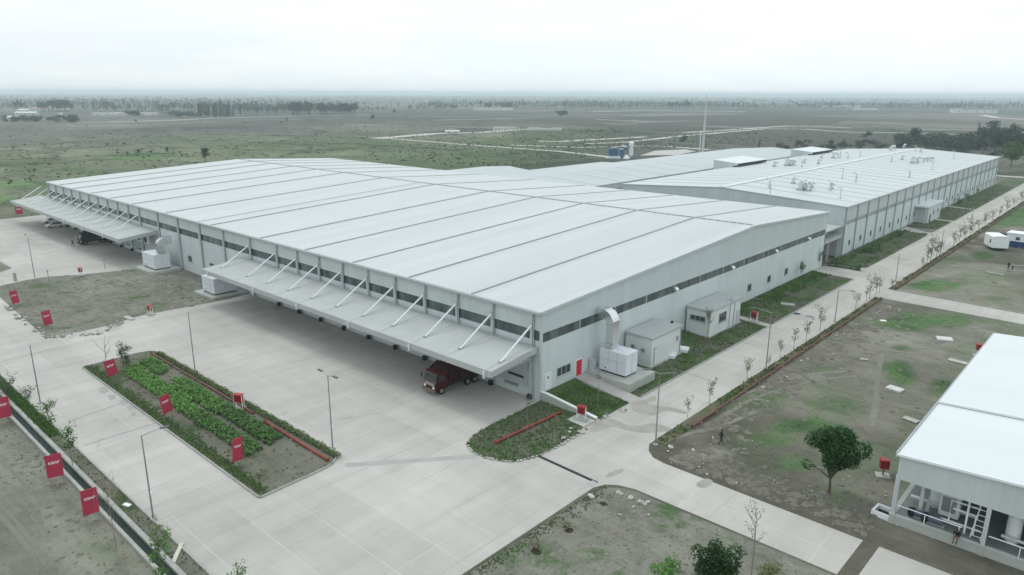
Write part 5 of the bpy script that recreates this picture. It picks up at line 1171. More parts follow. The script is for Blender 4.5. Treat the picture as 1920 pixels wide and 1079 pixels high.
mb = MB(); mb.box(5.9, 6.4, -1.0, -.4, 6.2, 7.0, BLACK); mb.box(8.2, 8.7, -1.1, -.5, 6.2, 7.0, BLACK); mb.obj('bracket', s_)
mb = MB(); mb.lathe((4.3, -1.6, 0), [(2.2, 0), (1.2, 1.6), (.2, 2.1)], WHITE, 14); mb.obj('aggregate_heap', t)
def house(px, w_, d, h, mat, roofm, label, rz=None, grp=None, flat=False, nwin=3):
    p = P(*px); t = thing('house', label, 'house', (p.x, p.y, 0), YAW if rz is None else rz, grp)
    mb = MB(); mb.box(-w_/2, w_/2, 0, d, 0, h, mat); wl = mb.obj('wall', t)
    mb = MB()
    if flat: mb.box(-w_/2-.3, w_/2+.3, -.3, d+.3, h+.005, h+.5, roofm)
    else: mb.extr([(-w_/2-.4, -.5, h), (-w_/2-.4, d/2, h+d*.22), (-w_/2-.4, d+.5, h)], (w_+.8, 0, 0), roofm)
    mb.obj('roof', t)
    for k in range(nwin): x = -w_/2+w_*(k+.5)/nwin; mb = MB(); mb.box(x-.8, x+.8, -.05, -.005, h*.35, h*.75, WIND); mb.obj('window', t)
    return t
TILE = M('faded_red_roof', (.36, .24, .22), .8, .15, .2); FW = M('far_white_wall', (.60, .60, .58), .8, .1, .2)
house((112, 207), 26, 14, 6, FW, TILE, 'long white house with faded red roof in the far left village', grp='houses of the far left village', nwin=6)
house((78, 209), 34, 14, 5, FW, TILE, 'pale house with red roof left of the long white one in the far village', grp='houses of the far left village', nwin=5)
house((43, 211), 20, 10, 4, FW, FW, 'small white house at the left end of the far village', grp='houses of the far left village')
house((47, 216), 34, 10, 3.2, FW, FW, 'long low white shed in front of the far left village', grp='houses of the far left village', nwin=5)
house((113, 223), 4, 4, 8, FW, FW, 'thin white tower house among the village trees', grp='houses of the far left village', flat=True, nwin=1)
house((22, 226), 12, 8, 4, FW, FW, 'small pale hut at the left edge of the far village', grp='houses of the far left village')
house((60, 225), 10, 8, 4, FW, TILE, 'small pale hut among hedges below the far village', grp='houses of the far left village')
p = P(946, 247); t = thing('unfinished_building', 'roofless white frame of an unfinished building in the far field', 'unfinished building', (p.x, p.y, 0), YAW-.05)
mb = MB(); 
for k in range(8): mb.box(-11+k*3.1, -10.2+k*3.1, 0, .6, 0, 3.6, FW); mb.box(-11+k*3.1, -10.2+k*3.1, 6, 6.6, 0, 3.6, FW)
mb.obj('pillar', t); mb = MB(); mb.box(-11.2, 11.7, -.1, .7, 3.61, 4.3, FW); mb.box(-11.2, 11.7, 5.9, 6.7, 3.61, 4.3, FW); mb.box(-11.2, -10.4, .71, 5.89, 3.61, 4.3, FW); mb.obj('ring_beam', t)
mb = MB(); mb.box(-10.1, -8.0, .1, .5, 0, 1.4, FW); mb.box(-.7, 1.3, .1, .5, 0, 1.4, FW); mb.obj('low_wall', t)
house((848, 251), 13, 5, 2.2, FW, FW, 'low white hut by the far dirt track', grp=None, nwin=2)
p = P(1025, 244); t = thing('boundary_wall', 'broken pale boundary wall beside the far dirt track', 'wall', (p.x, p.y, 0), YAW-.2)
mb = MB(); mb.box(-19, -8, 0, .5, 0, 2.6, FW); mb.box(-7.9, 6, 0, .5, 0, 1.8, FW); mb.box(6.1, 17, 0, .5, 0, 2.4, FW); mb.obj('wall_body', t); mb = MB(); mb.box(17.1, 17.6, -.1, 5, 0, 2.8, FW); mb.obj('return_wall', t)
for px, w_, h, lb in (((925, 207), 90, 5, 'very long pale shed in front of a dark far grove'), ((1580, 202), 110, 6, 'pale row of far sheds right of the mast'), ((1830, 213), 90, 6, 'pale far sheds at the right beside the dirt road'), ((1795, 211), 20, 7, 'small white far building near the right dirt road'), ((784, 192), 90, 6, 'pink grey far shed on the brown plain'), ((1625, 207), 60, 4, 'thin pale wall line far right'), ((225, 217), 90, 3.5, 'pale low wall in front of the left far trees'), ((250, 216.5), 70, 3.5, 'second pale low wall at the left far trees')):
    house(px, w_, 14, h, FW, FW, lb, flat=True, nwin=5)

# ------------------------------------------------------------------ people
SKIN = M('skin', (.24, .13, .085), .6, .1, 5); HAIR = M('hair', (.012, .010, .009), .6, .2, 5)
def person(loc, rz, pose, shirt, trousers, label, shoes=BLACK):
    """one continuous skinned body facing +x in its own axes"""
    J = dict(pelvis=(0, 0, .93, .13), waist=(.01, 0, 1.08, .125), chest=(.03, 0, 1.30, .15), neckb=(.03, 0, 1.47, .065), neck=(.04, 0, 1.53, .055), head=(.065, 0, 1.62, .088), crown=(.055, 0, 1.70, .075), nose=(.155, 0, 1.61, .014), jaw=(.10, 0, 1.56, .05))
    for s, n_ in ((1, 'l'), (-1, 'r')):
        J['hip'+n_] = (0, s*.09, .88, .095); J['knee'+n_] = (.02, s*.10, .49, .062); J['ank'+n_] = (-.01, s*.10, .09, .042); J['toe'+n_] = (.15, s*.11, .04, .038); J['ear'+n_] = (.05, s*.088, 1.615, .018)
        J['sho'+n_] = (.02, s*.19, 1.40, .062); J['elb'+n_] = (-.02, s*.25, 1.12, .043); J['wri'+n_] = (.04, s*.26, .88, .03); J['palm'+n_] = (.06, s*.265, .81, .034)
    J.update(pose)
    E_ = [('pelvis', 'waist'), ('waist', 'chest'), ('chest', 'neckb'), ('neckb', 'neck'), ('neck', 'head'), ('head', 'crown'), ('head', 'nose'), ('head', 'jaw')]
    for n_ in 'lr': E_ += [('pelvis', 'hip'+n_), ('hip'+n_, 'knee'+n_), ('knee'+n_, 'ank'+n_), ('ank'+n_, 'toe'+n_), ('chest', 'sho'+n_), ('sho'+n_, 'elb'+n_), ('elb'+n_, 'wri'+n_), ('wri'+n_, 'palm'+n_), ('head', 'ear'+n_)]
    for n_ in 'lr':
        w_, p_ = Vector(J['wri'+n_][:3]), Vector(J['palm'+n_][:3]); d = (p_-w_).normalized(); side = d.cross(Vector((0, 1, 0))); side = side.normalized() if side.length > .1 else Vector((1, 0, 0))
        for k, (off, ln) in enumerate(((-.03, .065), (-.01, .078), (.01, .072), (.028, .055))):
            a = p_+side*off+d*.03; J[f'f{n_}{k}a'] = (*a, .009); e = a+d*ln; J[f'f{n_}{k}b'] = (*(e+Vector((.012, 0, 0))), .008); E_ += [('palm'+n_, f'f{n_}{k}a'), (f'f{n_}{k}a', f'f{n_}{k}b')]
        a = p_-side*.045+d*.0; J[f't{n_}'] = (*(a+d*.03), .010); E_.append(('palm'+n_, f't{n_}'))
    names = list(J); me_ = bpy.data.meshes.new('body'); me_.from_pydata([J[n_][:3] for n_ in names], [(names.index(a), names.index(b_)) for a, b_ in E_], [])
    o = bpy.data.objects.new('body', me_); COL.objects.link(o); md = o.modifiers.new('skin', 'SKIN'); md.use_smooth_shade = True
    for i, n_ in enumerate(names): me_.skin_vertices[0].data[i].radius = (J[n_][3], J[n_][3]); me_.skin_vertices[0].data[i].use_root = (n_ == 'pelvis')
    sb = o.modifiers.new('sub', 'SUBSURF'); sb.levels = 1; sb.render_levels = 1
    dg = bpy.context.evaluated_depsgraph_get(); ev = bpy.data.meshes.new_from_object(o.evaluated_get(dg)); bpy.data.objects.remove(o)
    ev.name = 'body'; ev.materials.clear()
    for m_ in (shirt, trousers, SKIN, shoes): ev.materials.append(m_)
    def cls(n_):
        if n_[:3] in ('hip', 'kne', 'pel'): return 1
        if n_[:3] in ('toe', 'ank'): return 3
        if n_[:3] in ('hea', 'cro', 'nos', 'jaw', 'ear', 'pal', 'wri') or n_ == 'neck' or n_[0] in 'ft': return 2
        return 0
    pts = [(Vector(J[n_][:3]), cls(n_)) for n_ in names]
    segs = [(Vector(J[a][:3]), Vector(J[b_][:3]), cls(a), cls(b_)) for a, b_ in E_]
    pm = []
    for pl in ev.polygons:
        c_ = pl.center; best = min(segs, key=lambda s_: (c_-s_[0]-(s_[1]-s_[0])*max(0, min(1, (c_-s_[0]).dot(s_[1]-s_[0])/max(1e-6, (s_[1]-s_[0]).length_squared)))).length)
        tt = (c_-best[0]).dot(best[1]-best[0])/max(1e-6, (best[1]-best[0]).length_squared); pm.append(best[2] if tt < .6 else best[3])
    ev.polygons.foreach_set('material_index', pm); ev.polygons.foreach_set('use_smooth', [True]*len(pm))
    t = thing('person', label, 'person', loc, rz); b_ = bpy.data.objects.new('body', ev); COL.objects.link(b_); b_.parent = t
    hd = Vector(J['head'][:3]); up = (Vector(J['crown'][:3])-Vector(J['neck'][:3])).normalized(); fw = (Vector(J['nose'][:3])-hd).normalized()
    bm = bmesh.new(); bmesh.ops.create_uvsphere(bm, u_segments=12, v_segments=8, radius=.115)
    bmesh.ops.delete(bm, geom=[v for v in bm.verts if v.co.z < -.045 or (v.co.x > .06 and v.co.z < .05)], context='VERTS')
    sd = up.cross(fw); mt = Matrix(((fw.x, sd.x, up.x, hd.x+up.x*.045-fw.x*.012), (fw.y, sd.y, up.y, hd.y+up.y*.045-fw.y*.012), (fw.z, sd.z, up.z, hd.z+up.z*.045-fw.z*.012), (0, 0, 0, 1))); bmesh.ops.transform(bm, matrix=mt, verts=bm.verts)
    mb = MB(); mb.bm(bm, HAIR); mb.obj('hair', t, True)
    for s in (1, -1):
        mb = MB(); c_ = hd+fw*.083+sd*s*.032+up*.015; bm = bmesh.new(); bmesh.ops.create_icosphere(bm, subdivisions=1, radius=.011); bmesh.ops.transform(bm, matrix=Matrix.Translation(c_), verts=bm.verts); mb.bm(bm, BLACK); mb.obj('eye', t)
    return t
CLD = M('cloth_dark', (.022, .024, .022), .9, .2, 4); CLB = M('cloth_black', (.014, .015, .016), .9, .2, 4); CLK = M('cloth_khaki', (.17, .14, .085), .9, .2, 4); CLW = M('cloth_pale', (.42, .44, .43), .9, .1, 4); CLG = M('cloth_grey', (.06, .065, .07), .9, .2, 4)
WALK = dict(kneel=(.20, .10, .50, .062), ankl=(.36, .10, .10, .042), toel=(.50, .11, .07, .038), kneer=(-.08, -.10, .49, .062), ankr=(-.40, -.10, .14, .042), toer=(-.29, -.11, .04, .038), pelvis=(0, 0, .89, .13), hipl=(.02, .09, .84, .095), hipr=(-.02, -.09, .84, .095),
            elbl=(-.14, .25, 1.14, .043), wril=(-.10, .26, .90, .03), palml=(-.08, .265, .83, .034), elbr=(.10, -.25, 1.13, .043), wrir=(.24, -.24, .95, .03), palmr=(.30, -.235, .90, .034))
p = P(1351, 834); person((p.x, p.y, .01), R(60), WALK, CLD, CLB, 'person in dark clothes walking with a long stride over the bare ground')
STAND2 = dict(elbl=(.05, .33, 1.18, .043), wril=(.10, .14, 1.02, .03), palml=(.12, .08, .98, .034))
p = P(1890, 506); person((p.x, p.y, .01), R(250), {}, CLB, CLB, 'person all in black standing on bare ground, left of the standing pair')
p = P(1898, 507); person((p.x, p.y, .01), R(230), STAND2, CLW, CLB, 'person in a pale top and dark trousers, right of the standing pair')
p = P(137, 463); person((p.x, p.y, .03), R(200), WALK, CLG, CLD, 'person in dark grey walking on the far left yard beside the black lorry')
# seated on the ledge of the utility building, leaning forward
SIT = dict(pelvis=(0, 0, .12, .13), waist=(.05, 0, .26, .125), chest=(.16, 0, .47, .15), neckb=(.26, 0, .62, .065), neck=(.30, 0, .67, .055), head=(.36, 0, .74, .088), crown=(.38, 0, .82, .075), nose=(.45, 0, .71, .014), jaw=(.40, 0, .69, .05), earl=(.35, .088, .74, .018), earr=(.35, -.088, .74, .018),
           hipl=(.05, .1, .10, .095), hipr=(.05, -.1, .10, .095), kneel=(.46, .13, .12, .062), kneer=(.46, -.13, .10, .062), ankl=(.50, .12, -.34, .042), ankr=(.52, -.12, -.36, .042), toel=(.66, .13, -.38, .038), toer=(.68, -.13, -.40, .038),
           shol=(.16, .19, .56, .062), shor=(.16, -.19, .56, .062), elbl=(.30, .25, .33, .043), elbr=(.30, -.25, .33, .043), wril=(.46, .14, .24, .03), wrir=(.46, -.14, .24, .03), palml=(.52, .10, .21, .034), palmr=(.52, -.10, .21, .034))
person((XB+5.2, YU-.02, .86), R(-95), SIT, CLB, CLK, 'person in a black top and khaki trousers seated on the ledge of the utility building')
# ------------------------------------------------------------------ vegetation
def rv(r_=rnd):
    while True:
        v = Vector((r_.uniform(-1, 1), r_.uniform(-1, 1), r_.uniform(-1, 1)))
        if .05 < v.length < 1: return v
def leaf(mb, c, s, mat, r_=rnd, flat=.6):
    n = rv(r_).normalized(); n.z = abs(n.z)+flat; n.normalize(); a = n.cross(rv(r_)).normalized(); b_ = n.cross(a)
    l, w_ = s*r_.uniform(.7, 1.3), s*r_.uniform(.35, .6)
    mb.add([c-a*l*.5, c-b_*w_*.5+n*l*.08, c+a*l*.5, c+b_*w_*.5+n*l*.08], [(0, 1, 2, 3)], mat)
def crown(mb, lobes, n, s, mat, r_=rnd, shell=.55):
    tot = sum(l[3]*l[4]*l[5] for l in lobes)
    for x, y, z, rx, ry, rz in lobes:
        for i in range(int(n*rx*ry*rz/tot)+3):
            v = rv(r_).normalized()*(shell+(1-shell)*r_.random()**.7)*r_.uniform(.85, 1.12)
            leaf(mb, Vector((x+v.x*rx, y+v.y*ry, z+v.z*rz)), s, mat, r_)
def limbs(mb, base, h, tips, r0, mat, fork=.4):
    p0 = Vector(base); f_ = p0+Vector((0, 0, h*fork)); mb.tube([p0, p0.lerp(f_, .5)+Vector((h*.012, -.01*h, 0)), f_], [r0, r0*.8, r0*.65], mat, 8)
    for t_ in tips: t_ = Vector(t_); m_ = f_.lerp(t_, .5)+Vector((0, 0, h*.04)); mb.tube([f_, m_, t_], [r0*.5, r0*.32, r0*.1], mat, 6)
def tree(name, label, loc, lobes, n, s, leafm, h, r0=.16, fork=.3, group=None, seed=1, cat='tree', barkm=None):
    r_ = random.Random(seed); t = thing(name, label, cat, loc, 0, group)
    mb = MB(); limbs(mb, (0, 0, -.1), h, [(l[0], l[1], l[2]) for l in lobes], r0, barkm or BARK, fork); mb.obj('trunk', t)
    mb = MB(); crown(mb, lobes, n, s, leafm, r_); mb.obj('crown', t); return t
def lobes_rand(seed, n, r, h0, h1, rl, sq=.75):
    r_ = random.Random(seed); out = []
    for i in range(n):
        a = r_.uniform(0, 6.28); d = r*math.sqrt(r_.random()); z = h0+(h1-h0)*r_.random()
        k = 1-abs((z-(h0+h1)/2)/(h1-h0))*.9; q = rl*r_.uniform(.7, 1.2)
        out.append((d*math.cos(a)*k, d*math.sin(a)*k, z, q, q, q*sq))
    return out
p = P(1553, 926); px_m = 17.5
# round dark tree by the utility building: spread crown with a gap low on its left side
L1 = lobes_rand(4, 22, 2.05, 3.1, 6.3, 1.0)+[(0.5, .1, 6.3, 1.2, 1.2, .8), (-1.5, -.6, 5.4, 1.1, 1.1, .8), (2.1, .5, 5.2, 1.1, 1.1, .9), (-1.9, -1.1, 2.9, .6, .6, .5), (1.2, 1.0, 3.6, 1.0, 1.0, .8)]
tree('round_tree', 'dark green round crowned tree standing alone on the open ground by the utility building', (p.x, p.y, 0), L1, 6800, .33, LEAF_D, 6.5, .17, .26, seed=5)
p = P(1337, 1112)
tree('round_tree', 'dense dark green tree at the bottom edge of the picture on the near soil corner', (p.x, p.y, 0), lobes_rand(8, 18, 1.35, 1.4, 3.5, .85)+[(-.2, .2, 4.0, .6, .6, .6), (1.1, .9, 3.7, .7, .7, .5), (-1.2, -.6, 3.4, .7, .7, .5)], 4600, .27, LEAF_D, 3.8, .13, .25, seed=9)
p = P(1255, 1085); tree('shrub', 'pale green wispy shrub at the bottom edge, left of the dense dark tree', (p.x, p.y, 0), lobes_rand(3, 8, 1.2, .4, 1.5, .6), 700, .24, LEAF_L, 1.6, .04, .1, seed=3, cat='shrub')
p = P(1438, 1098); tree('shrub', 'olive green blurry shrub at the bottom edge, right of the slim sapling', (p.x, p.y, 0), lobes_rand(6, 8, .8, .6, 2.0, .6), 650, .2, LEAF_O, 2.0, .04, .1, seed=6, cat='shrub')

for px, lb in (((1058, 990), 'small dry brown bush by a hole on the near soil corner, upper one'), ((1000, 1030), 'small dry brown bush by a hole on the near soil corner, lower one')):
    p = P(*px); tree('dry_bush', lb, (p.x, p.y, 0), lobes_rand(14, 5, .5, .1, .4, .28), 120, .2, GRASSD, .5, .02, .1, seed=14, cat='bush')
def sapling(name, label, loc, h, spread, nb, leaves, ls, leafm, seed, group=None, barkm=BARK, fork=.35, r0=.035, droop=0.0, up=1.0):
    """slender young tree: stem, forked twigs and a loose scatter of leaves"""
    r_ = random.Random(seed); t = thing(name, label, 'sapling', loc, 0, group)
    mb = MB(); top = Vector((r_.uniform(-.1, .1)*h*.3, r_.uniform(-.1, .1)*h*.3, h)); f_ = Vector((0, 0, h*fork))
    mb.tube([(0, 0, -.05), f_, f_.lerp(top, .6), top], [r0, r0*.8, r0*.5, r0*.2], barkm, 6); tips = [(f_, top)]
    for i in range(nb):
        s_ = f_.lerp(top, r_.uniform(0, .75)); a = r_.uniform(0, 6.28); ln = spread*r_.uniform(.6, 1.2)
        e = s_+Vector((math.cos(a)*ln*.55, math.sin(a)*ln*.55, ln*up*r_.uniform(.5, 1.1))); m_ = s_.lerp(e, .5)+Vector((math.cos(a), math.sin(a), 0))*ln*.08
        if droop: e = s_+Vector((math.cos(a)*ln*.6, math.sin(a)*ln*.6, ln*.25)); m_ = e.copy(); m_.z += ln*.35; e2 = e+Vector((0, 0, -droop*ln)); mb.tube([s_, m_, e, e2], [r0*.4, r0*.25, r0*.15, r0*.08], barkm, 4); tips.append((m_, e2))
        else: mb.tube([s_, m_, e], [r0*.5, r0*.32, r0*.12], barkm, 5); tips.append((s_, e))
    mb.obj('stem', t); mb = MB()
    for i in range(leaves):
        a, b_ = r_.choice(tips); q = a.lerp(b_, r_.uniform(.25, 1.05)); v = rv(r_)*ls*1.3; leaf(mb, q+v, ls, leafm, r_)
    mb.obj('leaves', t); return t
def at(px, py, z=0): q = P(px, py, z); return (q.x, q.y, z)
sapling('sapling', 'slim leafless young tree with forked twigs at the bottom edge by the cross road', at(1406, 1105), 7.0, 2.1, 9, 110, .16, LEAF_G, 21, None, BARKP, .55, .055)
sapling('sapling', 'bare willow like sapling with drooping brown twigs between drain and road', at(218, 1028), 7.2, 1.5, 26, 40, .1, LEAF_G, 22, None, M('brown_twig', (.26, .21, .17), .9, .2), .45, .04, 1.2)
sapling('sapling', 'bare forked sapling behind the crimson sign at the planter corner', at(201, 694, .1), 4.4, 2.2, 6, 16, .12, LEAF_G, 23, None, BARK, .2, .05)
sapling('sapling', 'leafy sapling with broad leaves beside the middle crimson sign at the drain', at(137, 878), 4.4, 1.2, 12, 260, .30, LEAF_M, 24, None, BARK, .45)
sapling('sapling', 'shaggy bright green slender sapling over the drain at the bottom left', at(306, 1098), 6.0, 1.1, 22, 700, .22, LEAF_M, 25, None, BARK, .2, .035, .4)
sapling('sapling', 'leafy bushy sapling on the left verge between the two lamp posts', at(95, 806), 3.2, 1.7, 16, 420, .24, LEAF_M, 26, None, BARK, .15)
sapling('sapling', 'loose leafy sapling on the verge just left of the armless lamp post', at(54, 768), 2.6, 1.5, 12, 240, .22, LEAF_G, 27, None, BARK, .15)
sapling('sapling', 'sprawling leafy sapling at the left edge of the verge above the cut off sign', at(18, 752), 3.0, 1.9, 16, 420, .24, LEAF_G, 28, None, BARK, .15)
sapling('sapling', 'young leafy sapling poking up at the bottom edge of the concrete road', at(452, 1128), 3.6, 1.0, 8, 90, .26, LEAF_M, 29, None, BARK, .3)
sapling('sapling', 'grey green bushy sapling at the far left end of the leafy beds', at(243, 694, .1), 3.6, 1.5, 14, 420, .26, LEAF_G, 30, None, BARK, .15)
sapling('sapling', 'dark leafy sapling next to the grey green one at the end of the beds', at(232, 690, .1), 3.9, .9, 8, 160, .3, LEAF_G, 31, None, BARK, .3)
sapling('sapling', 'thin leafless sapling at the near bare end of the planter', at(506, 908, .1), 3.6, .9, 6, 20, .14, LEAF_G, 32, None, BARKP, .5, .025)
sapling('sapling', 'grey twiggy sapling on the soil plot between the two white air units', at(342, 556, .1), 4.2, .9, 16, 60, .14, LEAF_G, 41, None, BARKP, .25, .04)
sapling('sapling', 'pale slender sapling rising from the hedge between the two halls', at(1571, 500, .1), 2.6, .6, 6, 70, .2, LEAF_G, 42, None, BARKP, .3, .03)
sapling('sapling', 'thin staked sapling standing on the rounded grass island', at(988, 815, .1), 4.6, .8, 5, 60, .2, LEAF_G, 33, None, BARKP, .6, .03)
sapling('sapling', 'thin young tree in the turf between red door path and road', at(1121, 760, .3), 4.4, .9, 6, 60, .18, LEAF_G, 34, None, BARKP, .6, .03)
sapling('sapling', 'feathery grey green young tree at the corner of the windowed pump house', at(1326, 634, .3), 4.8, 1.4, 14, 260, .2, LEAF_G, 35, None, BARKP, .4, .04)
sapling('sapling', 'thin young tree before the wall of the windowed pump house', at(1363, 612, .3), 4.6, 1.2, 8, 70, .2, LEAF_G, 36, None, BARKP, .5, .035)
sapling('sapling', 'dark leafy shrub like sapling against the far end of the warehouse gable', at(1502, 524, .3), 3.4, 1.3, 12, 240, .26, LEAF_M, 37, None, BARK, .2)
sapling('sapling', 'dark leafy sapling in front of the link canopy post', at(1536, 506, .1), 4.8, 1.0, 10, 200, .28, LEAF_M, 38, None, BARK, .35)
sapling('sapling', 'thin pole like young tree in the turf by the four small windows', at(1499, 562, .3), 3.6, .6, 4, 24, .2, LEAF_G, 39, None, BARKP, .5, .03)
# the row of young trees along the red pipe
PROTO = [sapling('sapling', 'small young tree in the row along the red pipe beside the side road', (0, 0, 0), 3.0, 1.1, 8, 90+40*(k % 3), .26, (LEAF_M, LEAF_G, LEAF_O)[k % 3], 50+k, 'young trees in the row along the red pipe', BARK, .35) for k in range(5)]
ROW = [(1289, 785, 2.4), (1330, 758, 2.8), (1400, 712, 2.6), (1441, 694, 2.0), (1462, 670, 2.4), (1488, 656, 3.2), (1511, 641, 3.0), (1537, 620, 3.4), (1604, 580, 3.0), (1624, 566, 2.6), (1630, 562, 4.2), (1642, 553, 3.2), (1648, 551, 2.8), (1664, 543, 2.2), (1722, 506, 2.6), (1729, 500, 4.2), (1739, 496, 5.4), (1750, 489, 4.6), (1757, 484, 4.0), (1783, 468, 4.2), (1795, 461, 4.8), (1806, 454, 4.0), (1817, 447, 4.6), (1832, 437, 4.0), (1843, 429, 4.4), (1856, 420, 4.2), (1868, 411, 3.8), (1880, 402, 4.4), (1893, 393, 4.0), (1905, 384, 4.6), (1913, 378, 4.2)]
for i, (px, py, h) in enumerate(ROW):
    q = P(px, py); k = i % 5
    if i < 5: o = PROTO[k]
    else: o = dup(PROTO[k], (0, 0, 0))
    o.location = (min(q.x, -35.5) if py > 545 else -35.8, q.y, .08); o.rotation_euler = (0, 0, rnd.uniform(0, 6.28)); o.scale = (h/3*rnd.uniform(.8, 1.1),)*2+(h/3,)
# hedge and wall shrubs
SHR = [tree('shrub', 'low dark shrub in the hedge between the two halls', (0, 0, 0), lobes_rand(60+k, 5, .5, .3, .8, .45), 220, .2, LEAF_M, .9, .03, .1, 'shrubs of the hedge between the halls', 60+k, 'shrub') for k in range(3)]
for i in range(14):
    o = SHR[i] if i < 3 else dup(SHR[i % 3], (0, 0, 0)); o.location = (-52.3+i*.5, 163.05+rnd.uniform(-.1, .1), .1); o.scale = (rnd.uniform(.6, .9),)*3
for px, py, s, lb in ((1606, 506, 1.5, 'dark shrub at the road end of the hedge between the two halls'), (1618, 474, 1.7, 'bushy green shrub against the hall wall, nearest the hall corner'), (1632, 474, 2.0, 'wide low green shrub on the turf near the hall corner'), (1648, 469, 1.9, 'wide green shrub by the second window of the hall'), (1688, 444, 1.5, 'green shrub at the hall wall just before the porch'), (1796, 383, 2.2, 'pale green shrub at the hall wall past the porch, nearest'), (1812, 373, 2.0, 'pale green shrub at the hall wall past the porch, middle'), (1830, 362, 2.0, 'pale green shrub at the hall wall past the porch, farthest')):
    q = P(px, py, .2); o = dup(SHR[rnd.randrange(3)], (q.x, q.y, .15), rnd.uniform(0, 6), s, lb); 
    if 'group' in o: del o['group']

# planter crops, hedges and grass
def inpoly(x, y, pg):
    c_ = False; j = len(pg)-1
    for i in range(len(pg)):
        if (pg[i][1] > y) != (pg[j][1] > y) and x < (pg[j][0]-pg[i][0])*(y-pg[i][1])/(pg[j][1]-pg[i][1])+pg[i][0]: c_ = not c_
        j = i
    return c_
def crop(name, label, px, pitch, h, ls, mats, split=None, nl=13, z=.14):
    pg = [(P(a, b_, z).x, P(a, b_, z).y) for a, b_ in px] if not isinstance(px[0][0], str) else px
    xs_ = [q[0] for q in pg]; ys_ = [q[1] for q in pg]; mb = MB(); x = min(xs_)
    while x < max(xs_):
        y = min(ys_)
        while y < max(ys_):
            u, v_ = x+rnd.uniform(-.3, .3)*pitch, y+rnd.uniform(-.3, .3)*pitch
            if inpoly(u, v_, pg) and rnd.random() > .06:
                m_ = mats[0] if split is None or u < split+rnd.gauss(0, 1.2) else mats[1]; hh = h*rnd.uniform(.6, 1.25)
                for k in range(nl):
                    a = rnd.uniform(0, 6.28); d = pitch*.55*math.sqrt(rnd.random()); leaf(mb, Vector((u+d*math.cos(a), v_+d*math.sin(a), z+hh*rnd.uniform(.15, 1))), ls, m_, rnd, .9)
            y += pitch
        x += pitch
    return tag(mb.obj(name), label, 'crop', None, 'stuff')
crop('leafy_crop', 'short bright green leafy bed at the far end of the planter', [(258, 680), (288, 672), (318, 694), (300, 707)], .34, .55, .25, [LEAF_L], None, 24)
crop('leafy_crop', 'long leafy bed nearest the crimson signs, bright then darker toward the near end', [(236, 694), (256, 685), (299, 714), (384, 774), (439, 808), (493, 843), (466, 857), (420, 826), (365, 794), (300, 748), (238, 706)], .36, .55, .29, [LEAF_L, LEAF_M], -80, 24)
crop('leafy_crop', 'long leafy bed along the rusty pipe, bright then darker toward the near end', [(326, 713), (350, 714), (427, 760), (530, 821), (503, 837), (421, 785), (322, 735)], .36, .55, .29, [LEAF_L, LEAF_M], -79, 24)
pgh = [(-104.3, 37.35), (-58.9, 37.2), (-58.6, 37.9), (-104.0, 38.05)]
mb = MB()
for i in range(5200):
    x = rnd.uniform(-104.3, -58.7); y = rnd.uniform(37.3, 38.05); leaf(mb, Vector((x, y, .15+rnd.uniform(.05, .42+.12*math.sin(x*1.7)))), .24, LEAF_O if rnd.random() < .7 else LEAF_M, rnd, .8)
tag(mb.obj('hedge_plants'), 'low yellowish green hedge strip along the back edge of the planter', 'hedge', None, 'stuff')
def tuft(mb, x, y, z, h, w_, mat):
    for k in range(3):
        a = rnd.uniform(0, 6.28); d = Vector((math.cos(a), math.sin(a), 0)); l = Vector((rnd.uniform(-.4, .4), rnd.uniform(-.4, .4), 1))*h*rnd.uniform(.7, 1.2); c_ = Vector((x, y, z))+d*w_*.4
        s_ = Vector((-d.y, d.x, 0))*w_*.5; mb.add([c_-s_, c_+s_, c_+l+s_*.3, c_+l-s_*.3], [(0, 1, 2, 3)], mat)
mb = MB()
for i in range(2600):
    x = rnd.uniform(-106, -58); y = 28.5+abs(rnd.gauss(0, .55)); tuft(mb, x, y, .13, .2, .18, GRASS if rnd.random() < .6 else GRASSD)
for i in range(320): x = rnd.uniform(-106, -58); y = rnd.uniform(28.6, 37.9); tuft(mb, x, y, .13, .2, .2, GRASSD)
tag(mb.obj('planter_grass'), 'dark rough grass along the front kerb and open soil of the planter', 'grass', None, 'stuff')
# tufts over banks, island, verges and open ground
mb = MB()
def bz(x, z0): t = (x+52.6)/8.4; return z0+(0.07-z0)*max(0, min(1, t))**.5
def scatter(n, x0, x1, y0, y1, zf, h, w_, pr):
    for i in range(n):
        x, y = rnd.uniform(x0, x1), rnd.uniform(y0, y1)
        d = mnoise.noise((x*.35, y*.35, 7))
        if d > rnd.uniform(-.5, .3): tuft(mb, x, y, zf(x), h*rnd.uniform(.6, 1.5), w_, GRASS if rnd.random() < pr else GRASSD)
scatter(1500, -52.4, -44.3, 64, 70.1, lambda x: bz(x, .95)-.02, .17, .17, .9)
scatter(3600, -52.4, -44.3, 72.6, 110.8, lambda x: bz(x, .62)-.02, .18, .18, .6)
scatter(3600, -52.4, -48.6, 112.8, 153.8, lambda x: bz(x, .5)-.02, .2, .22, .95); scatter(900, -48.6, -44.3, 112.8, 153.8, lambda x: bz(x, .5)-.02, .15, .18, .5)
scatter(1200, -53, -50.2, 166.8, 221, lambda x: .2, .28, .3, .85); scatter(700, -49.4, -45.6, 166.8, 221, lambda x: .1, .2, .25, .5); scatter(1800, -53, -45.6, 230, 350, lambda x: .1, .2, .25, .35)
scatter(1500, -36.4, -35.1, 64, 142, lambda x: .08, .2, .2, .5)
scatter(1600, -36.4, -35.1, 151, 330, lambda x: .08, .26, .26, .5)
for i in range(1700):
    x, y = rnd.uniform(-52.4, -43.5), rnd.uniform(48.2, 63)
    if inpoly(x, y, ISL): tuft(mb, x, y, .12, .16, .16, GRASS if rnd.random() < .62 else GRASSD)
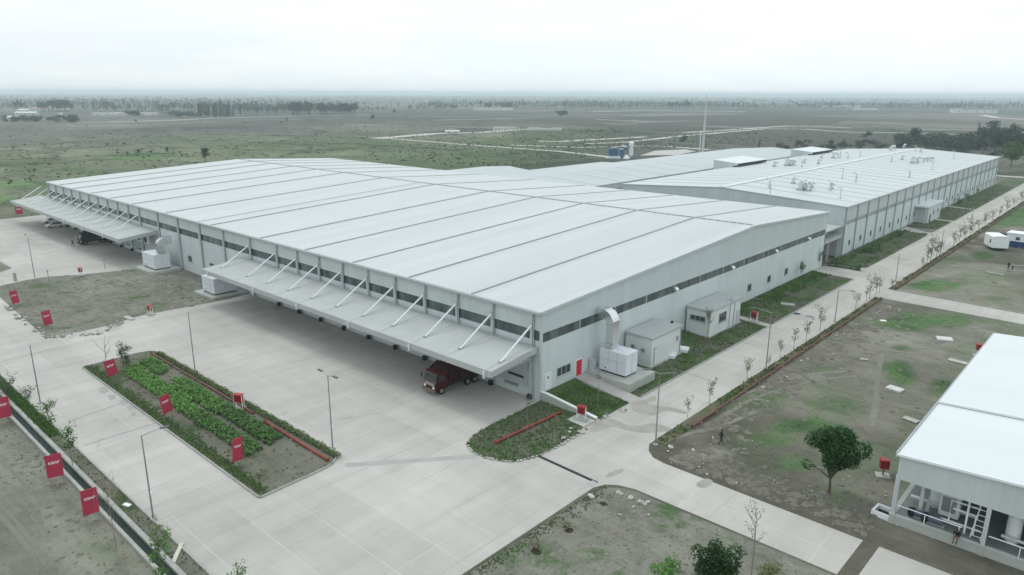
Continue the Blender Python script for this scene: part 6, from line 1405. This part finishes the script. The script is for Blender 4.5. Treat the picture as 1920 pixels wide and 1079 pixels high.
for i in range(350): x = rnd.uniform(-125, -36); tuft(mb, x, rnd.uniform(18.6, 19.8), .05, .14, .15, GRASS if x < -88 or rnd.random() < .4 else GRASSD)
for i in range(900): x = rnd.uniform(-115, -86); tuft(mb, x, rnd.uniform(18.6, 19.8), .05, .35, .24, GRASS)
sel = np.where((GREENF > .22) & (X_ > -34.6) & (X_ < 26) & (Y_ > 61) & (Y_ < 260))[0]
for i in sel:
    if Y_[i] < 64 and X_[i] > -13: continue
    for k in range(int(GREENF[i]*1.1*(1 if Y_[i] < 150 else .4)+rnd.random()*.6)): tuft(mb, X_[i]+rnd.uniform(-.7, .7), Y_[i]+rnd.uniform(-.7, .7), 0, .10, .16, GRASS if rnd.random() < .8 else GRASSD)
for i in range(700):
    x, y = rnd.uniform(-35, -13.6), rnd.uniform(20, 53); tuft(mb, x, y, .01, .07, .12, GRASSD if rnd.random() < .75 else GRASS)
for i in range(500):
    y = rnd.uniform(25, 52); tuft(mb, -35.3+abs(rnd.gauss(0, .7)), y, .01, .12, .14, GRASS if rnd.random() < .4 else GRASSD)
for i in range(500):
    x, y = rnd.uniform(-34.5, 20), rnd.uniform(61, 140); tuft(mb, x, y, 0, .08, .14, GRASSD if rnd.random() < .7 else GRASS)
for i in range(200):
    x, y = rnd.uniform(-166, -124), rnd.uniform(29, 62)
    if inpoly(x, y, PLOT): tuft(mb, x, y, .1, .1, .16, GRASSD)
for i in range(90): tuft(mb, rnd.uniform(-110, -50), 17.0-abs(rnd.gauss(0, 1.6)), 0, .12, .12, GRASSD)
tag(mb.obj('grass_tufts'), 'short rough grass and weeds scattered over banks, verges and open ground', 'grass', None, 'stuff')
mb = MB()
def grit(x, y, s, z, mat):
    a = rnd.uniform(0, 6.28); vs = [(x+s*math.cos(a+k*2.09), y+s*math.sin(a+k*2.09), z-.02) for k in range(3)]+[(x, y, z+s*rnd.uniform(.4, .9))]
    mb.add(vs, [(0, 1, 3), (1, 2, 3), (2, 0, 3)], mat)
for i in range(1300): grit(rnd.uniform(-34, 20), rnd.uniform(61, 150), rnd.uniform(.04, .14), .01, rnd.choice((STONE, STONEG, STONEG, STONEG)))
for i in range(260): grit(rnd.uniform(-34, -13.5), rnd.uniform(60.4, 64.5), rnd.uniform(.04, .12), .01, rnd.choice((STONE, STONEG, STONEG)))
for i in range(900): grit(rnd.uniform(-35, -13.6), rnd.uniform(22, 53), rnd.uniform(.03, .12), .02, rnd.choice((STONE, STONEG, STONEG)))
for i in range(900):
    x, y = rnd.uniform(-166, -124), rnd.uniform(29, 62)
    if inpoly(x, y, PLOT): grit(x, y, rnd.uniform(.05, .13), .11, STONEG)
for i in range(300): grit(rnd.uniform(-110, -48), 17.0-abs(rnd.gauss(0, 1.4)), rnd.uniform(.04, .12), .01, STONEG)
for i in range(700): grit(rnd.uniform(-300, -248), rnd.uniform(68, 130), rnd.uniform(.2, .8), .02, rnd.choice((STONE, STONEG, STONEG)))
for i in range(300): grit(rnd.uniform(-106, -58), rnd.uniform(28.6, 37), rnd.uniform(.04, .12), .15, STONEG)
tag(mb.obj('gravel'), 'loose gravel and small rubble scattered over the bare ground', 'gravel', None, 'stuff')

CLOD = soil_mat('earth_clod', (.115, .11, .09), (.24, .235, .20), 0, scale=2)
mb = MB()
def clod(x, y, s, z=0):
    n_ = 7; a0 = rnd.uniform(0, 6.28); el = rnd.uniform(.5, 1); h = s*rnd.uniform(.16, .34)
    ring = []
    for lv, (rr, zz) in enumerate(((1, -.03), (.72, .6), (.3, 1))):
        for k in range(n_):
            a = k*6.283/n_; r_ = s*rr*rnd.uniform(.75, 1.2); u, v_ = r_*math.cos(a), r_*el*math.sin(a)
            ring.append((x+u*math.cos(a0)-v_*math.sin(a0), y+u*math.sin(a0)+v_*math.cos(a0), z+h*zz*rnd.uniform(.8, 1.15)))
    mb.add(ring, [(l*n_+k, l*n_+(k+1) % n_, (l+1)*n_+(k+1) % n_, (l+1)*n_+k) for l in (0, 1) for k in range(n_)]+[tuple(range(2*n_, 3*n_))], CLOD)
for i in range(420): clod(-34.2+abs(rnd.gauss(0, 2.2)), rnd.uniform(70, 140), rnd.uniform(.2, .8))
for i in range(260): clod(rnd.uniform(-33, -13.5), 61+abs(rnd.gauss(0, 3.5)), rnd.uniform(.15, .6))
for i in range(420): clod(rnd.uniform(-33, 18), rnd.uniform(80, 140), rnd.uniform(.12, .5))
for i in range(160): clod(rnd.uniform(-33, 20), rnd.uniform(151, 260), rnd.uniform(.2, .9))
for i in range(160): clod(rnd.uniform(-34.5, -14), rnd.uniform(24, 53), rnd.uniform(.08, .3), .015)
for i in range(300):
    x, y = rnd.uniform(-166, -124), rnd.uniform(29, 62)
    if inpoly(x, y, PLOT): clod(x, y, rnd.uniform(.15, .7), .1)
for i in range(260): clod(rnd.uniform(-110, -48), 16.6-abs(rnd.gauss(0, 2.2)), rnd.uniform(.1, .4))
for i in range(240): clod(rnd.uniform(-330, -250), rnd.uniform(70, 150), rnd.uniform(.5, 2.4))
tag(mb.obj('earth_clods'), 'loose clods and low heaps of earth over the bare ground', 'earth', None, 'stuff')
mb = MB()
def tussock(x, y, s, mat):
    for k in range(4):
        c_ = Vector((x+rnd.uniform(-.6, .6)*s, y+rnd.uniform(-.6, .6)*s, s*.16)); leaf(mb, c_, s*.9, mat, rnd, .5)
for i in range(9000):
    if i % 3: x, y = -246-abs(rnd.gauss(0, 190)), rnd.uniform(60, 620)
    else: x, y = rnd.uniform(-420, -60), 375+abs(rnd.gauss(0, 260))
    if -260 < x < -110 and 340 < y < 470: continue
    d = mnoise.noise((x*.02, y*.03, 9)); 
    if d < rnd.uniform(-.5, .35): continue
    tussock(x, y, rnd.uniform(.5, 2.0), LEAF_F if rnd.random() < .35 else LEAF_O if rnd.random() < .5 else GRASSD)
tag(mb.obj('tussocks'), 'low dark and dry tussocks dotted over the pasture and fallow', 'grass', None, 'stuff')
# ------------------------------------------------------------------ trees of the plain
def far_proto(kind, seed):
    r_ = random.Random(seed); mb = MB()
    if kind == 'poplar': lob = [(r_.uniform(-.03, .03), r_.uniform(-.03, .03), .16+.1*k, .11*(1.15-.09*k), .11*(1.15-.09*k), .1) for k in range(8)]; n, s = 300, .07
    elif kind == 'round': lob = [(r_.uniform(-.22, .22), r_.uniform(-.22, .22), r_.uniform(.42, .78), .2, .2, .18) for k in range(8)]; n, s = 460, .10
    elif kind == 'ragged': lob = [(r_.uniform(-.15, .15), r_.uniform(-.15, .15), r_.uniform(.35, .88), .13, .13, .12) for k in range(7)]; n, s = 280, .085
    else: lob = [(r_.uniform(-.6, .6), r_.uniform(-.5, .5), r_.uniform(.2, .7), .4, .4, .3) for k in range(6)]; n, s = 420, .17
    mb.tube([(0, 0, -.02), (0, 0, .5)], [.025, .012], BARK, 5)
    crown(mb, lob, n, s, LEAF_F, r_, .3); return mb
FK = {k: [far_proto(k, 100+i*7+j) for j in range(3)] for i, k in enumerate(('poplar', 'round', 'ragged', 'bush'))}
FO = {}
def far_tree(x, y, h, kind, label, group, name=None, sw=1.0):
    j = rnd.randrange(3); key = (kind, j)
    if key not in FO:
        o = FK[kind][j].obj({'poplar': 'poplar_tree', 'round': 'tree', 'ragged': 'tree', 'bush': 'bush'}[kind]); FO[key] = o
    else: o = FO[key].copy(); COL.objects.link(o)
    o.location = (x, y, -.02); o.rotation_euler = (0, 0, rnd.uniform(0, 6.28)); w_ = h*rnd.uniform(.85, 1.25)*sw; o.scale = (w_, w_, h)
    for k in ('group', ):
        if k in o: del o[k]
    return tag(o, label, 'bush' if kind == 'bush' else 'tree', group)
GRP = [((75, 142), (208, 211), 16, 21, 'round', 'dark round tree in the big clump behind the far left village', 'trees behind the far left village'),
 ((20, 42), (204, 206), 4, 17, 'round', 'round tree left of the far village clump', 'trees left of the far village clump'),
 ((60, 142), (224, 231), 22, 7, 'bush', 'bush in the hedge below the far left village', 'hedge bushes below the far left village'),
 ((0, 60), (222, 230), 10, 7, 'bush', 'bush at the far left edge of the plain', 'bushes at the far left edge'),
 ((178, 206), (202, 206), 8, 15, 'ragged', 'tree in the small clump right of the far village', 'trees right of the far village'),
 ((232, 270), (215, 218), 10, 9, 'bush', 'rounded bush in the dark thicket behind the pale low walls', 'bushes behind the pale low walls'),
 ((240, 330), (200, 214), 22, 15, 'ragged', 'slim tree in the open grove left of the tall poplars', 'slim trees left of the tall poplars'),
 ((326, 368), (216, 221), 10, 9, 'bush', 'bush in the low thicket left of the tall poplars', 'bushes left of the tall poplars'),
 ((372, 444), (217, 221), 24, 22, 'poplar', 'tall poplar in the dark stand above the left dirt track', 'tall poplars above the left dirt track'),
 ((446, 540), (205, 217), 26, 15, 'ragged', 'tree in the thin wood between the two dark stands', 'trees between the two dark stands'),
 ((545, 668), (212, 217), 44, 20, 'round', 'tree in the long dense stand ending at the dirt track', 'trees of the long dense stand'),
 ((765, 800), (205, 207), 9, 11, 'ragged', 'small ragged tree at the left of the centre grove', 'ragged trees of the centre grove'),
 ((800, 858), (203, 207), 12, 10, 'round', 'low round tree in the centre grove', 'round trees of the centre grove'),
 ((900, 958), (199, 207), 16, 16, 'round', 'tree in the grove by the very long pale shed', 'trees by the very long pale shed'),
 ((962, 1022), (196, 206), 14, 12, 'poplar', 'slim tree on the plain right of the long shed', 'slim trees right of the long shed'),
 ((1042, 1064), (214, 218), 8, 8, 'bush', 'dark bush in the small clump on the bare plain', 'bushes of the small clump'),
 ((1098, 1188), (200, 206), 16, 12, 'poplar', 'slim poplar in the line above the pale far road', 'slim poplars above the pale far road'),
 ((1246, 1296), (200, 206), 12, 18, 'round', 'dark tree in the clump left of the mast', 'trees left of the mast'),
 ((1322, 1420), (198, 205), 22, 14, 'ragged', 'tree in the hazy wood right of the mast', 'trees right of the mast'),
 ((1430, 1600), (196, 204), 20, 13, 'round', 'tree in the hazy wood behind the pale far sheds', 'trees behind the pale far sheds'),
 ((1600, 1920), (195, 205), 20, 14, 'poplar', 'tree in the hazy wood at the right of the plain', 'hazy trees at the right of the plain'),
 ((1845, 1925), (266, 293), 24, 14, 'round', 'dark leafy tree in the thicket beyond the hall end', 'trees of the thicket beyond the hall'),
 ((1765, 1850), (266, 286), 16, 10, 'bush', 'grey green bush in the thicket beyond the hall roof', 'bushes beyond the hall roof'),
 ((1690, 1765), (266, 281), 14, 8, 'bush', 'low dark bush just behind the hall roof', 'low bushes behind the hall roof'),
 ((1455, 1690), (270, 282), 22, 4.2, 'bush', 'low dark bush behind the rear hall roof', 'low bushes behind the rear hall'),
 ((1055, 1190), (243, 249), 16, 2.0, 'bush', 'small dark bush in the row beside the broken pale wall', 'small bushes beside the broken wall')]
for (xa, xb), (ya, yb), n_, h, kind, lb, gp in GRP:
    for i in range(n_):
        q = P(rnd.uniform(xa, xb), rnd.uniform(ya, yb)); far_tree(q.x, q.y, h*rnd.uniform(.75, 1.2), kind, lb, gp, sw=1.0)
SING = [(699, 229.5, 10.5, 'round', 'lone dark tree at the right end of the left dirt track', .8), (739, 215, 10, 'round', 'lone round tree on the brown plain right of the dense stand', .9), (538, 231, 7, 'ragged', 'lone pointed small tree on the pasture below the dense stand', 1.2), (527, 231, 2.2, 'bush', 'low bush beside the lone pointed tree on the pasture', 1), (675, 206, 6, 'round', 'small dark tree at the corner of the dense stand', 1), (690, 210, 4, 'round', 'tiny dark tree right of the dense stand', 1),
 (1280, 274, 9, 'round', 'lone leafy tree between the far tracks left of the mast', .8), (1423, 277, 7, 'poplar', 'lone slim tree behind the rear hall roof', 1.3), (1712, 274, 15, 'round', 'dark round tree behind the middle of the hall roof', .95), (1683, 268, 8, 'round', 'pale green tree left of the dark round one behind the hall', 1.1), (1738, 270, 9, 'ragged', 'grey ragged tree right of the dark round one behind the hall', 1.2), (1624, 266, 9, 'round', 'small olive tree behind the hall ridge', 1), (1834, 252, 12, 'poplar', 'tall dark tree at the left of the far right pair', 1.6), (1858, 258, 17, 'round', 'big dark tree at the right of the far right pair', .9), (1870, 300, 7, 'bush', 'light bush at the hall end', 1)]
for px, py, h, kind, lb, sw in SING:
    q = P(px, py); far_tree(q.x, q.y, h, kind, lb, None, sw=sw)
q = P(385, 302); tree('round_tree', 'lone dark round tree just beyond the left end of the warehouse roof', (q.x, q.y, 0), lobes_rand(70, 16, 2.2, 3.0, 6.6, 1.3), 1500, .5, LEAF_D, 7, .25, .25, None, 70)
q = P(1895, 312); tree('round_tree', 'big bright green tree at the far end of the production hall', (q.x, q.y, 0), lobes_rand(71, 18, 5.0, 5, 12.5, 2.6), 2200, .9, LEAF_M, 13, .35, .25, None, 71)
for i, (px, py, h) in enumerate([(109, 264, 2.4), (201, 272.5, 2.6), (233, 272.5, 2.8), (221, 292, 5.0), (238, 290, 2.8), (260, 286, 3.4), (266, 284, 2.8), (284, 287, 2.4), (314, 287, 5.0), (326, 293, 2.6), (340, 294, 2.8), (338, 288, 2.2), (247, 260, 2.6), (269, 258.5, 2.0), (274, 258, 2.6), (281, 257, 2.6), (163, 238, 2.2), (255, 230, 5), (548, 292, 2.6), (760, 266, 2), (878, 273, 2.2)]):
    q = P(px, py); far_tree(q.x, q.y, h*.8, 'bush' if i % 3 else 'ragged', 'small dark bush dotted over the left pasture', 'small bushes dotted over the left pasture', sw=.55 if i % 3 else 1.3)
# the wooded horizon: too many to count
mb = MB()
def lite(x, y, h, kind, n_):
    r0 = h*(.13 if kind else .34); z0 = .52 if kind else .58
    for i in range(n_):
        v = rv(); z = h*(z0+(1-z0)*v.z); leaf(mb, Vector((x+v.x*r0, y+v.y*r0, z)), h*(.24 if kind else .36), LEAF_F, rnd, .1)
    if n_ > 7: mb.add([(x-.03*h, y, 0), (x+.03*h, y, 0), (x, y+.02*h, h*.5)], [(0, 1, 2)], BARK)
def hor(px): return 172.4+px*.0049
def lim(px): return 37 if 170 < px < 672 else 34 if px < 170 else 14 if px < 790 else 27 if px < 1250 else 25
for i in range(760):                        # groves: stands of one kind of tree, drawn out along field edges
    px = rnd.uniform(-150, 2070); t_ = rnd.random()**1.1; py = hor(px)+5.5+t_*(lim(px)-7); c_ = P(px, py); d = c_.length
    if mnoise.noise((c_.x*.0016, c_.y*.0016, 5.7)) < -.12 and d > 900: continue
    kind = rnd.random() < .42; h = rnd.uniform(8, 17)*(1.15 if kind else 1); nt_ = int(rnd.uniform(4, 22)*(1 if d < 2600 else .8)); ln = rnd.uniform(25, 190)*(d/1800); wd_ = rnd.uniform(8, 40)*(d/1500)
    a_ = YAW+rnd.gauss(0, .35); u = Vector((math.cos(a_), math.sin(a_), 0)); w_ = Vector((-u.y, u.x, 0)); nq = 11 if d < 1800 else 8 if d < 3500 else 5
    for k in range(nt_):
        q = c_+u*rnd.gauss(0, ln*.4)+w_*rnd.gauss(0, wd_*.5); lite(q.x, q.y, h*rnd.uniform(.7, 1.2)*(1 if d < 4000 else 1.15), kind, nq)
for i in range(3600):                       # the last woods along the skyline
    px = rnd.uniform(-150, 2070); py = 171.4+px*.0043+2.7+5.5*rnd.random()**1.2; q = P(px, py)
    if mnoise.noise((q.x*.0005, q.y*.0005, 2.2)) < rnd.uniform(-.5, .3): continue
    lite(q.x, q.y, rnd.uniform(12, 24), False, 5)
for i in range(4200):                       # and single trees between them
    px = rnd.uniform(-150, 2070); t_ = rnd.random(); py = hor(px)+4.0+t_*(lim(px)-3); q = P(px, py); lite(q.x, q.y, rnd.uniform(6, 14), rnd.random() < .5, 6 if q.length < 3500 else 4)
tag(mb.obj('distant_woodland'), 'hazy scattered woodland filling the plain up to the horizon', 'woodland', None, 'stuff')
# ------------------------------------------------------------------ haze, sky and sun
mb = MB(); HZ = M
hm = bpy.data.materials.new('haze_air'); hm.use_nodes = True; nt = hm.node_tree; nt.nodes.remove(nt.nodes['Principled BSDF'])
v = N(nt, 'ShaderNodeVolumePrincipled'); v.inputs['Color'].default_value = (.80, .935, .98, 1); v.inputs['Density'].default_value = HAZE_D; v.inputs['Anisotropy'].default_value = 0.25
L(nt, v.outputs[0], nt.nodes['Material Output'].inputs['Volume'])
mb.box(-FAR-60, FAR+60, -260, FAR+60, -1.0, 54.0, hm); hz = mb.obj('haze'); hz['kind'] = 'stuff'; hz['label'] = 'pale haze lying over the whole plain'; hz['category'] = 'haze'
SUN_EL, SUN_AZ = R(58), R(282)     # azimuth clockwise from +Y
wd = bpy.data.worlds.new('World'); scene.world = wd; wd.use_nodes = True; nt = wd.node_tree; bg = nt.nodes['Background']
sky = N(nt, 'ShaderNodeTexSky', sky_type='NISHITA'); sky.sun_disc = False; sky.sun_elevation = SUN_EL; sky.sun_rotation = SUN_AZ; sky.dust_density = 3.0; sky.air_density = 1.2
tc = N(nt, 'ShaderNodeTexCoord'); s = sepxyz(nt, tc.outputs['Generated'])
zc = math_(nt, 'MAXIMUM', s[2], 0.0)
inv = math_(nt, 'DIVIDE', 1.0, math_(nt, 'ADD', zc, 0.14))
cb = N(nt, 'ShaderNodeCombineXYZ'); L(nt, math_(nt, 'MULTIPLY', s[0], inv), cb.inputs[0]); L(nt, math_(nt, 'MULTIPLY', s[1], inv), cb.inputs[1])
n1 = noise(nt, 0.55, 6, 0.55, vec=cb.outputs[0], dist=0.3); n2 = noise(nt, 1.8, 5, 0.6, vec=cb.outputs[0], dist=0.5)
cl = math_(nt, 'ADD', math_(nt, 'MULTIPLY', n1, 0.7), math_(nt, 'MULTIPLY', n2, 0.3))
# cloud deck: bright and dim parts, brighter toward the right
k = SKY_K
deck = mixc(nt, ramp(nt, cl, 0.36, 0.62), (9.5*k, 10.2*k, 10.7*k), (10.7*k, 11.3*k, 11.5*k))
low = mixc(nt, ramp(nt, cl, 0.4, 0.6), (8.6*k, 9.5*k, 9.95*k), (9.4*k, 10.0*k, 10.25*k))
hor = ramp(nt, zc, 0.0, 0.14, 1.0, 0.0)
deck = mixc(nt, hor, deck, low)
side = ramp(nt, math_(nt, 'ADD', math_(nt, 'MULTIPLY', s[0], RT0.x), math_(nt, 'MULTIPLY', s[1], RT0.y)), -0.5, 0.6, 0.96, 1.07)
deck = mixc(nt, 1.0, deck, side, 'MULTIPLY')
c = mixc(nt, 0.90, sky.outputs['Color'], deck)
L(nt, c, bg.inputs['Color']); bg.inputs['Strength'].default_value = 0.10
sl = bpy.data.lights.new('sun', 'SUN'); sl.energy = SUN_E; sl.angle = R(14); sl.color = (.985, 1.0, .95)
so = bpy.data.objects.new('sun', sl); COL.objects.link(so)
dv = Vector((math.sin(SUN_AZ)*math.cos(SUN_EL), math.cos(SUN_AZ)*math.cos(SUN_EL), math.sin(SUN_EL)))
so.rotation_euler = dv.to_track_quat('Z', 'Y').to_euler(); so.location = (0, 0, 60)
vs_ = scene.view_settings; vs_.view_transform = 'Standard'; vs_.look = 'None'; vs_.gamma = 1; vs_.use_curve_mapping = False; vs_.exposure = EXPO
scene.cycles.volume_bounces = 1; scene.cycles.max_bounces = 6; scene.cycles.diffuse_bounces = 3; scene.cycles.transparent_max_bounces = 8
for o in COL.objects:
    if o.type == 'MESH' and o.parent is None and 'kind' not in o and 'label' not in o: o['label'] = o.name.replace('_', ' ')
